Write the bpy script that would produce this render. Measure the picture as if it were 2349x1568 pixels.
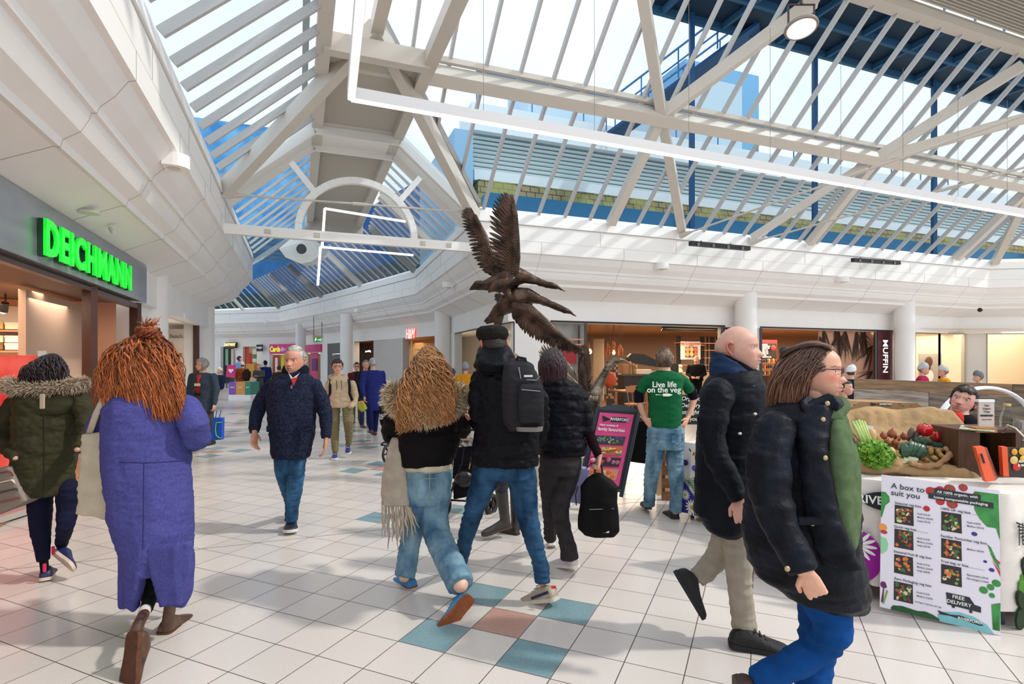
import bpy, bmesh, math, random
import numpy as np
from mathutils import Vector, Matrix, Euler

# -- scene, camera, light
for o in list(bpy.data.objects): bpy.data.objects.remove(o)
SC = bpy.context.scene
COL = SC.collection
F, HZ, CH, CX = 1272.0, 828.0, 1.57, 1174.5
cam_d = bpy.data.cameras.new('camera'); cam = bpy.data.objects.new('camera', cam_d); COL.objects.link(cam)
cam_d.sensor_fit = 'HORIZONTAL'; cam_d.sensor_width = 36; cam_d.lens = F/2349*36
cam_d.shift_y = (HZ-784)/2349
cam.location = (0, 0, CH); cam.rotation_euler = (math.pi/2, 0, 0)
cam_d.clip_start = .05; cam_d.clip_end = 400
SC.camera = cam
SC.view_settings.view_transform = 'Standard'; SC.view_settings.look = 'None'
SC.view_settings.gamma = 1; SC.view_settings.use_curve_mapping = False
SC.view_settings.exposure = 0.0
SC.cycles.max_bounces = 8; SC.cycles.diffuse_bounces = 5; SC.cycles.transparent_max_bounces = 24
SC.cycles.use_denoising = True
SC.cycles.sample_clamp_indirect = 6; SC.cycles.caustics_reflective = False; SC.cycles.caustics_refractive = False
wd = bpy.data.worlds.new('sky'); SC.world = wd; wd.use_nodes = True
_n = wd.node_tree.nodes; _l = wd.node_tree.links; _n.clear()
_bg = _n.new('ShaderNodeBackground'); _o = _n.new('ShaderNodeOutputWorld')
_tc = _n.new('ShaderNodeTexCoord'); _nz = _n.new('ShaderNodeTexNoise'); _cr = _n.new('ShaderNodeValToRGB')
_nz.inputs['Scale'].default_value = 3.0; _nz.inputs['Detail'].default_value = 6
_cr.color_ramp.elements[0].position = .35; _cr.color_ramp.elements[0].color = (.80, .90, 1, 1)
_cr.color_ramp.elements[1].position = .62; _cr.color_ramp.elements[1].color = (1, 1, 1, 1)
_l.new(_tc.outputs['Generated'], _nz.inputs['Vector']); _l.new(_nz.outputs['Fac'], _cr.inputs[0])
_l.new(_cr.outputs[0], _bg.inputs[0]); _l.new(_bg.outputs[0], _o.inputs[0])
_bg.inputs[1].default_value = 1.35
sun_d = bpy.data.lights.new('sun', 'SUN'); sun = bpy.data.objects.new('sun', sun_d); COL.objects.link(sun)
sun_d.energy = 2.3; sun_d.angle = math.radians(3.0); sun_d.color = (1, .95, .86)
sun.rotation_euler = Vector((1.0, -.10, 1.05)).to_track_quat('Z', 'Y').to_euler()

# -- frames
AX = Vector((-.3584, .9336, 0)); BX = Vector((.9336, .3584, 0))      # along the left-hand mall, across it
def ST(s, t, z=0): return BX*s + AX*t + Vector((0, 0, z))
def W(px, py, Y): return Vector(((px-CX)/F*Y, Y, CH-(py-HZ)/F*Y))      # the place seen at a pixel, Y metres in front
def G(px, py):
    Y = F*CH/(py-HZ); return Vector(((px-CX)/F*Y, Y, 0))
def srgb(h):
    if isinstance(h, str):
        h = h.lstrip('#'); c = [int(h[i:i+2], 16)/255 for i in (0, 2, 4)]
    else: c = list(h)
    return tuple((x/12.92 if x <= .04045 else ((x+.055)/1.055)**2.4) for x in c)

# -- materials
MATS = {}
def mat(name, col, rough=.6, metal=0, emit=0, noise=0, nscale=8, bump=0, bscale=60, stretch=None, sheen=0, coat=0, attr=False, col2=None, trans=0, spec=.5, sub=0):
    if name in MATS: return MATS[name]
    m = bpy.data.materials.new(name); m.use_nodes = True; nt = m.node_tree; n = nt.nodes; l = nt.links
    p = n['Principled BSDF']; c = srgb(col)
    p.inputs['Base Color'].default_value = (*c, 1); p.inputs['Roughness'].default_value = rough
    p.inputs['Metallic'].default_value = metal; p.inputs['Specular IOR Level'].default_value = spec
    if sheen: p.inputs['Sheen Weight'].default_value = sheen
    if coat: p.inputs['Coat Weight'].default_value = coat; p.inputs['Coat Roughness'].default_value = .1
    if trans: p.inputs['Transmission Weight'].default_value = trans
    if emit:
        p.inputs['Emission Color'].default_value = (*c, 1); p.inputs['Emission Strength'].default_value = emit
    src = None
    if attr:
        a = n.new('ShaderNodeVertexColor'); a.layer_name = 'Col'; src = a.outputs['Color']
    if noise or bump:
        tc = n.new('ShaderNodeTexCoord'); mp = n.new('ShaderNodeMapping')
        if stretch: mp.inputs['Scale'].default_value = stretch
        l.new(tc.outputs['Object'], mp.inputs['Vector'])
    if noise:
        nz = n.new('ShaderNodeTexNoise'); nz.inputs['Scale'].default_value = nscale; nz.inputs['Detail'].default_value = 5
        l.new(mp.outputs[0], nz.inputs['Vector'])
        rp = n.new('ShaderNodeMapRange'); rp.inputs['From Min'].default_value = .35; rp.inputs['From Max'].default_value = .65
        l.new(nz.outputs['Fac'], rp.inputs['Value'])
        mx = n.new('ShaderNodeMix'); mx.data_type = 'RGBA'; l.new(rp.outputs[0], mx.inputs[0])
        c2 = srgb(col2) if col2 else tuple(x*(1-noise) for x in c)
        mx.inputs[6].default_value = (*c, 1); mx.inputs[7].default_value = (*c2, 1)
        if src is not None:
            mm = n.new('ShaderNodeMix'); mm.data_type = 'RGBA'; mm.blend_type = 'MULTIPLY'; mm.inputs[0].default_value = 1
            mx.inputs[6].default_value = (1, 1, 1, 1); mx.inputs[7].default_value = (1-noise,)*3+(1,)
            l.new(src, mm.inputs[6]); l.new(mx.outputs[2], mm.inputs[7]); src = mm.outputs[2]
        else: src = mx.outputs[2]
    if src is not None:
        l.new(src, p.inputs['Base Color'])
        if emit: l.new(src, p.inputs['Emission Color'])
    if bump:
        nb = n.new('ShaderNodeTexNoise'); nb.inputs['Scale'].default_value = bscale; nb.inputs['Detail'].default_value = 4
        l.new(mp.outputs[0], nb.inputs['Vector'])
        b = n.new('ShaderNodeBump'); b.inputs['Strength'].default_value = bump; b.inputs['Distance'].default_value = .01
        l.new(nb.outputs['Fac'], b.inputs['Height']); l.new(b.outputs[0], p.inputs['Normal'])
    MATS[name] = m; return m

def glass_mat(name, tint=(1, 1, 1), gloss=.12, rough=.02):
    if name in MATS: return MATS[name]
    m = bpy.data.materials.new(name); m.use_nodes = True; nt = m.node_tree; n = nt.nodes; l = nt.links; n.clear()
    o = n.new('ShaderNodeOutputMaterial'); t = n.new('ShaderNodeBsdfTransparent'); g = n.new('ShaderNodeBsdfGlossy'); mx = n.new('ShaderNodeMixShader')
    t.inputs[0].default_value = (*tint, 1); g.inputs['Roughness'].default_value = rough
    lw = n.new('ShaderNodeLayerWeight'); lw.inputs['Blend'].default_value = gloss
    mk = n.new('ShaderNodeMath'); mk.operation = 'MULTIPLY'; mk.inputs[1].default_value = .3; l.new(lw.outputs['Fresnel'], mk.inputs[0]); l.new(mk.outputs[0], mx.inputs[0]); l.new(t.outputs[0], mx.inputs[1]); l.new(g.outputs[0], mx.inputs[2]); l.new(mx.outputs[0], o.inputs[0])
    MATS[name] = m; return m

# -- mesh builder
class MB:
    def __init__(s): s.v = []; s.f = []; s.m = []; s.c = None
    def add(s, vs, fs, mi=0, M=None):
        b = len(s.v)
        if M is not None: vs = [M @ Vector(v) for v in vs]
        s.v += [tuple(v) for v in vs]; s.f += [tuple(b+i for i in f) for f in fs]; s.m += [mi]*len(fs); return s
    def quad(s, a, b, c, d, mi=0): return s.add([a, b, c, d], [(0, 1, 2, 3)], mi)
    def hexa(s, p, mi=0):   # 8 corners: bottom 0-3, top 4-7
        return s.add(p, [(0, 3, 2, 1), (4, 5, 6, 7), (0, 1, 5, 4), (1, 2, 6, 5), (2, 3, 7, 6), (3, 0, 4, 7)], mi)
    def box(s, c, d, M=None, mi=0, bev=0):
        x, y, z = d[0]/2, d[1]/2, d[2]/2
        if bev:
            bm = bmesh.new(); bmesh.ops.create_cube(bm, size=1, matrix=Matrix.Translation(c) @ Matrix.Diagonal((d[0], d[1], d[2], 1)))
            bmesh.ops.bevel(bm, geom=bm.edges[:], offset=bev, segments=2, affect='EDGES')
            bm.verts.index_update(); s.add([v.co.copy() for v in bm.verts], [[v.index for v in f.verts] for f in bm.faces], mi, M); bm.free(); return s
        p = [Vector(c)+Vector(q) for q in ((-x, -y, -z), (x, -y, -z), (x, y, -z), (-x, y, -z), (-x, -y, z), (x, -y, z), (x, y, z), (-x, y, z))]
        if M is not None: p = [M @ q for q in p]
        return s.hexa(p, mi)
    def bar(s, a, b, w, h, up=Vector((0, 0, 1)), mi=0):     # rectangular bar from a to b
        a, b = Vector(a), Vector(b); d = (b-a).normalized(); r = d.cross(up)
        if r.length < 1e-4: r = d.cross(Vector((0, 1, 0)))
        r.normalize(); u = r.cross(d).normalized(); r *= w/2; u *= h/2
        return s.hexa([a-r-u, a+r-u, b+r-u, b-r-u, a-r+u, a+r+u, b+r+u, b-r+u], mi)
    def prism(s, poly, ext, mi=0):                           # polygon extruded by vector
        n = len(poly); e = Vector(ext); p = [Vector(q) for q in poly]
        return s.add(p+[q+e for q in p], [tuple(range(n))[::-1], tuple(range(n, 2*n))]+[(i, (i+1) % n, n+(i+1) % n, n+i) for i in range(n)], mi)
    def rings(s, R, caps=True, mi=0, closed=True):
        n = len(R[0]); vs = [p for r in R for p in r]; fs = []
        for k in range(len(R)-1):
            for i in range(n if closed else n-1):
                j = (i+1) % n; fs.append((k*n+i, k*n+j, (k+1)*n+j, (k+1)*n+i))
        if caps and closed:
            for k, rev in ((0, 1), (len(R)-1, 0)):
                c = sum((Vector(p) for p in R[k]), Vector())/n; vs.append(c); ci = len(vs)-1
                for i in range(n):
                    j = (i+1) % n; fs.append((ci, k*n+j, k*n+i) if rev else (ci, k*n+i, k*n+j))
        return s.add(vs, fs, mi)
    def tube(s, pts, rad, n=10, mi=0, flat=None, side=None, round_ends=False, M=None):
        P = [Vector(p) for p in pts];
        if M is not None: P = [M @ p for p in P]
        if not hasattr(rad, '__len__'): rad = [rad]*len(P)
        T = [(P[min(i+1, len(P)-1)]-P[max(i-1, 0)]).normalized() for i in range(len(P))]
        u = Vector(side) if side is not None else (Vector((1, 0, 0)) if abs(T[0].x) < .8 else Vector((0, 1, 0)))
        R = []
        for i, (p, t) in enumerate(zip(P, T)):
            u = (u-t*u.dot(t)); u.normalize(); w = t.cross(u); r = rad[i]; fl = flat[i] if hasattr(flat, '__len__') else (flat or 1)
            R.append([p+u*(r*math.cos(a))+w*(r*fl*math.sin(a)) for a in (2*math.pi*k/n for k in range(n))])
        if round_ends:
            def cap(p, ring, d, r):
                out = []
                for q in (.5, .87): out.append([p+d*(r*q)+(v-p)*math.sqrt(1-q*q) for v in ring])
                return out
            a = cap(P[0], R[0], -T[0], rad[0]); b = cap(P[-1], R[-1], T[-1], rad[-1])
            R = a[::-1]+R+(b if round_ends is True else [])
        return s.rings(R, True, mi)
    def ball(s, c, r, n=16, m=10, M=None, mi=0):
        c = Vector(c); r = Vector(r) if hasattr(r, '__len__') else Vector((r, r, r)); R = []
        for k in range(1, m):
            th = math.pi*k/m
            ring = [Vector((r.x*math.sin(th)*math.cos(a), r.y*math.sin(th)*math.sin(a), r.z*math.cos(th))) for a in (2*math.pi*i/n for i in range(n))]
            R.append([(c+(M @ q if M is not None else q)) for q in ring])
        top = c+(M @ Vector((0, 0, r.z)) if M is not None else Vector((0, 0, r.z))); bot = c*2-top
        vs = [p for q in R for p in q]+[top, bot]; fs = []
        for k in range(len(R)-1):
            for i in range(n):
                j = (i+1) % n; fs.append((k*n+i, (k+1)*n+i, (k+1)*n+j, k*n+j))
        for i in range(n):
            j = (i+1) % n; fs.append((len(vs)-2, i, j)); b = (len(R)-1)*n; fs.append((len(vs)-1, b+j, b+i))
        return s.add(vs, fs, mi)
    def lathe(s, prof, n=24, M=None, mi=0, caps=True):       # (r, z) profile about z
        R = [[Vector((r*math.cos(a), r*math.sin(a), z)) for a in (2*math.pi*i/n for i in range(n))] for r, z in prof]
        if M is not None: R = [[M @ p for p in r] for r in R]
        return s.rings(R, caps, mi)
    def text(s, body, size, M, depth=.004, mi=0, off=0, shear=0, align='CENTER', sx=1, line=1, sp=1):
        c = bpy.data.curves.new('t', 'FONT'); c.body = body; c.size = size; c.extrude = depth; c.offset = off; c.shear = shear
        c.align_x = align; c.align_y = 'CENTER'; c.resolution_u = 3; c.space_line = line; c.space_character = sp
        o = bpy.data.objects.new('t', c); COL.objects.link(o)
        me = bpy.data.meshes.new_from_object(o.evaluated_get(bpy.context.evaluated_depsgraph_get()))
        S = Matrix.Diagonal((sx, 1, 1, 1))
        s.add([M @ (S @ v.co) for v in me.vertices], [tuple(p.vertices) for p in me.polygons], mi)
        bpy.data.objects.remove(o); bpy.data.curves.remove(c); bpy.data.meshes.remove(me); return s
    def build(s, name, mats, parent=None, smooth=False, cols=None, **tags):
        me = bpy.data.meshes.new(name); me.from_pydata(s.v, [], s.f)
        if not isinstance(mats, (list, tuple)): mats = [mats]
        for m in mats: me.materials.append(m)
        if len(mats) > 1: me.polygons.foreach_set('material_index', s.m)
        if smooth is not False:
            me.polygons.foreach_set('use_smooth', [True]*len(me.polygons))
            if smooth is not True: me.set_sharp_from_angle(angle=math.radians(smooth))
        if cols is not None:
            a = me.color_attributes.new('Col', 'FLOAT_COLOR', 'POINT'); a.data.foreach_set('color', np.asarray(cols, dtype=np.float32).ravel())
        me.update(); return link(name, me, parent, **tags)

def link(name, data, parent=None, label=None, cat=None, group=None, kind=None):
    o = bpy.data.objects.new(name, data); COL.objects.link(o)
    if parent: o.parent = parent
    if label: o['label'] = label
    if cat: o['category'] = cat
    if group: o['group'] = group
    if kind: o['kind'] = kind
    return o
def thing(name, label, cat, loc=(0, 0, 0), group=None):       # geometry of parts stays in world space; parts are shifted under the base
    e = bpy.data.objects.new(name, None); COL.objects.link(e); e.empty_display_size = .1
    e.location = loc; e['label'] = label; e['category'] = cat
    if group: e['group'] = group
    return e
def rebase():                                                 # parts were made in world space: keep them there under their empties
    for o in bpy.data.objects:
        if o.parent and o.parent.type == 'EMPTY' and not o.get('local'):
            o.matrix_parent_inverse = Matrix.Translation(-Vector(o.parent.location))
def structure(name, mb, m, **k): return mb.build(name, m, kind='structure', **k)
def frame(o, x, z=Vector((0, 0, 1))):                         # matrix with local x along x, local z (text normal) ...
    x = Vector(x).normalized(); z = Vector(z).normalized(); y = z.cross(x).normalized(); x = y.cross(z)
    return Matrix(((x.x, y.x, z.x, o[0]), (x.y, y.y, z.y, o[1]), (x.z, y.z, z.z, o[2]), (0, 0, 0, 1)))
def sign_frame(o, x):                                         # text upright, reading along x, facing the viewer side
    x = Vector(x).normalized(); n = x.cross(Vector((0, 0, 1))).normalized()
    return Matrix(((x.x, 0, n.x, o[0]), (x.y, 0, n.y, o[1]), (0, 1, n.z, o[2]), (0, 0, 0, 1)))
def arealight(name, loc, size, power, col=(1, 1, 1), aim=(0, 0, -1), sy=None):
    d = bpy.data.lights.new(name, 'AREA'); o = bpy.data.objects.new(name, d); COL.objects.link(o)
    d.energy = power; d.color = col; d.shape = 'RECTANGLE'; d.size = size; d.size_y = sy or size
    o.location = loc; o.rotation_euler = Vector(aim).to_track_quat('-Z', 'Y').to_euler(); return o

WHITE = mat('white_paint', '#eceae8', .55, noise=.03, nscale=2)
STEEL = mat('white_steel', '#cbc4ba', .35, noise=.03, nscale=3)
RINGM = mat('white_panel', '#f1efec', .45)
DARK = mat('dark_frame', '#2a201d', .4)
BLACK = mat('black', '#0c0c0d', .5)
GLASS = glass_mat('roof_glass', (.78, .91, 1.0), .08)
SHOPGLASS = glass_mat('shop_glass', (.97, .98, .97), .10)
# == floor
i_ = Vector((math.cos(-.4184), math.sin(-.4184), 0)); j_ = Vector((-i_.y, i_.x, 0)); TS = .3017; TO = Vector((-.639, 3.110, 0))
def tile(i, j, z=0): return TO+i_*(i*TS)+j_*(j*TS)+Vector((0, 0, z))
def floor_mat():
    m = bpy.data.materials.new('ceramic_floor_tiles'); m.use_nodes = True; n = m.node_tree.nodes; l = m.node_tree.links; p = n['Principled BSDF']
    tc = n.new('ShaderNodeTexCoord'); mp = n.new('ShaderNodeMapping'); mp.vector_type = 'TEXTURE'
    mp.inputs['Location'].default_value = TO; mp.inputs['Rotation'].default_value = (0, 0, -.4184)
    mp.inputs['Scale'].default_value = (TS, TS, TS)
    l.new(tc.outputs['Object'], mp.inputs[0]); sx = n.new('ShaderNodeSeparateXYZ'); l.new(mp.outputs[0], sx.inputs[0])
    def M(op, a, b=None, c=None):
        x = n.new('ShaderNodeMath'); x.operation = op
        for k, v in enumerate((a, b, c)):
            if v is None: continue
            if isinstance(v, (int, float)): x.inputs[k].default_value = v
            else: l.new(v, x.inputs[k])
        return x.outputs[0]
    def edge(o, w): # 1 on a grout line
        fr = M('FRACT', o); d = M('MINIMUM', fr, M('SUBTRACT', 1, fr)); return M('LESS_THAN', d, w)
    g = M('MAXIMUM', edge(sx.outputs[0], .0085), edge(sx.outputs[1], .0085))
    dj = M('LESS_THAN', M('ABSOLUTE', M('ADD', M('SUBTRACT', sx.outputs[0], sx.outputs[1]), 10)), .022)
    g = M('MAXIMUM', g, dj)
    wn = n.new('ShaderNodeTexWhiteNoise'); wn.noise_dimensions = '2D'; cb = n.new('ShaderNodeCombineXYZ')
    l.new(M('FLOOR', sx.outputs[0]), cb.inputs[0]); l.new(M('FLOOR', sx.outputs[1]), cb.inputs[1]); l.new(cb.outputs[0], wn.inputs['Vector'])
    nz = n.new('ShaderNodeTexNoise'); nz.inputs['Scale'].default_value = 90; nz.inputs['Detail'].default_value = 3; l.new(tc.outputs['Object'], nz.inputs['Vector'])
    rp = n.new('ShaderNodeValToRGB'); e = rp.color_ramp.elements; e[0].color = (*srgb('#cdc5bf'), 1); e[1].color = (*srgb('#d6cec8'), 1)
    l.new(wn.outputs['Value'], rp.inputs[0])
    m1 = n.new('ShaderNodeMix'); m1.data_type = 'RGBA'; m1.blend_type = 'MULTIPLY'; m1.inputs[0].default_value = 1
    r2 = n.new('ShaderNodeMapRange'); r2.inputs['To Min'].default_value = .9; r2.inputs['To Max'].default_value = 1.06; l.new(nz.outputs['Fac'], r2.inputs['Value'])
    l.new(rp.outputs[0], m1.inputs[6]); l.new(r2.outputs[0], m1.inputs[7])
    m2 = n.new('ShaderNodeMix'); m2.data_type = 'RGBA'; l.new(g, m2.inputs[0]); l.new(m1.outputs[2], m2.inputs[6]); m2.inputs[7].default_value = (*srgb('#4b3d38'), 1)
    l.new(m2.outputs[2], p.inputs['Base Color'])
    rr = n.new('ShaderNodeMix'); rr.data_type = 'FLOAT'; l.new(g, rr.inputs[0]); rr.inputs[2].default_value = .22; rr.inputs[3].default_value = .8
    l.new(rr.outputs[0], p.inputs['Roughness'])
    b = n.new('ShaderNodeBump'); b.inputs['Strength'].default_value = .4; b.inputs['Distance'].default_value = .003; l.new(M('SUBTRACT', 1, g), b.inputs['Height']); l.new(b.outputs[0], p.inputs['Normal'])
    return m
fb = MB(); fb.quad((-45, -6, 0), (45, -6, 0), (45, 60, 0), (-45, 60, 0))
def ctile(i, j, mi):
    e = .012; fb.quad(tile(i+e, j+e, .0008), tile(i+1-e, j+e, .0008), tile(i+1-e, j+1-e, .0008), tile(i+e, j+1-e, .0008), mi)
for k in range(0, 12):
    ri, rj = 1-6*k, 1+6*k
    ctile(ri, rj, 2)
    for a in (-1, 1):
        for c in (-1, 1): ctile(ri+a, rj+c, 1)
    if k >= 2:
        ri -= 12; ctile(ri, rj, 2)
        for a in (-1, 1):
            for c in (-1, 1): ctile(ri+a, rj+c, 1)
structure('floor', fb, [floor_mat(), mat('blue_tile', '#7d9ca3', .25, noise=.12, nscale=60), mat('terracotta_tile', '#bd9384', .3, noise=.15, nscale=60)])

# == the ring beams and soffits, by plan polyline
RB, RT, EZ, KS, RZ = 4.15, 4.78, 5.17, .87, 6.66
PROF = [(0, RB), (.06, 4.13), (.16, 3.98), (.28, 3.86), (.30, 3.80), (.34, 3.80), (.36, 3.73), (.42, 3.62), (.55, 3.53), (.57, 3.46), (.62, 3.46), (1.15, 3.22), (1.18, 3.2)]
def offset(pl, d):             # offset a plan polyline to its left by d, mitred
    out = []
    for i, p in enumerate(pl):
        a = (pl[i]-pl[i-1]).normalized() if i > 0 else (pl[1]-pl[0]).normalized()
        b = (pl[i+1]-pl[i]).normalized() if i < len(pl)-1 else a
        na = Vector((-a.y, a.x, 0)); nb = Vector((-b.y, b.x, 0)); m = (na+nb).normalized(); out.append(p+m*(d/max(.35, m.dot(na))))
    return out
def at(pl, z): return [Vector((p.x, p.y, z)) for p in pl]
def strip(mb, A, B, mi=0):
    for i in range(len(A)-1): mb.quad(A[i], A[i+1], B[i+1], B[i], mi)
C0, D0 = ST(3.8, 12.2), Vector((-3.74, 21.4, 0))
RIGHT = [Vector((31.0, 17.0, 0)), ST(22.7, 12.2), C0, D0, Vector((-10.3, 30, 0)), Vector((-15.3, 36.4, 0)), Vector((-21, 38.4, 0)), Vector((-34, 40, 0))]
LEFT = [ST(-1.4, -3), ST(-1.4, 19.7), Vector((-15.3, 25.5, 0)), Vector((-32, 32, 0))]
def ring(pl, sg, tag):
    bm = MB(); O = lambda d, z: at(offset(pl, sg*d), z)
    strip(bm, O(0, RB), O(0, 4.42)); strip(bm, O(0, 4.42), O(.015, 4.42)); strip(bm, O(.015, 4.42), O(.015, 4.435)); strip(bm, O(.015, 4.435), O(0, 4.435))
    strip(bm, O(0, 4.435), O(0, RT)); strip(bm, O(0, RT), O(.05, RT)); strip(bm, O(.05, RT), O(.05, RT+.03)); strip(bm, O(.05, RT+.03), O(-.03, RT+.03))
    strip(bm, O(-.03, RT+.03), O(.0, EZ-.12)); strip(bm, O(.0, EZ-.12), O(.14, EZ)); strip(bm, O(.14, EZ), O(.4, EZ)); strip(bm, O(.4, EZ), O(.4, RB+.3));
    structure('trim_ring_'+tag, bm, RINGM)
    sm = MB()
    for (d0, z0), (d1, z1) in zip(PROF, PROF[1:]): strip(sm, O(d0, z0), O(d1, z1))
    structure('ceiling_soffit_'+tag, sm, WHITE)
ring(RIGHT, -1, 'right'); ring(LEFT, 1, 'left')
jm = MB()
def joints(pl, sg, step, dark=.006):
    for i in range(len(pl)-1):
        a, b = pl[i], pl[i+1]; L = (b-a).length; d = (b-a)/L; n = Vector((-d.y, d.x, 0))*sg
        k = step*.5
        while k < L:
            q = a+d*k; pts = [(-.002, RB), (-.002, 4.42)]; jm.bar(q-n*.002+Vector((0, 0, RB)), q-n*.002+Vector((0, 0, 4.42)), dark, .004, up=n)
            q2 = a+d*(k+step*.3); jm.bar(q2-n*.002+Vector((0, 0, 4.44)), q2-n*.002+Vector((0, 0, RT)), dark, .004, up=n)
            for (d0, z0), (d1, z1) in zip(PROF, PROF[1:]):
                jm.bar(q+n*d0+Vector((0, 0, z0-.002)), q+n*d1+Vector((0, 0, z1-.002)), dark, .004)
            k += step
joints(RIGHT, -1, 2.3); joints(LEFT, 1, 2.0)
structure('trim_panel_joints', jm, mat('joint_line', '#a9a29d', .8))

# == shop walls above openings (fascia wall z 2.6 .. 3.2)
def walls(pl, sg, tag, zb=2.6, openings=True):
    bm = MB(); O = lambda d, z: at(offset(pl, sg*d), z)
    strip(bm, O(1.18, zb), O(1.18, 3.25)); strip(bm, O(1.18, zb), O(1.42, zb)); strip(bm, O(1.42, zb), O(1.42, 3.3))
    strip(bm, O(1.18, 3.2), O(1.6, 3.2))
    structure('wall_fascia_'+tag, bm, WHITE)
walls(RIGHT, -1, 'right'); walls(LEFT, 1, 'left')

def column(s, t, n):
    p = ST(s, t); c = MB(); c.lathe([(.31, 0), (.31, 3.0), (.31, 3.9)], 32, Matrix.Translation(p))
    structure('column', c, WHITE, smooth=40)
for s, t in ((-2.75, 12.8), (-2.75, 19.3), (5.05, 20.4), (12.45, 12.95), (19.4, 12.95)): column(s, t, 0)
for px, Y in ((795, 27.5), (690, 34), (608, 39.3), (548, 40.5), (502, 41.5)):
    p = W(px, 828, Y); c = MB(); c.lathe([(.3, 0), (.3, 3.9)], 24, Matrix.Translation((p.x, p.y, 0))); structure('column', c, WHITE, smooth=40)

# == glazed roofs
def slope_glass(e0, e1, r0, r1, zlo, zhi, n, rid, gl, bars, inner=Vector((0, 0, -1)), w=.055, h=.11):
    a, b, c, d = e0+Vector((0, 0, zlo)), e1+Vector((0, 0, zlo)), r1+Vector((0, 0, zhi)), r0+Vector((0, 0, zhi))
    gl.quad(a, b, c, d)
    nrm = (b-a).cross(d-a).normalized()
    if nrm.z > 0: nrm = -nrm
    for k in range(n+1):
        f = k/n; p = a.lerp(b, f); q = d.lerp(c, f)
        bars.bar(p+nrm*(h/2+.01), q+nrm*(h/2+.01), w, h, up=nrm)
gl = MB(); bars = MB(); st = MB()
TE = 12.3; TR = 7.9; ZR = EZ+KS*(TE-TR)
zz = lambda t: EZ+KS*(TE-t)
s0 = 3.9
gl.add([ST(s0, TE, EZ), ST(23.2, TE, EZ), ST(23.2, TR, ZR), ST(3.0, TR, ZR), ST(1.3, 9.7, zz(9.7))], [(0, 1, 2, 3, 4)])
nrm = -(BX.cross(ST(0, -1, KS))).normalized()
if nrm.z > 0: nrm = -nrm
k = 0
s = 4.0
while s < 23.2:
    bars.bar(ST(s, TE, EZ)+nrm*.06, ST(s, TR, ZR)+nrm*.06, .055, .11, up=nrm); s += .7
s = 3.3
while s > 1.4:   # jack bars between valley and hip
    t0 = TE-(s0-s); t1 = max(TR, 9.7-(s-1.3)); bars.bar(ST(s, t0, zz(t0))+nrm*.06, ST(s, t1, zz(t1))+nrm*.06, .055, .11, up=nrm); s -= .7
st.bar(ST(1.4, 9.95, zz(9.95)-.12), ST(24, 9.95, zz(9.95)-.12), .10, .10)
pur = MB(); pur.bar(ST(.4, 10.02, zz(10.02)-.33), ST(24, 10.02, zz(10.02)-.33), .26, .30, up=Vector((0, 0, 1))+AX*.6)
structure('roof_purlin', pur, STEEL)
st.bar(ST(2.6, TR, ZR-.05), ST(26, TR, ZR-.05), .28, .22)
def diag(s, t, ds, dt, n, drop, w, h, mb):
    mb.bar(ST(s, t, zz(t)-drop), ST(s+ds, t+dt, zz(t+dt)-drop), w, h)
vb = MB(); vb.bar(ST(3.85, 12.25, EZ), ST(1.3, 9.7, zz(9.7)), .16, .16); structure('roof_valley_trim', vb, mat('valley_grey', '#8f8a86', .5))
def beam(a, b, w=.2, h=.26, name='roof_beam'):
    m = MB(); m.bar(a, b, w, h); return structure(name, m, STEEL)
beam(ST(3.75, 12.1, 4.85), ST(1.2, 9.4, 7.1), .2, .28); beam(ST(-1.4, 12.1, 4.85), ST(1.2, 9.4, 7.1), .2, .28)
beam(ST(1.2, 9.4, 7.1), ST(1.2, 7.0, 7.1), .2, .28)
for N, feet, tops in ((7.3, (7.3, 9.47), (5.3, 9.4)), (14.0, (14.0, 11.85), (16.1,)), (20.7, (20.7, 22.8), ())):
    for q in feet: beam(ST(q, 12.1, EZ-.15), ST(N, 10.0, zz(10)-.3), .2, .2)
    for q in tops: beam(ST(N, 10.0, zz(10)-.3), ST(q, 8.0, zz(8.0)-.3), .2, .24)
beam(ST(14.0, 10.0, zz(10)-.35), ST(17.6, 8.2, zz(8.2)-.9), .2, .24)
def rafter_set(P, t0, t1):
    pass
ER = [ST(3.85, 12.6), D0+Vector((-.05, .1, 0)), Vector((-10.3, 30, 0)), Vector((-15.3, 36.4, 0)), Vector((-21, 38.4, 0)), Vector((-34, 40, 0))]
E2 = offset(ER, 1.72); E3 = offset(ER, 3.55); E4 = offset(ER, 5.25)
spacing = .6
for i in range(len(ER)-1):
    L = (ER[i+1]-ER[i]).length; n = max(3, int(L/spacing))
    slope_glass(ER[i], ER[i+1], E2[i], E2[i+1], EZ, RZ, n, 0, gl, bars, w=.045, h=.06)
    for q in (0, 1):
        for m_ in (ER[i+q].lerp(ER[i+1-q], 0), ):
            st.bar(Vector((m_.x, m_.y, EZ-.1)), Vector((E2[i+q].x, E2[i+q].y, RZ-.1)), .16, .2)
    mid = .5; a = ER[i].lerp(ER[i+1], mid); b = E2[i].lerp(E2[i+1], mid); st.bar(Vector((a.x, a.y, EZ-.1)), Vector((b.x, b.y, RZ-.1)), .14, .18)
for i in range(1, len(ER)-1):
    L = (E4[i+1]-E4[i]).length; n = max(3, int(L/spacing))
    slope_glass(E4[i], E4[i+1], E3[i], E3[i+1], EZ, RZ, n, 0, gl, bars, w=.045, h=.06)
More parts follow.
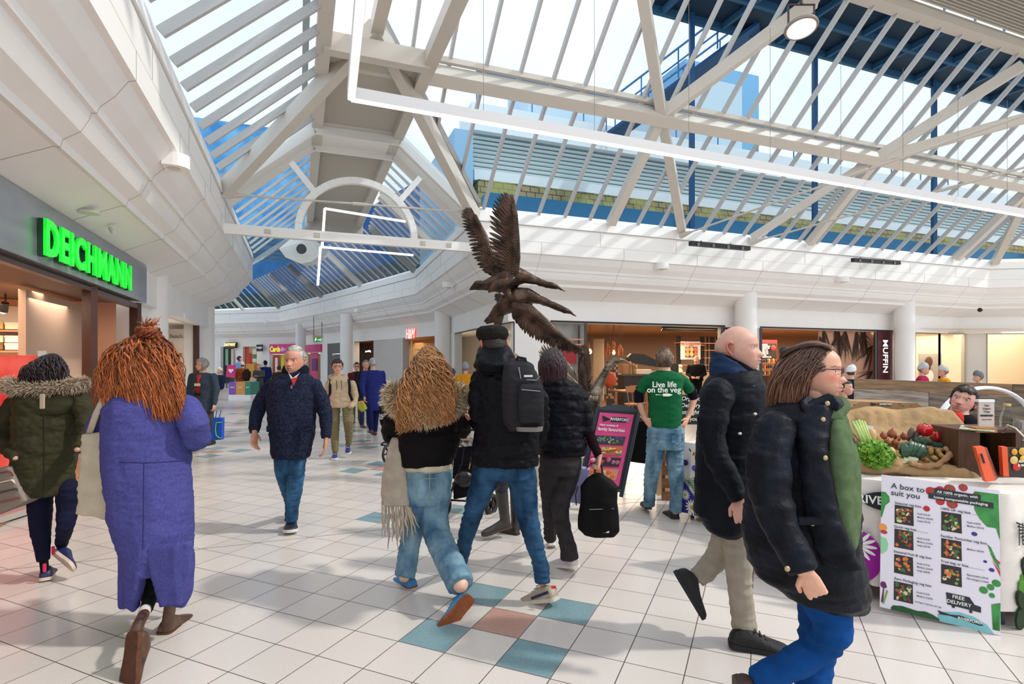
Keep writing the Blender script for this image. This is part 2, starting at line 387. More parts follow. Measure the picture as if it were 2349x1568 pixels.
def lslope(t0, t1, step=.64, w=.06, h=.12):
    a, b, c, d = ST(-1.45, t0, EZ), ST(-1.45, t1, EZ), ST(.28, t1, RZ), ST(.28, t0, RZ); gl.quad(a, b, c, d)
    n = -((b-a).cross(d-a)).normalized()
    if n.z > 0: n = -n
    t = t0+step*.5
    while t < t1:
        bars.bar(ST(-1.45, t, EZ)+n*.09, ST(.28, t, RZ)+n*(h/2), w, h, up=n); t += step
lslope(-3, 12.5); lslope(13.5, 20.6, .75, .045, .07)
LOUV = mat('louvre', '#b9b4aa', .5)
def louvres(s0, s1, t0, t1, z, along='t', step=.075):
    m = MB();
    if along == 't':
        t = t0
        while t < t1:
            m.bar(ST(s0, t, z+.02), ST(s1, t, z+.02), .05, .012, up=Vector((0, 0, 1))+AX*.7); t += step
    else:
        t = t0
        while t < t1:
            m.bar(ST(s0, t, z+.02), ST(s1, t, z+.02), .05, .012, up=Vector((0, 0, 1))-AX*.7); t += step
    m.box((0, 0, 0), (1, 1, 1), Matrix.Translation(ST((s0+s1)/2, (t0+t1)/2, z+.12)) @ Matrix(((BX.x*(s1-s0), AX.x*(t1-t0), 0, 0), (BX.y*(s1-s0), AX.y*(t1-t0), 0, 0), (0, 0, .04, 0), (0, 0, 0, 1))))
    structure('ceiling_louvres', m, LOUV)
louvres(.45, 1.98, 9.3, 12.5, RZ); louvres(.45, 1.98, 13.6, 21.0, RZ)
louvres(8.0, 27, 6.15, 7.75, ZR, along='b')
for s in (.36, 2.06): st.bar(ST(s, 6.0, RZ-.03), ST(s, 21.3, RZ-.03), .22, .24)
st.bar(ST(.1, 6.0, RZ+.25), ST(.1, 12.5, RZ+.25), .1, .4)
for s in (.36, 2.06): st.bar(ST(s, 6.0, ZR), ST(s, 6.2, ZR), .2, .2)
st.bar(ST(6, 6.0, ZR-.03), ST(27, 6.0, ZR-.03), .3, .3)
st.bar(ST(.36, 9.25, RZ-.05), ST(2.06, 9.25, RZ-.05), .2, .3)
st.bar(ST(.2, 21.2, RZ-.2), ST(2.2, 21.2, RZ-.2), .3, .5)
structure('roof_frame', st, STEEL); structure('window_glazing_bars', bars, mat('glazing_bar', '#b5b2b0', .4)); structure('window_roof_glass', gl, GLASS)
pt = MB()
for (sa, za, sb, zb) in ((-1.45, EZ-.12, .3, RZ-.12), (.3, RZ-.12, 2.12, RZ-.12), (2.12, RZ-.12, 3.85, EZ-.12)):
    p = [ST(sa, 12.5, za), ST(sb, 12.5, zb), ST(sb, 13.5, zb), ST(sa, 13.5, za)]
    up = Vector((0, 0, .16)); pt.hexa(p+[q+up for q in p])
    for tt in (12.5, 13.5): pt.bar(ST(sa, tt, za-.05), ST(sb, tt, zb-.05), .08, .18)
structure('roof_portal_frame', pt, RINGM)
g2 = MB(); g2.add([ST(3.85, 12.5, EZ), ST(2.12, 12.5, RZ), ST(2.12, 10.7, RZ), ST(3.75, 12.2, EZ+.1)], [(0, 1, 2, 3)]); structure('window_roof_side_glass', g2, GLASS)
xb = thing('arched_truss', 'white cross beam with a round arch standing on it, spanning the mall roof', 'roof truss', ST(1.2, 12.45, 4.2))
m = MB(); m.bar(ST(-1.4, 12.45, 4.22), ST(3.8, 12.45, 4.22), .14, .2); m.build('beam', RINGM, xb)
m = MB()
pts = [(1.2+1.22*math.cos(a), 4.3+1.18*math.sin(a)) for a in (math.pi*k/24 for k in range(25))]
for (s0_, z0_), (s1_, z1_) in zip(pts, pts[1:]): m.bar(ST(s0_, 12.45, z0_), ST(s1_, 12.45, z1_), .14, .12, up=AX)
m.build('arch', RINGM, xb)
for sg in (-1, 1):
    m = MB(); m.bar(ST(1.2+sg*.9, 12.45, 5.15), ST(1.2+sg*1.35, 12.5, 5.72), .12, .12); m.build('strut', RINGM, xb)
for q in (-.6, .35, 2.6, 3.2):
    m = MB(); m.lathe([(.09, -.06), (.09, .06)], 16, Matrix.Translation(ST(q, 12.45, 4.22)) @ Euler((0, math.pi/2, math.radians(21))).to_matrix().to_4x4()); m.build('collar', STEEL, xb)
def rod(a, b, lab):
    r = thing('tie_rod', lab, 'tie rod', a); d = (b-a).normalized()
    m = MB(); m.tube([a+d*.4, b-d*.4], .022, 10); m.build('rod', STEEL, r, smooth=40)
    for p, e in ((a, d), (b, -d)):
        m = MB(); m.tube([p, p+e*.28, p+e*.42], [.09, .05, .028], 10); m.build('end_bracket', STEEL, r)
    m = MB(); c = (a+b)/2; m.tube([c-d*.15, c+d*.15], .035, 10); m.build('turnbuckle', STEEL, r)
rod(ST(-1.35, 12.1, 4.83), ST(3.75, 12.1, 4.95), 'thin white tie rod crossing the mall above the arched beam')
rod(ST(9.45, 12.1, 4.9), ST(9.2, 1.9, 4.95), 'upper of the two thin white tie rods crossing the hall on the right')
rod(ST(11.85, 12.1, 4.9), ST(11.7, 1.9, 4.95), 'lower of the two thin white tie rods crossing the hall on the right')
m = MB(); m.quad(ST(-1.35, 12.45, 4.1), ST(3.8, 12.45, 4.1), ST(3.8, 12.45, 3.45), ST(-1.35, 12.45, 3.45))
m.build('smoke_curtain', glass_mat('curtain_glass', (.95, .97, .97), .05), label='clear glass smoke curtain hanging under the arched cross beam', cat='glass screen')
lt = thing('linear_light', 'long L-shaped white linear lamp hanging across the hall under the skylight', 'lamp', (0, 0, 0))
LAMP = mat('lamp_white', '#fff4e2', .4, emit=3)
pA = W(806, 215, 6.3); z_ = pA.z
pB = W(2349, 492, 1);
zt = z_
Yb = (zt-CH)/((HZ-488)/F); pB = W(2349, 488, Yb); dAB = (pB-pA).normalized(); pB = pB+dAB*1.0
Yc = (zt-CH)/(HZ/F); pC = W(826, 0, Yc); dAC = (pC-pA).normalized(); pC = pC+dAC*1.2
m = MB(); m.bar(pA, pB, .09, .13); m.bar(pA, pC, .09, .13); m.build('housing', mat('lamp_housing', '#c9c8c9', .35, metal=.3), lt)
m = MB(); dz = Vector((0, 0, -.071)); m.bar(pA+dz, pB+dz, .075, .012); m.bar(pA+dz, pC+dz, .075, .012); m.build('diffuser', LAMP, lt)
m = MB(); d = (pB-pA)
for k in range(1, 9):
    q = pA+d*(k/9); m.tube([q, q+Vector((0, 0, 2.2))], .0035, 5)
m.build('cable', mat('cable', '#77716c', .5), lt)
for Y_, z0_, pts_, lab in ((14.5, 0, ((745, 478), (930, 508)), 'upper of two slim white linear lamps seen through the arch'), (15.5, 0, ((735, 566), (948, 585)), 'lower of two slim white linear lamps seen through the arch')):
    e = thing('linear_light', lab, 'lamp', W(*pts_[0], Y_)); m = MB(); m.bar(W(*pts_[0], Y_), W(*pts_[1], Y_*1.06), .045, .05); m.bar(W(*pts_[0], Y_), W(pts_[0][0]-6, pts_[0][1]+88, Y_*1.0), .045, .05)
    m.build('diffuser', LAMP, e)
hb = thing('high_bay_lamp', 'round white floodlight hanging from a diagonal roof beam', 'lamp', W(1838, 62, 8.6))
c = W(1838, 64, 8.6); Mh = Matrix.Translation(c) @ Euler((math.radians(-12), 0, 0)).to_matrix().to_4x4()
m = MB(); m.lathe([(.05, .12), (.13, .10), (.17, .05), (.235, .03), (.245, 0), (.235, -.02), (.21, -.02)], 32, Mh); m.build('housing', mat('lamp_metal', '#8d8276', .4, metal=.4), hb, smooth=40)
m = MB(); m.lathe([(.205, -.022), (.10, -.026), (.02, -.026)], 32, Mh); m.build('lens', LAMP, hb)
m = MB(); m.bar(c+Vector((-.2, 0, .05)), c+Vector((-.2, 0, .36)), .03, .01); m.bar(c+Vector((.2, 0, .05)), c+Vector((.2, 0, .36)), .03, .01); m.bar(c+Vector((-.21, 0, .36)), c+Vector((.21, 0, .36)), .03, .015)
m.tube([c+Vector((0, 0, .36)), c+Vector((0, 0, .62))], .03, 8); m.build('bracket', DARK, hb)
def canopy(p, n, lab):
    e = thing('downlight', lab, 'downlight', p, 'round downlights under the white ring beam'); d = Vector((-n.y, n.x, 0)); m = MB()
    poly = [p+d*.16, p+d*.16-n*.12]+[p-n*.12+d*(.16*math.cos(a))-n*(.16*math.sin(a)) for a in (math.pi*k/10 for k in range(1, 10))]+[p-d*.16-n*.12, p-d*.16]
    m.prism(poly, (0, 0, .16)); m.build('housing', RINGM, e)
    m = MB(); m.lathe([(.075, -.004), (.06, -.008)], 20, Matrix.Translation(p-n*.1)); m.build('lens', mat('lens_grey', '#cfcac2', .3), e)
nR = -AX; nL = BX
canopy(ST(-1.55, 7.9, 3.95), -BX, 'half-round white downlight under the ring beam above the green shop sign')
for q, l_ in ((8.9, 'above the cafe beside the first heater'), (15.5, 'below the second black heater')):
    canopy(ST(q, 12.3, 3.98), AX, 'small half-round white downlight '+l_)
for p_, l_ in ((W(1036, 660, 16.5), 'before the fashion shop corner'), (W(826, 716, 26.5), 'beyond the bend of the mall'), (W(700, 735, 34), 'above the pink card shop'), (W(618, 742, 36), 'furthest left, above the toy shop')):
    canopy(p_, Vector((.9, .4, 0)).normalized(), 'small half-round white downlight '+l_)
for (px0, py0, px1, py1, Y0_, Y1_, lab) in ((1583, 558, 1718, 570, 14.3, 15.0, 'black heater bar mounted on the ring beam, nearer one of two'), (1956, 596, 2062, 603, 16.6, 17.4, 'black heater bar mounted on the ring beam, further one of two')):
    a, b = W(px0, py0, Y0_), W(px1, py1, Y1_); e = thing('heater', lab, 'heater', a); m = MB(); m.bar(a, b, .12, .11); m.build('body', BLACK, e)
    m = MB()
    for f in (.12, .37, .62, .87): q = a.lerp(b, f); m.bar(q-(b-a)*.02+Vector((0, -.07, -.02)), q+(b-a)*.02+Vector((0, -.07, -.02)), .02, .08)
    m.build('grille', mat('heater_grille', '#6f6a66', .3, metal=.7), e)
    m = MB()
    for f in (.2, .7): q = a.lerp(b, f); m.bar(q, q+Vector((0, .1, .12)), .02, .02)
    m.build('bracket', BLACK, e)
vd = thing('vent_housing', 'white rounded housing with a dark round fan grille under the roof at the bend', 'vent', W(690, 575, 17))
m = MB(); m.prism([W(640, 570, 16.6), W(668, 546, 17), W(715, 548, 17.2), W(742, 562, 17.4), W(735, 585, 17.2), W(712, 600, 17), W(690, 604, 16.9), W(655, 590, 16.7)], (0, .5, 0)); m.build('housing', RINGM, vd)
c = W(692, 571, 16.55); m = MB()
for r in (.14, .1, .06): m.lathe([(r, -.02), (r, .02), (r-.018, .02), (r-.018, -.02), (r, -.02)], 24, Matrix.Translation(c) @ Euler((math.pi/2, 0, 0)).to_matrix().to_4x4(), caps=False)
m.lathe([(.15, .03), (.14, .05)], 24, Matrix.Translation(c) @ Euler((math.pi/2, 0, 0)).to_matrix().to_4x4()); m.build('grille', mat('vent_grey', '#3a3d42', .5), vd)
zc = 3.3
def onsoffit(px, py, z): Y = (z-CH)/((HZ-py)/F); return W(px, py, Y)
p = onsoffit(205, 486, 3.3); m = MB(); m.lathe([(.11, -.0), (.11, -.015), (.095, -.02)], 28, Matrix.Translation(p)); m.build('ceiling_speaker', mat('speaker_white', '#d8d4d0', .6), label='flat round white ceiling speaker over the green shop sign', cat='speaker')
p = onsoffit(259, 527, 3.27); m = MB(); m.lathe([(.05, .03), (.05, 0), (.035, -.01), (.03, -.035), (.015, -.05)], 20, Matrix.Translation(p)); m.build('smoke_detector', mat('detector', '#cfcac5', .5), smooth=40, label='small white smoke detector on the soffit near the green sign', cat='smoke detector')
p = onsoffit(2248, 709, 3.25); m = MB(); m.ball(p+Vector((0, 0, -.02)), .07); m.build('security_camera', BLACK, smooth=True, label='small black dome camera on the soffit in the right corner', cat='camera')
# == shop walls addressed by bearing
WALL = offset(RIGHT, -1.20)
def cross_poly(pl, px, off=0):
    r = Vector(((px-CX)/F, 1, 0)); P = offset(pl, -off) if off else pl
    best = None
    for a, b in zip(P, P[1:]):
        d = b-a; den = r.x*d.y-r.y*d.x
        if abs(den) < 1e-9: continue
        k = (a.x*d.y-a.y*d.x)/den; u = (a.x*r.y-a.y*r.x)/den
        if k > 0 and -.001 <= u <= 1.001 and (best is None or k < best[0]): best = (k, r*k, (b-a).normalized())
    return best
def wq(px, off=0): return cross_poly(WALL, px, off)[1]
def zat(px, py, off=0): return CH-(py-HZ)/F*wq(px, off).y
def wpanel(mb, px0, px1, z0, z1, off=0, th=.06, mi=0):
    a, b = wq(px0, off), wq(px1, off); d = (b-a).normalized(); n = Vector((d.y, -d.x, 0))
    if n.y < 0 and n.dot(a) < 0: n = -n
    if n.dot(a) > 0: n = -n                      # towards the viewer
    p = [Vector((q.x, q.y, z0)) for q in (a, b)]; e = -n*th
    mb.hexa([p[0], p[1], p[1]+e, p[0]+e]+[q+Vector((0, 0, z1-z0)) for q in (p[0], p[1], p[1]+e, p[0]+e)], mi)
def room(px0, px1, off, z1, matb, matf, matc, name, floor=True):
    m = MB(); a0, b0 = wq(px0, .02), wq(px1, .02); a1, b1 = wq(px0, off), wq(px1, off)
    v = lambda p, z: Vector((p.x, p.y, z))
    m.quad(v(a1, 0), v(b1, 0), v(b1, z1), v(a1, z1), 0); m.quad(v(a0, 0), v(a1, 0), v(a1, z1), v(a0, z1), 0); m.quad(v(b0, 0), v(b1, 0), v(b1, z1), v(b0, z1), 0)
    m.quad(v(a0, .012), v(b0, .012), v(b1, .012), v(a1, .012), 1); m.quad(v(a0, z1), v(b0, z1), v(b1, z1), v(a1, z1), 2)
    structure('wall_'+name, m, [matb, matf, matc])
def solid(px0, px1, z0=0, z1=2.62, off=0, name='wall_pier', m=None, th=.3):
    b = MB(); wpanel(b, px0, px1, z0, z1, off, th); return structure(name, b, m or WHITE)
ZT = 2.6
WARM = mat('warm_wall', '#c8b097', .7); WARMF = mat('cafe_floor', '#5a3d2b', .4); WARMC = mat('cafe_ceiling', '#c9a77e', .7)
CREAM = mat('cream_wall', '#e9dcc9', .7, noise=.03)
# ---- solid piers (white)
solid(1181, 1262); solid(1662, 1742); solid(2050, 2097); solid(2216, 2262)
solid(1003, 1042, m=WHITE); solid(857, 924); solid(780, 812); solid(735, 751); solid(681, 697); solid(600, 618); solid(541, 557); solid(440, 506)
# ---- fashion shop window right of the column (big white room)
room(1042, 1181, 3.5, 2.75, mat('white_shop', '#ece4da', .7), mat('shop_floor', '#c9b9a6', .3), mat('white_shop_c', '#f5efe6', .7), 'fashion_shop')
def pane(px0, px1, z0, z1, name='window_pane', fr=DARK, off=.05, fw=.05):
    m = MB(); a, b = wq(px0, off), wq(px1, off); v = lambda p, z: Vector((p.x, p.y, z))
    m.quad(v(a, z0), v(b, z0), v(b, z1), v(a, z1)); structure(name, m, SHOPGLASS)
    m = MB()
    for p in (a, b): m.bar(v(p, z0), v(p, z1), fw, fw)
    m.bar(v(a, z1), v(b, z1), fw, fw); m.bar(v(a, z0), v(b, z0), fw, fw); structure('window_frame', m, fr)
pane(1044, 1110, .1, ZT); pane(1110, 1180, .1, ZT)
def pt_(px, off, z): p = wq(px, off); return Vector((p.x, p.y, z))
m = MB(); a, b = pt_(1118, 1.6, 0), pt_(1165, 1.6, 0); m.bar(a+Vector((0, 0, 1.4)), b+Vector((0, 0, 1.4)), .05, 1.5, up=Vector((0, 0, 1)))
m.build('display_screen', mat('screen_grey', '#8d8880', .5), label='grey draped display panel inside the window beside the fashion shop', cat='display panel')
arealight('fashion_shop_light', pt_(1110, 1.6, 2.6), 3, 50, (1, .94, .85))
# ---- fashion shop with the red sign
room(812, 1003, 3.5, 2.75, mat('tan_shop', '#c9a06f', .7), mat('shop_floor2', '#b08a62', .35), mat('tan_shop_c', '#d6b58d', .7), 'tan_shop')
solid(857, 924); pane(813, 856, .1, ZT); arealight('tan_shop_light', pt_(900, 1.8, 2.6), 3, 70, (1, .8, .55))
m = MB()
for z in (1.9, 2.15, 1.5): m.bar(pt_(950, 2.2, z), pt_(1000, 2.2, z), .3, .04)
m.bar(pt_(944, .3, 1.2), pt_(944, .3, 2.5), .06, .06)
m.build('wall_shelf', mat('shelf_cream', '#f3ddb4', .5), label='lit cream wall shelves inside the shop under the red sign', cat='shelf')
NEON = mat('neon_red', '#ff4a3c', .4, emit=.8); NEONW = mat('neon_white', '#ffe9df', .4, emit=.7)
sgn = thing('shop_sign', 'slanting red and white lettered shop sign on the white fascia', 'sign', pt_(940, -.05, 2.8))
a, b = pt_(926, -.10, 0), pt_(955, -.10, 0); z0_ = (zat(940, 781)+zat(940, 753))/2
Ms = sign_frame(((a+b)/2+Vector((0, 0, z0_))), b-a)
m = MB(); m.text('H&M', .62, Ms, .01, off=0, shear=.25, sx=.62); m.build('lettering', NEONW, sgn)
m = MB(); m.text('H&M', .62, Ms @ Matrix.Translation((0, 0, -.02)), .01, off=.014, shear=.25, sx=.62); m.build('lettering_edge', NEON, sgn)
m = MB(); a, b = pt_(832, -.02, 0), pt_(857, -.02, 0); m.text('yours clothing', .13, sign_frame((a+b)/2+Vector((0, 0, zat(845, 805))), b-a), .01, off=.004, sx=.9)
m.build('window_lettering', mat('lit_white', '#ffffff', .4, emit=1.0), label='small white lettering glowing in the window left of the red sign', cat='sign')
# ---- service door
m = MB(); wpanel(m, 751, 780, 2.0, 2.75, .0, .05); wpanel(m, 752, 779, 0, 1.97, .0, .05); structure('door_1', m, mat('door_grey', '#47484e', .5))
m = MB(); a, b = pt_(757, -.04, 0), pt_(776, -.04, 0); m.text('GATE 3', .12, sign_frame((a+b)/2+Vector((0, 0, 1.95)), b-a), .004, off=.004)
m.build('door_lettering', mat('paint_white', '#e8e8e8', .6), label='white lettering over the grey service door', cat='sign')
# ---- pink card shop either side of the column
PINK = mat('magenta', '#d3187b', .4); PINKE = mat('magenta_poster', '#d8307f', .5)
def fpanel(px0, px1, y0, y1, m, name, lab=None, cat=None, off=0, th=.12, parent=None, group=None):
    b = MB(); c = (px0+px1)/2; wpanel(b, px0, px1, zat(c, y1, off), zat(c, y0, off), off, th); return b.build(name, m, parent, label=lab, cat=cat, group=group)
cs = thing('card_shop_sign', 'magenta card shop fascia with yellow and lilac lettering left of the column', 'sign', pt_(650, 0, 2.3))
fpanel(618, 681, 789, 811, PINK, 'fascia', off=-.1, parent=cs)
a, b = pt_(622, -.24, 0), pt_(658, -.24, 0); z_ = zat(640, 801)
m = MB(); m.text('Cards', .50, sign_frame(a.lerp(b, .25)+Vector((0, 0, z_)), b-a), .01, off=.012, sx=.72); m.build('first_word', mat('lime', '#dfee3c', .5, emit=.5), cs)
m = MB(); m.text('direct', .42, sign_frame(a.lerp(b, .86)+Vector((0, 0, z_)), b-a), .01, off=.004, sx=.72, shear=.15); m.build('second_word', mat('lilac', '#c9a7ea', .5, emit=.4), cs)
fpanel(698, 735, 790, 807, PINK, 'card_shop_fascia', 'plain magenta shop fascia right of the column', 'sign', off=-.1)
def shopfront(px0, px1, zt, back, name, depth=1.4):
    m = MB(); wpanel(m, px0, px1, 0, zt, depth, .05); structure('wall_'+name, m, back); solid(px0, px1, zt, 2.62, 0, 'wall_above_'+name)
shopfront(618, 681, zat(650, 812), mat('lime_back', '#a9b04f', .7), 'card_window'); shopfront(697, 735, zat(716, 809), mat('olive_back', '#8f9a4a', .7), 'card_window_right')
cwd = thing('window_display', 'card shop window display with red and yellow posters', 'window display', pt_(645, .1, 0))
fpanel(627, 641, 815, 880, mat('red_poster', '#c22b2b', .6), 'red_poster', off=.1, th=.02, parent=cwd)
fpanel(631, 637, 820, 872, mat('paper_white', '#efe6e2', .6), 'figure_strip', off=.07, th=.02, parent=cwd)
fpanel(645, 652, 813, 860, mat('yellow_poster', '#e8d04a', .6), 'yellow_poster', off=.1, th=.02, parent=cwd)
fpanel(653, 681, 815, 900, mat('shop_gap', '#c9c3bb', .6), 'doorway_panel', off=.3, th=.02, parent=cwd)
e = thing('pink_poster', 'magenta poster with purple picture in the right card shop window', 'poster', pt_(718, .1, 1.5))
fpanel(712, 730, 809, 872, PINKE, 'sheet', off=.1, th=.02, parent=e)
fpanel(715, 727, 822, 850, mat('purple', '#6a1f78', .6), 'picture', off=.07, th=.02, parent=e)
# ---- toy / gift shops beyond
shopfront(557, 600, zat(578, 783), mat('toy_back', '#d8c9a4', .7, noise=.2), 'toy_shop')
twd = thing('window_display', 'toy shop window display with red, green and white panels', 'window display', pt_(578, .2, 0))
for px0, px1, y0, y1, c_, lab in ((562, 571, 795, 880, '#d1503a', 'faded red window picture of the toy shop'), (572, 578, 810, 850, '#c81d1d', 'bright red stripe poster of the toy shop'), (579, 588, 800, 830, '#e9e2c9', 'cream panel high in the toy shop'), (578, 588, 812, 822, '#76a06a', 'green and orange rainbow poster of the toy shop'), (589, 600, 806, 835, '#f4efe4', 'white lit panel under the dark blade sign')):
    fpanel(px0, px1, y0, y1, mat('toy_'+c_[1:], c_, .6), 'display_panel', off=.2, th=.03, parent=twd)
fpanel(564, 583, 834, 895, mat('stall_yellow', '#e0a33a', .6, noise=.3), 'toy_display', 'yellow toy display stand with handbags on top', 'display stand', off=-.8, th=.5)
e = thing('blade_sign', 'small black blade sign with white lettering over the toy shop', 'sign', pt_(594, -.3, 2.6)); fpanel(588, 601, 790, 805, BLACK, 'board', off=-.3, th=.08, parent=e)
a, b = pt_(588, -.42, 0), pt_(601, -.42, 0); m = MB(); m.text('smiggle', .19, sign_frame((a+b)/2+Vector((0, 0, zat(594, 797))), b-a), .005, off=.008, sx=.9); m.build('lettering', mat('paint_white', '#eee', .5), e)
shopfront(506, 541, zat(520, 780), mat('dark_shop', '#37463f', .6, noise=.3), 'dark_shop')
e = thing('gold_sign', 'dark hanging sign with glowing gold lettering above a dark shop doorway', 'sign', pt_(526, -.3, 2.4)); fpanel(517, 539, 785, 798, mat('sign_dark', '#3a3428', .5), 'board', off=-.3, th=.2, parent=e)
a, b = pt_(518, -.52, 0), pt_(537, -.52, 0); m = MB(); m.text('HAYWAY', .28, sign_frame((a+b)/2+Vector((0, 0, zat(528, 791))), b-a), .005, off=.01, sx=.8); m.build('lettering', mat('gold_glow', '#ffd98a', .5, emit=1.5), e)
bwd = thing('window_display', 'green and cream hanging banners in the dark shop doorway', 'window display', pt_(526, .3, 0))
fpanel(517, 536, 838, 905, mat('dark_shop2', '#2c3633', .6), 'low_panel', off=.34, th=.02, parent=bwd)
for q, c_, l_ in ((520, '#8fc7a8', 'pale green hanging banner in the dark shop'), (533, '#d9cbb2', 'cream hanging banner in the dark shop')):
    fpanel(q-3, q+3, 800, 838, mat('banner'+c_[1:], c_, .6), 'banner', off=.3, th=.02, parent=bwd)
e = thing('heart_sign', 'leaning magenta board with a white heart', 'sign', W(528, 900, 24));
m = MB(); q = [W(518, 864, 24), W(538, 866, 24), W(540, 837, 24), W(521, 836, 24)]; m.prism(q, (0, .05, 0)); m.build('board', PINK, e)
m = MB()
for q_ in (520, 536): m.tube([W(q_, 864, 24.02), W(q_, 828, 24.02)-Vector((0, 0, 1.57))], .02, 6)
m.build('legs', DARK, e); m = MB(); hp = []
for k in range(24):
    t = 2*math.pi*k/24; hx = 16*math.sin(t)**3; hz = 13*math.cos(t)-5*math.cos(2*t)-2*math.cos(3*t)-math.cos(4*t); hp.append(W(529.5+hx*.36, 850-hz*.36, 23.95))
m.prism(hp, (0, .02, 0)); m.build('heart', mat('paint_white', '#eee', .5), e)
e = thing('display_block', 'low square block with purple, orange and green panels over a white base', 'display block', G(549, 918))
Yb_ = G(549, 918).y
def blockface(px0, px1, y0, y1, c_, nm):
    m = MB(); a, b = W(px0, y0, Yb_), W(px1, y1, Yb_); m.box(((a.x+b.x)/2, Yb_+.4, (a.z+b.z)/2), (abs(b.x-a.x), .8, abs(a.z-b.z))); m.build(nm, c_, e)
blockface(525, 541, 876, 905, mat('blk_purple', '#7f52b5', .5), 'panel'); blockface(541.2, 562, 876, 905, mat('blk_orange', '#d99a45', .5), 'panel'); blockface(562.2, 574, 876, 904, mat('blk_green', '#2c8a77', .5), 'panel')
blockface(524, 574.5, 905, 920, mat('blk_white', '#eef0f5', .5), 'base')
m = MB()
for px_, body in ((533, 'PLAY'), (551, 'SHOP'), (568, 'EAT')): m.text(body, .075, sign_frame(W(px_, 888, Yb_-.01), (1, 0, 0)), .002, off=.003)
m.build('lettering', mat('paint_white', '#eee', .5), e)
e = thing('exit_sign', 'green illuminated running-man exit sign hanging on two rods', 'sign', W(728, 778, 31))
a, b = W(719, 784, 31), W(739, 774, 31); m = MB(); m.box(((a.x+b.x)/2, 31, (a.z+b.z)/2), (b.x-a.x, .05, b.z-a.z)); m.build('panel', mat('exit_green', '#1f7a45', .4, emit=.5), e)
m = MB(); a2, b2 = W(718, 774, 31), W(740, 769, 31); m.box(((a2.x+b2.x)/2, 31, (a2.z+b2.z)/2), (b2.x-a2.x, .12, b2.z-a2.z)); m.build('housing', mat('exit_wood', '#c6ab74', .5), e)
for px_ in (719.5, 738.5): m = MB(); m.tube([W(px_, 770, 31), W(px_, 770, 31)+Vector((0, 0, 1.1))], .016, 6); m.build('rod', DARK, e)
m = MB(); y_ = 30.95
def P2(x, z): return W(x, z, y_)
m.ball(P2(724.6, 775.6), .03, 8, 6); m.bar(P2(724, 776.6), P2(723.2, 779.5), .02, .03); m.bar(P2(723.4, 779), P2(725, 781), .02, .015); m.bar(P2(723.2, 779.4), P2(721.6, 782), .02, .015); m.bar(P2(724, 777), P2(726, 778), .02, .012)
m.bar(P2(727, 779), P2(732.5, 779), .02, .018); m.add([P2(731.5, 777), P2(734, 779), P2(731.5, 781)], [(0, 1, 2)]); m.bar(P2(736.2, 775.6), P2(736.2, 782), .02, .05)
m.build('pictogram', mat('sign_white', '#f2fff5', .4, emit=1), e)

# == shoe shop on the left (green sign)
sx0 = -2.56
m = MB(); p = [ST(sx0+.07, 1.0, 2.58), ST(sx0+.07, 11.35, 2.58), ST(sx0-.005, 11.35, 2.58), ST(sx0-.005, 1.0, 2.58)]; m.hexa(p+[q+Vector((0, 0, .64)) for q in p])
m.build('shoe_shop_fascia', mat('brushed_fascia', '#a4aab0', .3, metal=.6, noise=.3, nscale=1.2, stretch=(.6, .6, 3)), label='brushed grey metal fascia panel behind the green shop lettering', cat='fascia')
e = thing('shoe_shop_sign', 'bright green block letters glowing on the grey fascia', 'sign', ST(sx0, 7, 2.9))
pA_ = cross_poly([ST(-2.44, -5), ST(-2.44, 30)], 96)[1]; pB_ = cross_poly([ST(-2.44, -5), ST(-2.44, 30)], 299)[1]
za = CH+(HZ-545)/F*pA_.y; zb = CH+(HZ-636)/F*pB_.y; zc_ = (za+zb)/2; Lw = (pB_-pA_).length
mm_ = MB(); mm_.text('DEICHMANN', 1, Matrix(), .5, off=.032, sp=1.1); xs = [v[0] for v in mm_.v]; ys = [v[1] for v in mm_.v]; kx = Lw*.98/(max(xs)-min(xs)); kz = .385/(max(ys)-min(ys)); cx_ = (max(xs)+min(xs))/2; cy_ = (max(ys)+min(ys))/2
def letters(depth0, depth1, mi, name, sc=1.0):
    m = MB(); Mf = sign_frame((pA_+pB_)/2+Vector((0, 0, zc_)), pB_-pA_)
    vs = [Mf @ Vector(((v[0]-cx_)*kx, (v[1]-cy_)*kz*sc, depth0 if v[2] < 0 else depth1)) for v in mm_.v]; m.add(vs, mm_.f); return m.build(name, mi, e)
letters(.0, .03, mat('sign_green', '#18f03a', .4, emit=.5), 'lettering'); letters(-.045, -.002, mat('sign_green_side', '#0c3d1c', .5), 'letter_returns')
SHW = mat('shoe_shop_wall', '#e0a583', .7);
m = MB(); R_ = lambda s, t, z: ST(s, t, z)
m.quad(R_(-7, .5, 0), R_(-7, 11.3, 0), R_(-7, 11.3, 2.6), R_(-7, .5, 2.6), 0); m.quad(R_(-7, 11.2, 0), R_(-2.9, 11.2, 0), R_(-2.9, 11.2, 2.6), R_(-7, 11.2, 2.6), 0)
m.quad(R_(-7, .5, .012), R_(-2.64, .5, .012), R_(-2.64, 11.2, .012), R_(-7, 11.2, .012), 1); m.quad(R_(-7, .5, 2.56), R_(-2.6, .5, 2.56), R_(-2.6, 11.2, 2.56), R_(-7, 11.2, 2.56), 2)
structure('wall_shoe_shop', m, [SHW, mat('wood_floor', '#c08a63', .35, noise=.25, nscale=3, stretch=(1, 8, 1)), mat('shoe_ceiling', '#6b5a50', .6)])
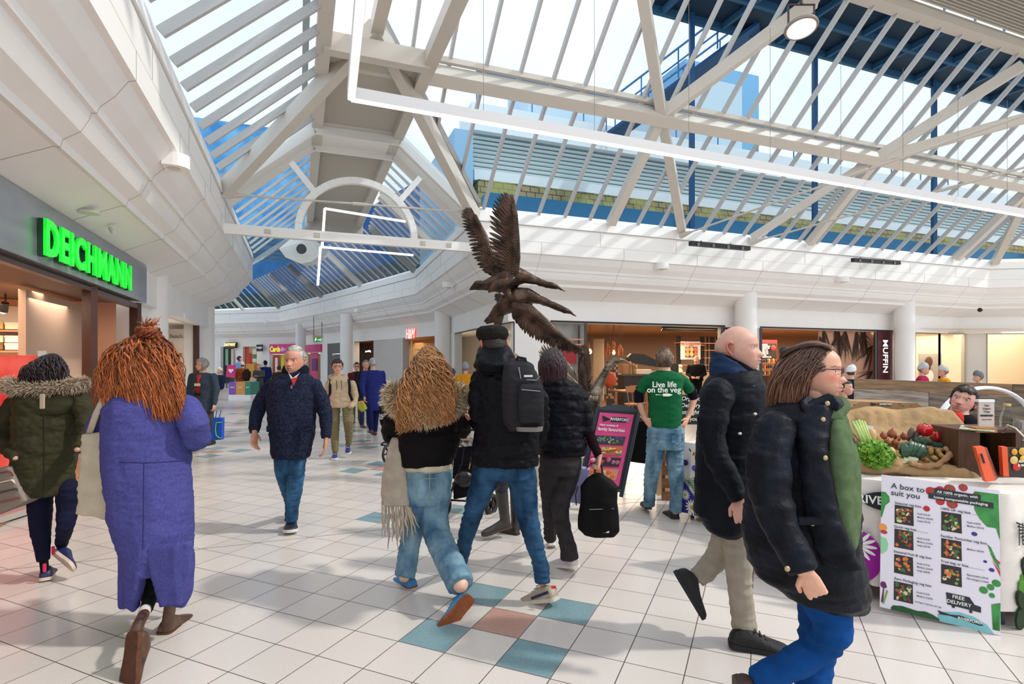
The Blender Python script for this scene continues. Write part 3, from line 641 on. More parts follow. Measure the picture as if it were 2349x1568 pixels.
m = MB(); m.bar(R_(-2.6, 1, 2.52), R_(-2.6, 8.85, 2.52), .08, .05); m.bar(R_(-2.6, 8.9, .0), R_(-2.6, 8.9, 2.56), .12, .12); m.bar(R_(-2.6, 11.1, 0), R_(-2.6, 11.1, 2.56), .14, .1); m.bar(R_(-2.6, 9, 2.5), R_(-2.6, 11.1, 2.5), .1, .08); m.bar(R_(-2.75, 10.9, 0), R_(-3.4, 11.15, 0), .1, .1)
m.bar(R_(-2.6, 9, .05), R_(-2.6, 11.1, .05), .1, .1); structure('window_frame_shoe_shop', m, mat('brown_frame', '#4a3029', .35))
m = MB(); m.quad(R_(-2.62, 8.95, .1), R_(-2.62, 11.05, .1), R_(-2.62, 11.05, 2.48), R_(-2.62, 8.95, 2.48)); structure('window_shoe_shop', m, SHOPGLASS)
m = MB(); p = [R_(-3.3, 8.95, 0), R_(-3.3, 11.1, 0), R_(-3.38, 11.1, 0), R_(-3.38, 8.95, 0)]; m.hexa(p+[q+Vector((0, 0, 2.5)) for q in p]); m.build('window_backing', mat('backing_board', '#c9aa94', .7), label='pale backing board standing behind the side window of the shoe shop', cat='partition')
sh = thing('shoe_shelf', 'wall shelving stacked with shoe boxes inside the shoe shop', 'shelf', ST(-4.6, 11, 0))
for z in (.9, 1.3, 1.72, 2.04): m = MB(); m.bar(R_(-5.6, 10.98, z), R_(-3.75, 10.98, z), .36, .03); m.build('shelf_board', mat('shelf_wood', '#b98a63', .5), sh)
m = MB(); m.bar(R_(-5.6, 11.17, 1.25), R_(-3.75, 11.17, 1.25), .03, 2.4); m.build('back_panel', mat('shelf_back', '#efe3d2', .6), sh)
random.seed(3); proto = {}
BOXC = ['#efe2c6', '#d9b26a', '#f3eee6', '#8a6a3c']
n_ = 0
for z, h in ((1.32, .115), (1.74, .115), (2.06, .12)):
    t = -5.45
    while t < -3.8:
        for lay in range(2 if z < 2 else 1):
            ci = random.choice([0, 0, 1, 2, 2, 3]);
            if ci not in proto:
                m = MB(); m.box((0, 0, h/2), (.19, .3, h-.012), bev=.004); proto[ci] = m.build('shoe_box', mat('box_'+BOXC[ci][1:], BOXC[ci], .6)); o = proto[ci]; lid = MB(); lid.box((0, 0, h-.02), (.2, .31, .035)); lo = lid.build('lid', mat('boxlid_'+BOXC[ci][1:], BOXC[ci], .5, noise=.2), o)
                lo['local'] = 1; ch = [lo]
            else:
                o = proto[ci].copy(); COL.objects.link(o)
                for c_ in [x for x in proto[ci].children]: d = c_.copy(); COL.objects.link(d); d.parent = o
            o['label'] = ['cream', 'gold', 'white', 'brown'][ci]+' shoe box stacked on the shelves inside the shoe shop'; o['category'] = 'shoe box'; o['group'] = 'shoe boxes on the wall shelves'
            if ci != 0: o['group'] = ['', 'gold', 'white', 'brown'][ci]+' shoe boxes on the wall shelves'
            q = ST(t, 10.98, z+lay*h); o.location = q; o.rotation_euler = (0, 0, math.radians(21)); n_ += 1
        t += .215
for k in range(4):
    q = ST(-4.9+k*.3, 10.2, 2.42); e = thing('track_spotlight', 'small black track spotlight on the shoe shop ceiling', 'spotlight', q, 'track spotlights inside the shoe shop')
    m = MB(); m.tube([q, q+Vector((-.06, .03, -.12))], [.045, .055], 14); m.build('head', BLACK, e, smooth=50); m = MB(); m.tube([q, q+Vector((0, 0, .13))], .012, 8); m.build('stem', BLACK, e)
    m = MB(); m.ball(q+Vector((-.062, .031, -.125)), .035, 10, 8); m.build('bulb', mat('spot_bulb', '#fff2d8', .4, emit=6), e)
arealight('shoe_shop_light', ST(-4.6, 8.8, 2.5), 2.2, 150, (1, .74, .52)); arealight('shoe_shop_light_b', ST(-3.6, 9.8, 2.4), 1.2, 25, (1, .85, .7))
e = thing('sale_poster', 'red poster panel standing at the shoe shop threshold', 'poster', ST(-2.9, 3.2, 0))
q0, q1 = G(-40, 1190), G(86, 1172); q0 = W(-60, 828, 5.2); q1 = W(86, 828, 5.9)
m = MB(); m.bar(Vector((q0.x, q0.y, .86)), Vector((q1.x, q1.y, .86)), .04, 1.54); m.build('panel', mat('red_panel', '#c4161c', .35, noise=.25, nscale=3, col2='#e2564a'), e)
m = MB(); m.bar(Vector((q1.x, q1.y, .84)), Vector((q1.x+.05, q1.y+.05, .84)), .07, 1.68); m.bar(Vector((q0.x, q0.y, .05)), Vector((q1.x, q1.y, .05)), .3, .06); m.build('frame', mat('frame_grey', '#b9b2ac', .4, metal=.4), e)

# ---- clothing shop window further along the left wall
m = MB(); m.quad(R_(-6, 13.3, 0), R_(-6, 18.6, 0), R_(-6, 18.6, 2.7), R_(-6, 13.3, 2.7), 0); m.quad(R_(-6, 18.6, 0), R_(-2.8, 18.6, 0), R_(-2.8, 18.6, 2.7), R_(-6, 18.6, 2.7), 0)
m.quad(R_(-3.9, 13.2, 0), R_(-3.9, 18.6, 0), R_(-3.9, 18.6, 2.75), R_(-3.9, 13.2, 2.75), 0); m.quad(R_(-6, 13.3, 2.62), R_(-2.75, 13.3, 2.62), R_(-2.75, 18.6, 2.62), R_(-6, 18.6, 2.62), 0)
m.quad(R_(-6, 13.3, .05), R_(-2.75, 13.3, .05), R_(-2.75, 18.6, .05), R_(-6, 18.6, .05), 0)
structure('wall_clothing_shop', m, mat('clothing_wall', '#e2d6ca', .7))
m = MB(); m.quad(R_(-2.78, 12.9, 0.1), R_(-2.78, 18.2, .1), R_(-2.78, 18.2, 2.66), R_(-2.78, 12.9, 2.66)); structure('window_clothing_shop', m, SHOPGLASS)
m = MB(); m.bar(R_(-2.78, 18.25, 0), R_(-2.78, 18.25, 2.7), .12, .12); m.bar(R_(-2.78, 12.9, 2.66), R_(-2.78, 18.25, 2.66), .08, .08); structure('window_frame_clothing', m, mat('brown_frame', '#4a3029', .35))
m = MB(); p = [R_(-2.74, 18.3, 0), R_(-2.74, 21.2, 0), R_(-3.1, 21.2, 0), R_(-3.1, 18.3, 0)]; m.hexa(p+[q+Vector((0, 0, 3.2)) for q in p]); structure('wall_left_end', m, WHITE)
m = MB(); p = [R_(-2.7, 11.4, 0), R_(-2.7, 12.95, 0), R_(-3.1, 12.95, 0), R_(-3.1, 11.4, 0)]; m.hexa(p+[q+Vector((0, 0, 3.2)) for q in p]); structure('wall_left_pier', m, WHITE)
for body, py, size, mt, lab in (('Bench.', 771, .15, mat('letter_grey', '#77706c', .5), 'grey lettering high on the clothing shop display board'), ("LEVI'S", 814, .13, mat('letter_dark', '#3a3330', .5), 'dark lettering lower on the clothing shop display board')):
    m = MB(); m.text(body, size, sign_frame(W(405, py, 15.9), (1, 0, 0)), .004, off=.003); m.build('board_lettering', mt, label=lab, cat='sign')
m = MB(); q0, q1 = W(388, 828, 16), W(424, 828, 16); m.box(((q0.x+q1.x)/2, 16.02, 1.25), (q1.x-q0.x, .04, 2.5)); m.build('display_board', mat('board_cream', '#efe4d8', .6), label='tall pale display board with brand lettering inside the clothing shop', cat='display board')
arealight('clothing_light', ST(-3.3, 15.5, 2.55), 2.0, 50, (1, .93, .85))
for k in range(3):
    q = ST(-3.1, 13.8+k*1.0, 2.48); m = MB(); m.tube([q, q+Vector((-.05, 0, -.16))], [.07, .08], 12); m.build('window_spotlight', mat('spot_grey', '#9a948e', .5), smooth=50, label='grey spotlight hanging inside the clothing shop window', cat='spotlight', group='spotlights in the clothing shop window')

# == cafe
room(1262, 2050, 6.0, 2.72, WARM, WARMF, WARMC, 'cafe')
solid(1662, 1742, 0, 2.62, .0)
m = MB()
for px_ in (1343, 1655, 1745, 2008): p = pt_(px_, 0, 0); m.bar(p, p+Vector((0, 0, ZT)), .07, .07)
structure('window_frame_cafe', m, mat('cafe_frame', '#3d3a3c', .4)); m = MB()
m.bar(pt_(1262, .0, 2.63), pt_(1662, 0, 2.63), .06, .05); m.bar(pt_(1742, 0, 2.63), pt_(2050, 0, 2.63), .06, .05); structure('trim_cafe_head', m, BLACK)
solid(1262, 1342, 0, 2.6, .25, 'wall_cafe_side', mat('weathered_grey', '#a9aaa6', .7, noise=.25, nscale=5, stretch=(4, 4, .6)), .1)
COPPER = mat('copper', '#c98655', .35, metal=.3); e = thing('copper_shelf_frame', 'copper and black shelf frame on the grey wall behind the swans', 'shelf', pt_(1300, .1, 1.4))
for px_ in (1268, 1328): m = MB(); m.bar(pt_(px_, .1, .3), pt_(px_, .1, 2.55), .05, .05); m.build('upright', DARK, e)
for z in (2.02, 2.16, 1.2): m = MB(); m.bar(pt_(1266, .05, z), pt_(1338, .05, z), .12, .035); m.build('shelf', COPPER, e)
m = MB(); m.bar(pt_(1290, .15, 1.75), pt_(1322, .15, 1.75), .03, .5); m.build('red_board', mat('cafe_red', '#a3131c', .5), e)
BULB = mat('filament', '#ffb45e', .4, emit=14); PIN = mat('pin_wood', '#c06a38', .5)
def pins(px, off, zs, lab, bulb=None):
    e = thing('pendant_lamp', lab, 'pendant lamp', pt_(px, off, 2.6))
    random.seed(int(px))
    for k, (dx, z0, z1) in enumerate(zs):
        a = pt_(px+dx, off, z0); b = pt_(px+dx, off, z1); m = MB(); L = z1-z0
        m.tube([a, a+Vector((0, 0, L*.12)), a+Vector((0, 0, L*.18)), a+Vector((0, 0, L*.82)), a+Vector((0, 0, L*.88)), b], [.014, .016, .03, .03, .016, .014], 8); m.build('rolling_pin', PIN, e, smooth=40)
        m = MB(); m.tube([b, Vector((b.x, b.y, 2.7))], .004, 4); m.build('cord', BLACK, e)
    if bulb:
        q = pt_(px+bulb[0], off, bulb[1]); m = MB(); m.lathe([(.01, -.09), (.045, -.06), (.05, -.02), (.03, .03), (.015, .06)], 14, Matrix.Translation(q)); m.build('bulb', BULB, e, smooth=True)
        m = MB(); m.tube([q+Vector((0, 0, .06)), Vector((q.x, q.y, 2.7))], .006, 5); m.build('bulb_cord', BLACK, e)
Yo = wq(1400, 1.5).y; zz_ = lambda py, px, off: zat(px, py, off)
pins(1395, 1.5, [(-6, 1.57-(828-828)/F+.03, 1.95), (-2, 1.78, 2.15), (2, 1.72, 2.08)], 'cluster of copper-coloured rolling pins hanging nearest the grey door, without a bulb')
pins(1408, 1.5, [(-3, 1.85, 2.2), (1, 1.85, 2.18)], 'pair of rolling pins hanging round a glowing bulb in the middle', (0, 1.86))
pins(1424, 1.5, [(-4, 1.72, 2.08), (-1, 1.76, 2.12), (3, 1.7, 2.0)], 'cluster of rolling pins hanging furthest right, without a bulb')
pins(1354, .9, [(-3, 1.9, 2.1)], 'warm glowing bulb pendant beside the swan wing', (0, 1.87))
m = MB(); wpanel(m, 1361, 1384, .0, 2.45, 5.6, .05); m.build('interior_door', mat('door_taupe', '#a4947f', .6), label='tall taupe door panel in the cafe back wall', cat='door panel')
m = MB(); m.prism([pt_(1516, 2.2, 2.58), pt_(1520, 1.0, 2.58), pt_(1655, 1.0, 2.58), pt_(1640, 1.6, 2.58)], (0, 0, .06)); m.build('ceiling_raft', BLACK, label='black wedge-shaped raft under the cafe ceiling', cat='ceiling panel')
e = thing('cafe_shelving', 'black and copper open shelving along the cafe back wall', 'shelving', pt_(1600, 4.5, 0))
for px_, w in ((1557, .16), (1611, .16), (1623, .05), (1634, .16), (1645, .05)): m = MB(); m.bar(pt_(px_, 4.5, .3), pt_(px_, 4.5, 2.55), w, .06); m.build('post', BLACK, e)
for z, a_, b_ in ((2.28, 1550, 1660), (2.2, 1560, 1612), (2.0, 1612, 1660), (1.7, 1612, 1660), (1.42, 1555, 1660), (1.2, 1612, 1660)): m = MB(); m.bar(pt_(a_, 4.4, z), pt_(b_, 4.4, z), .2, .03); m.build('shelf', COPPER, e)
e = thing('muffin_poster', 'white poster with a tray of six muffins on the cafe wall', 'poster', pt_(1584, 4.3, 2)); zt_, zb_ = zat(1584, 783, 4.3), zat(1584, 824, 4.3)
m = MB(); wpanel(m, 1562, 1607, zb_, zt_, 4.3, .03); m.build('sheet', mat('poster_paper', '#efe6dc', .6, emit=.25), e)
m = MB(); wpanel(m, 1573, 1600, zat(1586, 819, 4.26), zat(1586, 795, 4.26), 4.26, .03); m.build('tray', mat('tray_brown', '#7a5238', .6), e)
for r in range(2):
    for c_ in range(3):
        m = MB(); q = pt_(1577.5+c_*9, 4.2, zat(1586, 801.5+r*11, 4.2)); m.ball(q, (.085, .03, .1), 12, 8); m.build('muffin_picture', mat('muffin_tan'+str(c_), ['#e0a86a', '#f0cf9a', '#d98250'][c_], .7), e, smooth=True)
a, b = pt_(1564, 4.2, 0), pt_(1606, 4.2, 0); m = MB(); m.text('HERE TO CURE HANGERS', .1, sign_frame((a+b)/2+Vector((0, 0, zat(1584, 788, 4.2))), b-a), .003, off=.004, sx=.85); m.text('IN BREAK', .05, sign_frame((a+b)/2+Vector((0, 0, zat(1584, 792, 4.2))), b-a), .003, off=.003); m.build('lettering', mat('orange_ink', '#e0853a', .6), e)
e = thing('cafe_counter', 'dark cafe counter covered with crates and mosaic blocks', 'counter', pt_(1480, 1.4, 0))
m = MB(); wpanel(m, 1432, 1560, 0, 1.1, 1.8, .7); m.build('body', mat('counter_dark', '#2b2019', .5, noise=.4, nscale=4), e)
m = MB(); wpanel(m, 1428, 1562, 1.1, 1.15, 1.75, .8); m.build('worktop', mat('counter_top', '#4b3a2e', .4), e)
m = MB(); wpanel(m, 1555, 1660, 0, 1.15, 3.2, .7); m.build('rear_body', mat('counter_pale', '#c8a888', .5), e)
e = thing('mosaic_pillar', 'pillar clad in small dark and tan wooden squares', 'pillar', pt_(1405, 1.2, 0)); m = MB(); m2 = MB(); random.seed(8)
for r in range(17):
    for c_ in range(6):
        px_ = 1391+c_*4.4; (m if (random.random() < .55) else m2).hexa([pt_(px_, 1.2, .2+r*.08), pt_(px_+4.1, 1.2, .2+r*.08), pt_(px_+4.1, 1.24+random.random()*.05, .2+r*.08), pt_(px_, 1.26, .2+r*.08)]+[pt_(px_, 1.2, .275+r*.08), pt_(px_+4.1, 1.2, .275+r*.08), pt_(px_+4.1, 1.26, .275+r*.08), pt_(px_, 1.26, .275+r*.08)])
m.build('dark_squares', mat('sq_dark', '#2a1a12', .5), e); m2.build('tan_squares', mat('sq_tan', '#c18a55', .5), e)
random.seed(12)
for k, (px_, z, w, h, c_, nm, lab, off) in enumerate(((1434, 1.15, .22, .32, '#a8764c', 'wooden_box', 'pale wooden box on the left end of the cafe counter', 1.7), (1446, 1.15, .10, .42, '#8c6a4a', 'pepper_mill', 'tall wooden mill on the cafe counter beside the swan beak', 1.7), (1453, 1.15, .09, .36, '#7c5a3c', 'pepper_mill', 'shorter wooden mill next to the tall one', 1.7), (1460, 1.15, .09, .3, '#9c7a58', 'pepper_mill', 'shortest wooden mill on the counter', 1.7),
        (1475, 1.15, .5, .16, '#d6c4ae', 'paper_stack', 'stack of pale paper bags on the counter', 1.65), (1497, 1.15, .4, .1, '#b8a088', 'paper_stack', 'low heap of wrapped packets behind the green shirt', 1.65), (1560, 1.15, .22, .3, '#d9c8a8', 'coffee_cup', 'cream cup stack standing by the shelving', 3.0), (1545, 1.15, .3, .34, '#1a1716', 'coffee_machine', 'black coffee machine right of the green shirt', 2.6))):
    q = pt_(px_, off+.2, z); m = MB()
    if nm in ('pepper_mill', 'coffee_cup'): m.lathe([(w*.4, 0), (w*.5, .02), (w*.3, h*.5), (w*.45, h*.8), (w*.2, h)], 12, Matrix.Translation(q))
    else: m.box(q+Vector((0, 0, h/2)), (w, .25, h), bev=.015)
    m.build(nm, mat('it_'+c_[1:], c_, .6), label=lab, cat=nm.replace('_', ' '))
m = MB(); q = pt_(1470, 1.9, 1.6); m.prism([q+Vector((-.42, 0, -.05)), q+Vector((.55, 0, -.22)), q+Vector((.5, 0, .0)), q+Vector((.1, 0, .2)), q+Vector((-.3, 0, .22)), q+Vector((-.42, 0, .1))], (0, .3, 0)); m.build('coffee_grinder', BLACK, label='black hooded machine with sloping lid on the cafe counter', cat='machine')
m = MB(); q = pt_(1399, .9, 1.02); m.ball(q, (.2, .15, .24), 14, 10); m.build('orange_bag', mat('orange_bag', '#d8542a', .6, noise=.3), smooth=True, label='bulging orange bag beside the mosaic pillar', cat='bag')
def stool(q, s, lab):
    e = thing('cafe_chair', lab, 'chair', q); wood = mat('chair_wood', '#b06a3c', .5)
    m = MB(); m.box(q+Vector((0, 0, .45*s)), (.4*s, .38*s, .035*s), bev=.01); m.build('seat', wood, e)
    for dx in (-1, 1):
        for dy in (-1, 1): m = MB(); m.tube([q+Vector((dx*.2*s, dy*.18*s, 0)), q+Vector((dx*.15*s, dy*.14*s, .44*s))], .017, 8); m.build('leg', wood, e)
    m = MB(); m.bar(q+Vector((-.22*s, -.17*s, .82*s)), q+Vector((.22*s, -.17*s, .82*s)), .03, .14*s); m.build('backrest', wood, e)
    for dx in (-1, 0, 1): m = MB(); m.tube([q+Vector((dx*.14*s, -.16*s, .45*s)), q+Vector((dx*.18*s, -.17*s, .78*s))], .012, 6); m.build('back_post', wood, e)
for px_, o_, l_ in ((1392, -1.3, 'wooden cafe chair nearest the lowest swan'), (1420, -.9, 'middle wooden cafe chair before the counter'), (1452, -1.2, 'wooden cafe chair furthest right, close to the green shirt')):
    q = wq(px_, 0)+AX*o_; stool(Vector((q.x, q.y, 0)), 1.05, l_)
e = thing('cafe_table', 'long wooden cafe table behind the pink sign board', 'table', wq(1420, 0)+AX*-.5); q = wq(1400, 0)+AX*-.3; q2 = wq(1470, 0)+AX*-.3
m = MB(); m.bar(q+Vector((0, 0, .76)), q2+Vector((0, 0, .76)), .6, .04); m.build('tabletop', mat('chair_wood', '#b06a3c', .5), e)
for a_ in (q, q2): m = MB(); m.bar(a_, a_+Vector((0, 0, .74)), .06, .06); m.build('leg', mat('chair_wood', '#b06a3c', .5), e)
e = thing('menu_board', 'red-framed black menu board with white text and a red fruit', 'menu board', pt_(1760, 3.5, 2))
def mb_(px0, px1, y0, y1, mt, nm, off): m = MB(); c_ = (px0+px1)/2; wpanel(m, px0, px1, zat(c_, y1, off), zat(c_, y0, off), off, .03); m.build(nm, mt, e)
mb_(1742, 1783, 779, 831, mat('cafe_red', '#a3131c', .5), 'frame', 3.5); mb_(1743, 1782, 787, 823, mat('board_black', '#1c1614', .5), 'board', 3.44)
a, b = pt_(1743, 3.36, 0), pt_(1782, 3.36, 0); m = MB()
for k, t_ in enumerate(('BREAKFAST', 'BREAK MUFFINS', 'SAVOURY  2.95', 'BERRY  2.75', 'LEMON  2.75', 'COFFEE  2.60', 'TEA  2.20', 'CHOCOLATE  2.95')): m.text(t_, .07, sign_frame(a.lerp(b, .1)+Vector((0, 0, zat(1760, 790.5+k*4, 3.36))), b-a), .002, off=.003, align='LEFT', sx=.85)
m.build('lettering', mat('paint_white', '#eee', .5), e); m = MB(); m.ball(pt_(1774, 3.35, zat(1774, 798, 3.35)), (.1, .02, .11), 12, 8); m.build('fruit_picture', mat('fruit_red', '#c7281f', .5), e, smooth=True)
m = MB(); wpanel(m, 1742, 1800, 0, 1.05, 1.9, .6); m.build('cafe_display_case', mat('counter_dark', '#2b2019', .5), label='dark display counter under the menu board', cat='counter')
random.seed(5); jc = ['#6b4a8f', '#3d6b3a', '#d8c7a0', '#a5402c', '#e2b54f', '#7a2f2a']
protoj = None
for r, z in enumerate((1.06, 1.3, 1.52)):
    m = MB(); wpanel(m, 1742, 1785, z-.02, z, 2.4, .3); m.build('jar_shelf', COPPER, label=['lowest', 'middle', 'upper'][r]+' copper shelf of jars under the menu board', cat='shelf')
    for k in range(8):
        q = pt_(1744+k*5, 2.5, z); m = MB(); hh = .12+.04*random.random(); m.lathe([(.035, 0), (.04, .01), (.04, hh*.75), (.02, hh*.85), (.02, hh)], 10, Matrix.Translation(q)); ci = (r*8+k) % 6
        m.build('jar', mat('jar'+str(ci), jc[ci], .3), smooth=40, label=['purple', 'green', 'cream', 'red', 'yellow', 'maroon'][ci]+' jar on the cafe shelves under the menu board', cat='jar', group=['purple', 'green', 'cream', 'red', 'yellow', 'maroon'][ci]+' jars on the cafe shelves')
e = thing('cafe_mural', 'brown feathery wall mural left of the maroon sign', 'mural', pt_(1950, .3, 1.3)); m = MB(); wpanel(m, 1878, 2005, .1, 2.58, .3, .03); m.build('ground', mat('mural_tan', '#bb8f77', .7), e)
random.seed(4); m = MB()
for (bx, by, an) in ((1890, 757, 75), (1915, 757, 60), (1940, 757, 95), (1965, 757, 75), (1985, 757, 110), (2003, 790, 130), (1880, 770, 70), (2003, 850, 150), (1925, 757, 100), (1975, 757, 55)):
    for k in range(16):
        a_ = math.radians(an+random.uniform(-28, 28)); L = random.uniform(20, 80); x1, y1 = bx+math.cos(a_)*L*.7, by+math.sin(a_)*L
        if not 1879 < x1 < 2004: continue
        w_ = random.uniform(1, 2.6); xm, ym = (bx+x1)/2, (by+y1)/2; P_ = lambda x, y: pt_(x, .27, zat(1940, y, .27))
        m.add([P_(bx, by), P_(xm+w_, ym), P_(x1, y1), P_(xm-w_, ym)], [(0, 1, 2, 3)])
m.build('feather_strokes', mat('mural_brown', '#4a2b1c', .7), e)
e = thing('muffin_sign', 'maroon vertical sign with white sideways lettering beside the column', 'sign', pt_(2030, -.05, 1.3)); m = MB(); wpanel(m, 2013, 2048, .1, zat(2030, 760), -.05, .08); m.build('board', mat('maroon', '#4b1620', .4), e)
a, b = pt_(2013, -.15, 0), pt_(2048, -.15, 0); d_ = (b-a).normalized(); n_ = d_.cross(Vector((0, 0, 1))); o_ = (a+b)/2+Vector((0, 0, zat(2030, 817)))
Mv = Matrix(((0, d_.x, n_.x, o_.x), (0, d_.y, n_.y, o_.y), (-1, 0, 0, o_.z), (0, 0, 0, 1))); m = MB(); m.text('MUFFIN', .33, Mv, .006, off=.006, sx=1.02); o2 = Mv @ Vector((1.5, 0, 0)); Mv2 = Mv.copy(); Mv2.translation = o2; m.text('BREAK', .33, Mv2, .006, off=.006, sx=1.02); m.build('lettering', mat('sign_lit_white', '#f5eef0', .5, emit=.5), e)
m = MB(); a, b = pt_(1662, -.02, 0), pt_(1690, -.02, 0); wpanel(m, 1658, 1692, 2.35, 2.6, -.02, .05); fs_ = m.build('fascia_sign', mat('maroon', '#4b1620', .4), label='narrow maroon strip sign partly hidden behind the bald head', cat='sign'); m = MB(); m.text('LIKE A', .13, sign_frame(pt_(1674, -.10, 2.47), pt_(1690, 0, 0)-pt_(1660, 0, 0)), .003, off=.002); m.build('lettering', mat('sign_lit_white', '#f5eef0', .5, emit=.5), fs_)
arealight('cafe_light', pt_(1500, 2.6, 2.6), 3.5, 480, (1, .77, .54)); arealight('cafe_light_b', pt_(1850, 2.4, 2.6), 3.5, 380, (1, .80, .58))
for px_ in (1455, 1485): # wall washers: warm scallops
    l_ = bpy.data.lights.new('wall_washer', 'SPOT'); o = bpy.data.objects.new('wall_washer', l_); COL.objects.link(o); l_.energy = 60; l_.color = (1, .62, .32); l_.spot_size = 1.0; o.location = pt_(px_, 5.5, 2.4); o.rotation_euler = (Vector(pt_(px_, 5.9, 1.2))-Vector(o.location)).to_track_quat('-Z', 'Y').to_euler()
# ---- white gallery windows at the far right
room(2097, 2349+60, 2.2, 2.75, CREAM, mat('gallery_floor', '#cdbba0', .4), CREAM, 'gallery'); solid(2216, 2262)
pane(2098, 2155, .1, ZT); pane(2155, 2215, .1, ZT, 'window_pane', mat('thin_frame', '#9c958c', .4)); pane(2263, 2349+30, .1, ZT, 'window_pane', mat('thin_frame', '#9c958c', .4))
arealight('gallery_light', pt_(2150, 1.0, 2.65), 2, 60, (1, .85, .62)); arealight('gallery_light_b', pt_(2320, 1.2, 2.65), 2.5, 60, (1, .86, .64))
e = thing('portrait_poster', 'large photograph of a smiling person in white in the gallery window', 'poster', pt_(2133, 1.6, 1.5)); m = MB(); wpanel(m, 2108, 2160, .4, zat(2133, 811, 1.6), 1.6, .03); m.build('sheet', mat('poster_grey', '#a89f96', .6), e)
m = MB(); m.ball(pt_(2131, 1.55, zat(2131, 829, 1.55)), (.15, .03, .21), 16, 12); m.ball(pt_(2131, 1.56, zat(2131, 842, 1.55)), (.07, .03, .14), 12, 8); m.build('face_picture', mat('pic_brown', '#5a3524', .6), e, smooth=True)
m = MB(); m.ball(pt_(2133, 1.58, zat(2133, 862, 1.58)), (.40, .03, .30), 16, 12); m.build('clothing_picture', mat('paper_white', '#efe6e2', .6), e, smooth=True)
l_ = bpy.data.lights.new('picture_light', 'SPOT'); o = bpy.data.objects.new('picture_light', l_); COL.objects.link(o); l_.energy = 80; l_.color = (1, .85, .6); l_.spot_size = 1.1; o.location = pt_(2135, 1.45, 2.6); o.rotation_euler = (Vector(pt_(2135, 1.7, 1.2))-Vector(o.location)).to_track_quat('-Z', 'Y').to_euler()

# == roofs outside, seen through the glazing
def outbox(s0, s1, t0, t1, z0, z1, m, name, lab, cat='building'):
    b = MB(); p = [ST(s0, t0, z0), ST(s1, t0, z0), ST(s1, t1, z0), ST(s0, t1, z0)]; b.hexa(p+[q+Vector((0, 0, z1-z0)) for q in p]); return b.build(name, m, label=lab, cat=cat)
def tile_mat():
    m = bpy.data.materials.new('hung_tiles'); m.use_nodes = True; n = m.node_tree.nodes; l = m.node_tree.links; p = n['Principled BSDF']
    tc = n.new('ShaderNodeTexCoord'); br = n.new('ShaderNodeTexBrick'); mp = n.new('ShaderNodeMapping'); mp.inputs['Rotation'].default_value = (math.radians(90), 0, 0)
    r = n.new('ShaderNodeMapping'); r.inputs['Rotation'].default_value = (0, 0, -math.radians(21)); l.new(tc.outputs['Object'], r.inputs[0]); sp = n.new('ShaderNodeSeparateXYZ'); cb = n.new('ShaderNodeCombineXYZ'); l.new(r.outputs[0], sp.inputs[0]); l.new(sp.outputs[0], cb.inputs[0]); l.new(sp.outputs[2], cb.inputs[1]); l.new(cb.outputs[0], br.inputs['Vector'])
    br.inputs['Scale'].default_value = 1; br.inputs['Brick Width'].default_value = .32; br.inputs['Row Height'].default_value = .2; br.inputs['Mortar Size'].default_value = .014
    br.inputs['Color1'].default_value = (*srgb('#95825f'), 1); br.inputs['Color2'].default_value = (*srgb('#7f7a55'), 1); br.inputs['Mortar'].default_value = (*srgb('#2c2723'), 1)
    nz = n.new('ShaderNodeTexNoise'); nz.inputs['Scale'].default_value = 1.2; l.new(tc.outputs['Object'], nz.inputs[0]); mx = n.new('ShaderNodeMix'); mx.data_type = 'RGBA'; rr = n.new('ShaderNodeMapRange'); rr.inputs['From Min'].default_value = .45; rr.inputs['From Max'].default_value = .6; l.new(nz.outputs['Fac'], rr.inputs[0]);
    mm = n.new('ShaderNodeMath'); mm.operation = 'MULTIPLY'; mm.inputs[1].default_value = .55; l.new(rr.outputs[0], mm.inputs[0]); l.new(mm.outputs[0], mx.inputs[0]); l.new(br.outputs['Color'], mx.inputs[6]); mx.inputs[7].default_value = (*srgb('#a3a05c'), 1); l.new(mx.outputs[2], p.inputs['Base Color']); p.inputs['Roughness'].default_value = .9
    return m
TILES = tile_mat(); OB = mat('roof_blue', '#3f76a8', .6); OW = mat('roof_white', '#dfe3e4', .6); ODK = mat('roof_dark_blue', '#1f4e78', .6)
b = MB(); b.hexa([ST(5.2, 16.6, 5.4), ST(40, 16.6, 5.4), ST(40, 18.5, 5.4), ST(5.2, 18.5, 5.4), ST(5.4, 17.1, 7.45), ST(40, 17.1, 7.45), ST(40, 18.5, 7.45), ST(5.4, 18.5, 7.45)]); b.build('tiled_mansard', TILES, label='mossy brown tile-hung mansard seen through the roof glazing', cat='building')
outbox(4.6, 40, 13.8, 14.3, 5.0, 6.0, mat('shadow_strip_blue', '#2b7199', .6), 'eaves_shadow_strip', 'dark blue strip standing in for the shadow outside the glazing eaves')  # solid dark strip painted as the shadow at the foot of the mansard
e = thing('roof_plant_screen', 'white parapet with grey louvred cladding above the tiled mansard', 'building', ST(6, 17.5, 7.4))
for z0_, z1_, mt, nm, tt in ((7.45, 7.8, OW, 'parapet', 17.2), (7.8, 9.2, mat('louvre_back', '#a3b0ae', .6), 'louvre_back', 17.9), (9.2, 10.1, OW, 'upper_parapet', 17.5)):
    b = MB(); p = [ST(5.3, tt, z0_), ST(40, tt, z0_), ST(40, 19, z0_), ST(5.3, 19, z0_)]; b.hexa(p+[q+Vector((0, 0, z1_-z0_)) for q in p]); b.build(nm, mt, e)
b = MB()
for k in range(9): b.bar(ST(5.3, 17.8, 7.88+k*.15), ST(40, 17.8, 7.88+k*.15), .03, .09, up=Vector((0, 0, 1))-AX*.8)
b.build('louvre_blades', mat('louvre_blade', '#d3dad8', .5), e)
b = MB(); k = 5.5
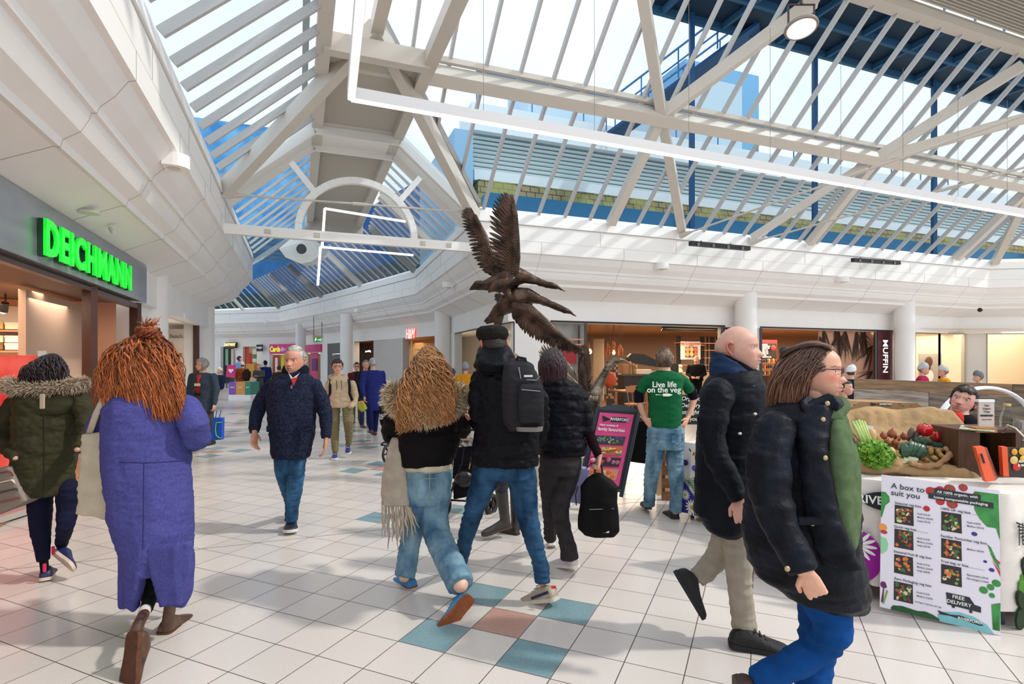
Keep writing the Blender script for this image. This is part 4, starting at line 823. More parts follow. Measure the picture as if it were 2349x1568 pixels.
while k < 30: b.bar(ST(k, 17.6, 10.1), ST(k, 17.6, 11.2), .04, .04); k += 2.0
b.bar(ST(5.5, 17.6, 11.2), ST(30, 17.6, 11.2), .05, .05); b.bar(ST(5.5, 17.6, 10.65), ST(30, 17.6, 10.65), .035, .035); b.build('roof_railing', OB, label='blue steel railing along the roof parapet', cat='railing')
outbox(7.5, 10.5, 18.0, 20, 10.1, 11.6, mat('plant_white', '#c4d8e4', .6), 'roof_plant_box', 'pale rooftop plant box behind the railing', 'plant box')
outbox(19, 24, 24, 29, 9, 17.5, mat('tower_blue', '#6fa3c7', .7), 'blue_tower', 'pale blue tower block seen through the far roof glazing')
outbox(16, 19, 20, 25, 9, 14.2, mat('tower_white', '#b9c9d2', .7), 'white_tower', 'pale rooftop building with a window left of the blue tower')
outbox(4.5, 5.1, 16.7, 22, 5.4, 8.8, mat('lean_white', '#8fb4d0', .7), 'roof_return', 'white side parapet of the neighbouring roof at the valley')
e = thing('roof_gantry', 'dark blue raised walkway with perforated deck crossing above the glazing', 'gantry', ST(20, 12.5, 12))
b = MB(); p = [ST(9.5, 11.2, 12), ST(45, 11.2, 12), ST(45, 13.7, 12), ST(9.5, 13.7, 12)]; b.hexa(p+[q+Vector((0, 0, .12)) for q in p]); b.build('deck', mat('deck_blue', '#16324a', .6, noise=.3, nscale=30), e)
b = MB();
for tt in (11.2, 12.4, 13.7): b.bar(ST(9.5, tt, 11.9), ST(45, tt, 11.9), .12, .25)
k = 10
while k < 40: b.bar(ST(k, 11.2, 11.88), ST(k, 13.7, 11.88), .1, .18); k += 2.2
b.build('joist', mat('joist_blue', '#2d5878', .6), e)
b = MB()
for tt in (11.2, 13.7):
    k = 9.6
    while k < 40: b.bar(ST(k, tt, 12.1), ST(k, tt, 13.2), .05, .05); k += 1.5
    b.bar(ST(9.6, tt, 13.2), ST(40, tt, 13.2), .05, .05)
b.build('handrail', OB, e)
b = MB(); b.bar(ST(13.5, 13.5, 12), ST(10.2, 16.9, 9.4), .9, .1); b.build('stair_flight', ODK, e)
b = MB()
for dd in (-.45, .45):
    b.bar(ST(13.5+dd, 13.5+dd, 12.95), ST(10.2+dd, 16.9+dd, 10.35), .05, .05); b.bar(ST(13.5+dd, 13.5+dd, 12.5), ST(10.2+dd, 16.9+dd, 9.9), .04, .04)
    for f in (0, .25, .5, .75, 1): q = ST(13.5+dd, 13.5+dd, 12).lerp(ST(10.2+dd, 16.9+dd, 9.4), f); b.bar(q, q+Vector((0, 0, .95)), .04, .04)
b.build('stair_rail', OB, e)
b = MB()
for q in (11, 16, 22, 28): b.bar(ST(q, 13.6, 5.5), ST(q, 13.6, 12), .14, .14)
b.build('post', ODK, e)
def mass(pl, off, z0, z1, w, m, name, lab):
    b = MB(); A = offset(pl, -off); B = offset(pl, -off-w)
    for i in range(len(A)-1): b.hexa([Vector((q.x, q.y, z0)) for q in (A[i], A[i+1], B[i+1], B[i])]+[Vector((q.x, q.y, z1)) for q in (A[i], A[i+1], B[i+1], B[i])])
    return b.build(name, m, label=lab, cat='building')
RR = RIGHT[2:]
RL = [ST(3.8, 19.2)]+RR[1:]
mass(RL, 2.2, 5.3, 10.0, 3, mat('neighbour_blue', '#1f6cae', .7, noise=.3, nscale=1.5), 'blue_roofscape', 'blue grey neighbouring building seen through the slats of the low mall roof')
mass(RL, 1.5, 5.1, 6.3, .5, mat('slate_dark', '#2a4a5e', .8, noise=.6, nscale=4, col2='#3f4a34'), 'tiled_parapet', 'dark tiled parapet low behind the mall roof slats')
outbox(-16, 1.0, 27, 34, 7.2, 12.0, mat('neighbour_blue2', '#2f7dbd', .7, noise=.5, nscale=1.2, col2='#6fb0dc'), 'left_roofscape', 'blue roof building left of the low mall roof')
# == figure toolkit
def vnoise(P, scale=1.0, seed=0):
    P = np.asarray(P)*scale+seed*17.13; i = np.floor(P).astype(np.int64); f = P-i; f = f*f*(3-2*f)
    def h(x, y, z):
        n = (x*374761393+y*668265263+z*2147483647+seed*144665) & 0x7fffffff
        n = ((n ^ (n >> 13))*1274126177) & 0x7fffffff
        return ((n ^ (n >> 16)) & 0xffff)/65535.0
    r = 0
    for dx in (0, 1):
        for dy in (0, 1):
            for dz in (0, 1):
                w = (f[:, 0] if dx else 1-f[:, 0])*(f[:, 1] if dy else 1-f[:, 1])*(f[:, 2] if dz else 1-f[:, 2]); r = r+w*h(i[:, 0]+dx, i[:, 1]+dy, i[:, 2]+dz)
    return r*2-1
def fuse(mb, voxel=.01, smooth=2, disp=None):
    me = bpy.data.meshes.new('t'); me.from_pydata(mb.v, [], mb.f); o = bpy.data.objects.new('t', me); COL.objects.link(o)
    r = o.modifiers.new('r', 'REMESH'); r.mode = 'VOXEL'; r.voxel_size = voxel
    if smooth: s = o.modifiers.new('s', 'SMOOTH'); s.iterations = smooth; s.factor = .5
    ev = o.evaluated_get(bpy.context.evaluated_depsgraph_get()); m2 = ev.to_mesh()
    n = len(m2.vertices); V = np.empty(n*3); m2.vertices.foreach_get('co', V); V = V.reshape(-1, 3); N = np.empty(n*3); m2.vertices.foreach_get('normal', N); N = N.reshape(-1, 3)
    if disp is not None: V = V+N*disp(V, N)[:, None]
    fs = [tuple(p.vertices) for p in m2.polygons]; ev.to_mesh_clear(); bpy.data.objects.remove(o); bpy.data.meshes.remove(me)
    out = MB(); out.v = [tuple(v) for v in V]; out.f = fs; out.m = [0]*len(fs); return out
def folds(amp=.006, f=9, seed=1, zs=.45):        # soft creases, mostly running across
    def d(P, N):
        Q = P*np.array([1, 1, 1/zs]); n1 = vnoise(Q, f, seed); n2 = vnoise(Q, f*2.1, seed+3); return amp*(1-2*np.abs(n1))*.8+amp*.5*n2
    return d
def drape(amp=.008, f=9, seed=1):                # folds running down the cloth
    def d(P, N):
        Q = P*np.array([1, 1, .22]); n1 = vnoise(Q, f, seed); n2 = vnoise(P, f*1.8, seed+5); return amp*(1-2*np.abs(n1))+amp*.4*n2
    return d
def puffer(step=.1, amp=.014, seed=1, z0=0):
    def d(P, N):
        ph = (P[:, 2]-z0)/step+.12*vnoise(P, 5, seed); w = np.abs(np.sin(np.pi*ph)); return amp*(w**.45-.75)+.005*vnoise(P*np.array([1, 1, 1.5]), 22, seed)+.004*vnoise(P, 45, seed+2)
    return d
def hvec(yaw, pitch=0, roll=0):
    y = math.radians(yaw); f = Vector((math.sin(y), -math.cos(y), 0)); x = f.cross(Vector((0, 0, 1))); z = Vector((0, 0, 1))
    M = Matrix((x, f, z)).transposed()
    return M @ Euler((math.radians(pitch), math.radians(roll), 0)).to_matrix()
def head_points(na, nv, o):
    th = np.arange(na)/na*2*np.pi; a = th-.5*np.sin(th); v = np.pi*(np.arange(1, nv))/nv
    A, V = np.meshgrid(a, v); dx = np.sin(V)*np.sin(A); dy = np.sin(V)*np.cos(A); dz = np.cos(V)
    x = .315*dx; y = .42*dy; z = .5*dz
    t = np.clip((-.03-z)/.45, 0, 1)
    x = x*(1-o.get('jaw', .26)*t**1.4)*(1+.25*t*np.clip(.6-np.abs(z+.3)*2, 0, 1)*.3)
    y = np.where(y < 0, y*(1-.5*t), y+.165*t*np.clip(dy, 0, 1)**.7)
    z = z+t*.17*np.clip(.2-y, 0, .5)/.5
    x = x*(1+.05*np.exp(-((z-.22)/.2)**2)); y = np.where(dy < 0, y*(1+.12*np.exp(-((z-.12)/.25)**2)), y*(1-.09*np.exp(-((z+.02)/.17)**2))+.035*np.clip(dy, 0, 1)*np.exp(-((z-.27)/.12)**2))
    w = np.clip(dy, 0, 1)**1.5; ax = np.abs(x); g = lambda u, c, s: np.exp(-((u-c)/s)**2)
    n = o.get('nose', 1.0)
    zz_ = np.clip((.10-z)/.23, 0, 1); s = np.where(z > -.135, zz_, np.clip((z+.185)/.05, 0, 1)*1.0)*(z < .1)
    y = y+w*(.105*n*g(x, 0, .058+.022*zz_)*s+.04*g(ax, .055, .03)*g(z, -.125, .032)+.028*g(ax, .12, .10)*g(z, .105, .035)+.02*g(x, 0, .06)*g(z, .12, .06)
        -.05*g(ax, .135, .065)*g(z, .035, .05)-.03*g(ax, .05, .03)*g(z, .05, .05)+.022*g(ax, .19, .08)*g(z, -.08, .08)
        +.034*g(x, 0, .095)*g(z, -.228, .024)+.036*g(x, 0, .085)*g(z, -.287, .024)-.03*g(x, 0, .10)*g(z, -.257, .011)-.02*g(x, 0, .09)*g(z, -.335, .028)+.045*g(x, 0, .09)*g(z, -.41, .06)-.012*g(ax, .115, .02)*g(z, -.18, .06))
    y = np.where((z > .15) & (dy > 0), y-.02*g(z, .45, .12)*np.clip(dy*3, 0, 1), y)
    return x*o.get('wd', 1), y, z, A
def skin_cols(x, y, z, o):
    sk = np.array(srgb(o.get('skin', '#d9a184'))); C = np.ones(x.shape+(3,))*sk; ax = np.abs(x); g = lambda u, c, s: np.exp(-((u-c)/s)**2)
    fr = (y > .1)
    def mixc(w, col):
        nonlocal C; w = np.clip(w, 0, 1)[..., None]; C = C*(1-w)+np.array(srgb(col))*w
    mixc(o.get('flush', .45)*g(ax, .18, .09)*g(z, -.08, .08)*fr, o.get('flushc', '#d0695a')); mixc(.5*o.get('flush', .45)*g(ax, 0, .07)*g(z, -.11, .05)*fr, o.get('flushc', '#d0695a'))
    if o.get('stubble'): mixc(o['stubble']*(z < -.2)*np.clip((-.14-z)/.1, 0, 1)*(y > -.05), '#7a5a4c')
    mixc(.8*g(ax, 0, .085)*(g(z, -.23, .018)+g(z, -.282, .022))*fr, o.get('lip', '#b5605a')); mixc(.85*g(ax, 0, .085)*g(z, -.257, .008)*fr, '#4a1f1c')
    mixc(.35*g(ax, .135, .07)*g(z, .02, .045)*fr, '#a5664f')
    if o.get('tache'): mixc(o['tache']*g(ax, .0, .075)*g(z, -.19, .022)*fr, '#3a2a22')
    return C
def head(c, R, h, o, lod=1):
    """one head: returns (MB, colours) in world space; c is the centre between chin and crown"""
    na, nv = ((96, 100), (48, 50), (26, 26))[lod-1]
    x, y, z, A = head_points(na, nv, o); C = skin_cols(x, y, z, o); n = x.shape[0]
    P = np.stack([x, y, z], -1)*h; Rm = np.array(R); Wd = P.reshape(-1, 3) @ Rm.T+np.array(c)
    m = MB(); vs = [Vector(p) for p in Wd]; cols = list(C.reshape(-1, 3)); top = Vector(c)+R @ Vector((0, 0, .5*h)); bot = Vector(c)+R @ Vector((0, .05*h, -.47*h))
    vs += [top, bot]; cols += [cols[0], cols[-1]]; fs = []
    for k in range(n-1):
        for i in range(na): j = (i+1) % na; fs.append((k*na+i, k*na+j, (k+1)*na+j, (k+1)*na+i))
    T, B = n*na, n*na+1
    for i in range(na): j = (i+1) % na; fs.append((T, j, i)); fs.append((B, (n-1)*na+i, (n-1)*na+j))
    m.add(vs, fs, 0)
    sk = srgb(o.get('skin', '#d9a184')); ear = srgb(o.get('ear', '#d08a72'))
    L = lambda p: Vector(c)+R @ (Vector(p)*h)
    def addc(cnt, col):
        cols.extend([col]*cnt)
    if o.get('ears', 1):
        for sx in (-1, 1):
            b = len(m.v); q = [(sx*(.285+.045*k_), -.045+yy, zz) for k_, yy, zz in ((.6, .03, .13), (1.3, -.02, .165), (1.6, -.08, .15), (1.5, -.10, .08), (1.2, -.075, 0), (.9, -.035, -.06), (.7, -.01, -.11), (.5, .01, -.09))]
            m.tube([L(p) for p in q], [.028*h, .03*h, .03*h, .028*h, .026*h, .03*h, .03*h, .02*h], 8); addc(len(m.v)-b, ear)
            b = len(m.v); m.ball(L((sx*.312, -.055, .045)), (.026*h, .068*h, .125*h), 10, 8, M=R); addc(len(m.v)-b, tuple(v*.85 for v in ear))
    if lod < 3:
        for sx in (-1, 1):   # eyes, lids, brows
            ec = (sx*.135, .288, .025)
            b = len(m.v); m.ball(L(ec), .056*h, 16, 12); addc(len(m.v)-b, srgb('#dcd3cb'))
            gz = o.get('gaze', (0, 0)); d = Vector((gz[0], 1, gz[1])).normalized()
            b = len(m.v); m.ball(L(Vector(ec)+d*.04), .026*h, 12, 8); addc(len(m.v)-b, srgb(o.get('iris', '#3d3a38')))
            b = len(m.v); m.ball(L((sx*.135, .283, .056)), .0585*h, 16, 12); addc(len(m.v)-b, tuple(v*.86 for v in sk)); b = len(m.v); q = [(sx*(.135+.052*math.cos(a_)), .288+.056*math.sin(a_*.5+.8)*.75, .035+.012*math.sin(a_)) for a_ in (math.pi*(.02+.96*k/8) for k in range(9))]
            m.tube([L(p) for p in q], .006*h, 5); addc(len(m.v)-b, tuple(v*.3 for v in sk))
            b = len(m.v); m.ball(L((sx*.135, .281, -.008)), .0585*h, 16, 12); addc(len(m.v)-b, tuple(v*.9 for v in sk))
            if o.get('brow'):
                b = len(m.v); q = [(sx*.05, .365, .088), (sx*.10, .362, .108), (sx*.165, .335, .114), (sx*.225, .275, .090)]
                m.tube([L(p) for p in q], [.014*h, .021*h, .018*h, .008*h], 6, flat=.9); addc(len(m.v)-b, srgb(o['brow']))
    return m, cols
def hand(wr, d, n, side, s=1.0, curl=.5, lod=1, spread=.1, thumb=.6):
    d = Vector(d).normalized(); n = Vector(n); n = (n-d*n.dot(d)).normalized(); w = d.cross(n)*side; wr = Vector(wr); m = MB()
    def ringp(c, a, b, k=12): return [c+w*(a*math.cos(q))+n*(b*math.sin(q)) for q in (2*math.pi*i/k for i in range(k))]
    m.rings([ringp(wr-d*.04*s, .027*s, .021*s), ringp(wr, .028*s, .02*s), ringp(wr+d*.03*s, .038*s, .019*s), ringp(wr+d*.07*s, .042*s, .016*s), ringp(wr+d*.092*s, .038*s, .011*s)])
    for k, (off, L) in enumerate(((.030, .070), (.010, .080), (-.011, .075), (-.031, .058))):
        p = wr+d*.088*s+w*off*s; dd = (d+w*(off*spread*20)).normalized(); pts = [p-dd*.02*s, p]; ang = 0; rad = [.0095*s, .0095*s]
        cu = curl*(1+.12*k)
        for q, fr in enumerate((.42, .32, .26)):
            ang += cu*(.9 if q else .8); v = dd*math.cos(ang)+n*math.sin(ang); p = p+v*(L*fr*s); pts.append(p); rad.append((.0088-.0008*q)*s)
        m.tube(pts, rad, 8, round_ends=True)
    p = wr+d*.02*s+w*.03*s; t1 = (w*.65+d*.7+n*.25).normalized(); t2 = (w*(.3-.3*thumb)+d*.9+n*thumb*.7).normalized()
    m.tube([wr+d*.005*s+w*.012*s, p, p+t1*.032*s, p+t1*.032*s+t2*.03*s], [.014*s, .0135*s, .0105*s, .0085*s], 8, round_ends=True)
    return fuse(m, (.0032, .005, .008)[lod-1]*1.0, 1)
class Fig:
    def __init__(s, name, label, foot, Y=None, cat='person', lod=1, group=None):
        s.Y = Y or G(*foot).y; s.lod = lod; g = W(foot[0], foot[1], s.Y); s.root = thing('person', label, cat, (g.x, s.Y, 0), group)
        s.body = MB(); s.extra = []; s.sc = s.Y/F; s.ang = math.degrees(math.atan2(g.x, s.Y)); s.ct = math.cos(math.radians(s.ang)); s.vx = (.009, .013, .02)[lod-1]
    def w(s, px, py, d=0): return W(px, py, s.Y+d) if d == 0 else s._w(px, py, d)
    def _w(s, px, py, d): return W(px, py, s.Y+d)
    def r(s, px): return px*s.sc
    def R(s, yaw, pitch=0, roll=0): return hvec(yaw-s.ang, pitch, roll)     # 0 = facing the camera
    def trunk(s, mb, secs, n=24, inner=.86, sq=2.3, core=True, yaw=0):
        R = []; R2 = []
        cy, sy = math.cos(math.radians(yaw)), math.sin(math.radians(yaw))
        for q in secs:
            py, l, r_, dep = q[:4]; d = q[4] if len(q) > 4 else 0; tilt = q[5] if len(q) > 5 else 0
            c = s.w((l+r_)/2, py, d); vd = Vector((c.x, c.y, 0)).normalized(); ud = Vector((vd.y, -vd.x, 0)); hw = s.r((r_-l)/2)*(1+d/s.Y)*vd.y; ring_ = []; ring2 = []
            for k in range(n):
                a = 2*math.pi*k/n; ca, sa = math.cos(a), math.sin(a); e = 2/sq
                x = hw*math.copysign(abs(ca)**e, ca); y = dep*math.copysign(abs(sa)**e, sa)
                x, y = x*cy-y*sy, x*sy+y*cy; v = ud*x+vd*y+Vector((0, 0, tilt*x)); ring_.append(c+v); ring2.append(c+v*inner)
            R.append(ring_); R2.append(ring2)
        if mb is not None: mb.rings(R)
        if core: s.body.rings(R2)
    def limb(s, mb, pts, inner=.62, n=12, flat=None, side=None, core=True, round_ends='start'):
        P = [s.w(p[0], p[1], p[2] if len(p) > 2 else 0) for p in pts]; rr = [s.r(p[3])*(1+(p[2] if len(p) > 2 else 0)/s.Y)*s.ct for p in pts]
        if mb is not None: mb.tube(P, rr, n, round_ends=round_ends, flat=flat, side=side)
        if core: s.body.tube(P, [max(.018, r_*inner) for r_ in rr], 8, round_ends=True)
        return P
    def part(s, name, mb, m, voxel=None, smooth=2, disp=None, label=None):
        out = fuse(mb, voxel or s.vx, smooth, disp); return out.build(name, m, s.root, smooth=True, label=label)
    def finish(s, skin='#d9a184', headargs=None, hands=()):
        sk = srgb(skin); b = fuse(s.body, s.vx*1.3, 2); cols = [sk]*len(b.v)
        if headargs:
            c, R, h, o = headargs; o = dict(o); o.setdefault('skin', skin); hm, hc = head(c, R, h, o, s.lod); b.add(hm.v, hm.f); cols += [tuple(q) for q in hc]
        for hd in hands: b.add(hd.v, hd.f); cols += [srgb(hd.col if hasattr(hd, 'col') else skin)]*len(hd.v)
        C4 = np.ones((len(cols), 4)); C4[:, :3] = np.array([tuple(q) for q in cols])
        return b.build('body', SKIN, s.root, smooth=True, cols=C4)
    def shoe(s, heel, toe, upm, solem, up=None, h=1.0, L=None, ankle=True, wid=1.0, name='shoe', detail=None, lace=None):
        a = s.w(*heel); b = s.w(*toe); d = (b-a); Ln = L or d.length; d.normalize(); u = Vector(up or (0, 0, 1)); u = (u-d*u.dot(d)).normalized(); w = d.cross(u); k = Ln/.29
        def sec(t, hw, ht, z0):
            c = a+d*(t*k); pr = [(-1, 0), (-1.03, .25), (-.95, .6), (-.6, .92), (0, 1), (.6, .92), (.95, .6), (1.03, .25), (1, 0)]
            return [c+w*(x*hw*wid*k)+u*(z0*k+z*(ht*h-z0)*k) for x, z in pr]
        prof = [(0.0, .020, .05), (.006, .029, .065), (.018, .035, .08), (.05, .038, .095), (.09, .037, .1), (.13, .038, .085), (.17, .043, .068), (.21, .047, .057), (.24, .047, .05), (.265, .042, .044), (.282, .032, .038), (.291, .020, .030), (.295, .008, .024)]
        m = MB(); m.rings([sec(t, q, z, .018) for t, q, z in prof]); up_o = fuse(m, .006 if s.lod == 1 else .01, 2).build(name, upm, s.root, smooth=True)
        m = MB(); out = [(t, q*1.08) for t, q, z in prof]; lo = [a+d*(t*k*1.02-.003)+w*(q*wid*k) for t, q in out]+[a+d*(t*k*1.02-.003)-w*(q*wid*k) for t, q in out[::-1]]
        m.prism(lo, u*(.024*k)); so = m.build('sole', solem, up_o)
        if detail:
            m = MB()
            for sg in (-1, 1): m.bar(a+d*.02*k+w*sg*.036*k*wid+u*.06*k, a+d*.16*k+w*sg*.043*k*wid+u*.035*k, .006, .016*k)
            m.build('shoe_stripe', detail, up_o)
        if lace:
            for q in (.12, .145, .17): m = MB(); c = a+d*q*k+u*(.098-(q-.12)*.6)*k*h; m.bar(c-w*.026*k, c+w*.026*k, .007, .007); m.build('lace', lace, up_o)
        return up_o
def haircap(c, R, h, o, hm, th, colm, parent, lod=1, seed=1, rough=.012, name='hair', tufts=0, tlen=.10, tdir=None, trad=.012):
    na, nv = ((96, 90), (60, 50), (30, 28))[lod-1]; x, y, z, A = head_points(na, nv, dict(o, nose=.2)); mk = hm(x, y, z); sm = np.clip(mk/.08, 0, 1)
    P = np.stack([x, y, z], -1).reshape(-1, 3); r = np.linalg.norm(P, axis=1, keepdims=True); nn = P/np.maximum(r, 1e-6)
    off = (-.012+(th+.012)*sm.reshape(-1)**.6+rough*vnoise(P*np.array([1, 1, .5]), 14, seed)*sm.reshape(-1)+rough*.7*vnoise(P, 34, seed+1)*sm.reshape(-1))[:, None]
    Q = (P+nn*off)*h @ np.array(R).T+np.array(c); m = MB(); n = x.shape[0]; fs = []; k2 = mk.reshape(-1)
    for k in range(n-1):
        for i in range(na):
            j = (i+1) % na; q = (k*na+i, k*na+j, (k+1)*na+j, (k+1)*na+i)
            if max(k2[t] for t in q) > 0: fs.append(q)
    top = len(Q); vs = [tuple(p) for p in Q]+[tuple(Vector(c)+R @ Vector((0, 0, (.5+th)*h)))]
    for i in range(na):
        if k2[i] > 0: fs.append((top, (i+1) % na, i))
    m.add(vs, fs)
    if tufts:
        rs = random.Random(seed); idx = [i for i in range(len(k2)) if k2[i] > .05]
        for _ in range(tufts):
            i = rs.choice(idx); p = P[i]; nr = Vector(nn[i]); td = Vector(tdir(p)) if tdir else Vector((p[0]*.3, -.3, -1)); td = (td-nr*td.dot(nr)*.9+Vector([rs.uniform(-.25, .25) for _ in range(3)])).normalized()
            L_ = tlen*rs.uniform(.6, 1.3); p = Vector(p); rp_ = p.length; lift = rs.uniform(.6, 1.25)
            def on(s_, o_): q_ = p+td*s_; return q_*((rp_*(1-.0)+o_)/q_.length*.85+.15)
            pts = [on(0, th*.5), on(L_*.4, th*(.9*lift)), on(L_*.75, th*lift), on(L_, th*.8*lift)]
            m.tube([Vector(c)+R @ (q*h) for q in pts], [trad*h, trad*h*1.1, trad*h*.8, trad*h*.15], 5, flat=.6)
    return m.build(name, colm, parent, smooth=True)
def locks(parent, m_, paths, rad, name='hair', n=6, seg=16, amp=.012, freq=3, seed=1, extra=None, flat=.5, cvar=.35, base='#a8562c', tipc=None):
    """paths: list of 4-point control polygons; each becomes a wavy tapering lock"""
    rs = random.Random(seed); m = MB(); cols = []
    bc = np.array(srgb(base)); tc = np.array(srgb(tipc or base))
    for P in paths:
        P = [Vector(p) for p in P]; ph = rs.uniform(0, 6.3); fr = freq*rs.uniform(.7, 1.3); am = amp*rs.uniform(.5, 1.4); pts = []; r0 = rad*rs.uniform(.6, 1.3); rr = []
        ax = Vector((rs.uniform(-1, 1), rs.uniform(-1, 1), rs.uniform(-.3, .3))).normalized(); ay = (P[3]-P[0]).normalized().cross(ax).normalized()
        for k in range(seg):
            t = k/(seg-1); b = P[0]*(1-t)**3+P[1]*(3*t*(1-t)**2)+P[2]*(3*t*t*(1-t))+P[3]*t**3
            e = min(1, t*2.5); b = b+ax*(am*e*math.sin(fr*t*6.28+ph))+ay*(am*e*math.cos(fr*t*6.28+ph)); pts.append(b); rr.append(r0*(.55+.9*t if t < .5 else 1-(t-.5)*1.7)+.0008)
        b0 = len(m.v); m.tube(pts, rr, n, flat=flat); v = 1+rs.uniform(-cvar, cvar)
        nv_ = len(m.v)-b0
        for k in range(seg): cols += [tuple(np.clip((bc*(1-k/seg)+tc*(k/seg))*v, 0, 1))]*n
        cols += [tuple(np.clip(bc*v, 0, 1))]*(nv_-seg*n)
    C4 = np.ones((len(cols), 4)); C4[:, :3] = cols
    return m.build(name, m_, parent, smooth=True, cols=C4)
def fur(parent, m_, centers, n, L, seed=1, base='#a08a70', tipc='#d8c8ae', rad=.0035, grav=-.3, name='fur_trim'):
    """centers: polyline of (Vector, radius): spikes all around it, over a soft core"""
    rs = random.Random(seed); m = MB(); cols = []; bc = np.array(srgb(base)); tc = np.array(srgb(tipc))
    m.tube([c for c, r in centers], [r for c, r in centers], 10, round_ends=True); cols += [tuple(bc)]*len(m.v)
    for _ in range(n):
        k = rs.random()*(len(centers)-1); i = int(k); f = k-i; c = centers[i][0].lerp(centers[i+1][0], f); r = centers[i][1]*(1-f)+centers[i+1][1]*f
        t = (centers[i+1][0]-centers[i][0]).normalized(); a = Vector([rs.gauss(0, 1) for _ in range(3)]); a = (a-t*a.dot(t)).normalized(); d = (a+t*rs.uniform(-.5, .5)+Vector((0, 0, grav))).normalized(); p = c+a*r*.85; l = L*rs.uniform(.5, 1.2)
        b0 = len(m.v); m.tube([p, p+d*l*.5, p+d*l+Vector((0, 0, grav*l*.3))], [rad, rad*.8, rad*.1], 4); v = rs.uniform(.7, 1.15); cols += [tuple(np.clip(bc*v, 0, 1))]*4+[tuple(np.clip((bc+tc)/2*v, 0, 1))]*4+[tuple(np.clip(tc*v, 0, 1))]*4+[tuple(bc)]*(len(m.v)-b0-12)
    C4 = np.ones((len(cols), 4)); C4[:, :3] = cols
    return m.build(name, m_, parent, smooth=True, cols=C4)
SKIN = mat('skin', '#ffffff', .5, noise=.12, nscale=25, bump=.08, bscale=120, attr=True)
HAIRV = mat('hair_strands', '#ffffff', .42, noise=.35, nscale=60, attr=True)
FURV = mat('fur', '#ffffff', .9, attr=True)
def cloth(name, c, rough=.85, bump=.25, bscale=350, noise=.12, nscale=14, **k): k.setdefault('spec', .12); return mat(name, c, rough, bump=bump, bscale=bscale, noise=noise, nscale=nscale, **k)
def shoemat(c, r=.5): return mat('shoe_'+c[1:], c, r, noise=.15, nscale=20, bump=.1, bscale=80)
# == people, near
DENIM = cloth('denim_blue', '#223c58', .85, noise=.45, nscale=9, col2='#3d6a90', stretch=(1, 1, .5)); DENIML = cloth('denim_light', '#42657f', .85, noise=.4, nscale=9, col2='#7f9fb0', stretch=(1, 1, .6))
DENIMD = cloth('denim_dark', '#152c48', .85, noise=.5, nscale=8, col2='#34597a', stretch=(1, 1, .5)); DENIMV = cloth('denim_vivid', '#11498c', .85, noise=.3, nscale=8)
DGREY = cloth('dark_grey_denim', '#3a3639', .85, noise=.3)
# ---- older man in a navy wool coat walking toward the camera
f = Fig('person', 'grey-haired man in a dark navy wool coat and jeans walking toward the camera', (668, 1218)); R = f.R(-30, -2, 0); hc = f.w(677, 827, -.02); o = dict(skin='#cf9379', flush=.6, jaw=.12, nose=1.0, brow='#6e6058', iris='#2f2b2a', gaze=(-.2, 0))
coat = MB(); f.trunk(coat, [(851, 655, 702, .10), (862, 638, 716, .12), (878, 618, 727, .135), (905, 611, 732, .15), (950, 613, 727, .165), (1000, 618, 722, .17), (1030, 620, 716, .165), (1048, 622, 711, .155)])
f.limb(coat, [(622, 884, .02, 17), (602, 915, .02, 19), (590, 945, 0, 17), (584, 975, -.06, 14), (584, 990, -.09, 12.5)]); f.limb(coat, [(722, 884, .02, 17), (738, 915, .03, 18), (746, 950, .02, 17), (749, 985, -.02, 13), (748, 1005, -.04, 11.5)])
f.part('coat', coat, cloth('navy_wool', '#15192a', .95, noise=.5, nscale=60, col2='#2b3046', bump=.5, bscale=200), disp=folds(.007, 7, 3))
c = MB(); f.trunk(c, [(838, 650, 706, .10, .03), (848, 646, 710, .115, .02), (862, 648, 706, .12, 0)], core=False);
col_ = f.part('coat_collar', c, cloth('navy_collar', '#101626', .9), voxel=.006, disp=folds(.003, 12, 5))
m = MB(); m.add([f.w(661, 853, -.125), f.w(672, 866, -.15), f.w(668, 871, -.155)], [(0, 1, 2)]); m.add([f.w(688, 855, -.125), f.w(672, 866, -.15), f.w(674, 872, -.155)], [(0, 1, 2)]); m.build('shirt', cloth('shirt_white', '#e8e2da', .8), f.root)
m = MB(); m.prism([f.w(667, 868, -.168), f.w(682, 864, -.165), f.w(673, 884, -.18)], (0, .01, 0)); m.build('red_jumper', cloth('red_knit', '#c9463a', .8), f.root)
m = MB(); m.box(f.w(669, 887, -.165), (.012, .01, .03)); m.build('zip', mat('zip_metal', '#9b8f6a', .4, metal=.6), f.root)
for l_, r_, y_ in ((607+4, 640, 977), (683, 718, 975)):
    m = MB(); a, b = f.w(l_, y_, -.165), f.w(r_, y_, -.165); m.prism([a, b, b+Vector((0, 0, -.07)), a+Vector((0, 0, -.05))], (0, .03, 0)); m.build('pocket_flap', MATS['navy_wool'], f.root)
t = MB(); f.limb(t, [(684, 1030, 0, 22), (680, 1080, -.03, 20), (676, 1120, -.05, 19), (670, 1160, -.03, 16), (668, 1192, 0, 15)]); f.limb(t, [(648, 1030, 0, 22), (650, 1080, 0, 20), (658, 1115, .08, 17), (666, 1145, .3, 14), (668, 1165, .42, 12)]); f.part('jeans', t, DENIM, disp=folds(.006, 9, 7, .3))
f.shoe((669, 1207, .16), (666, 1221, -.13), shoemat('#1c2436'), shoemat('#d8d5cf'), lace=shoemat('#c9c9cc'), L=.31, wid=1.2); f.shoe((669, 1168, .5), (667, 1180, .25), shoemat('#1c2436'), shoemat('#d8d5cf'), L=.29)
hs = [hand(f.w(584, 992, -.1), (.02, -.15, -1), (.9, -.3, 0), -1, 1.0, .35, 1), hand(f.w(748, 1008, -.05), (-.08, -.1, -1), (-.9, -.2, 0), 1, 1.0, .3, 1)]
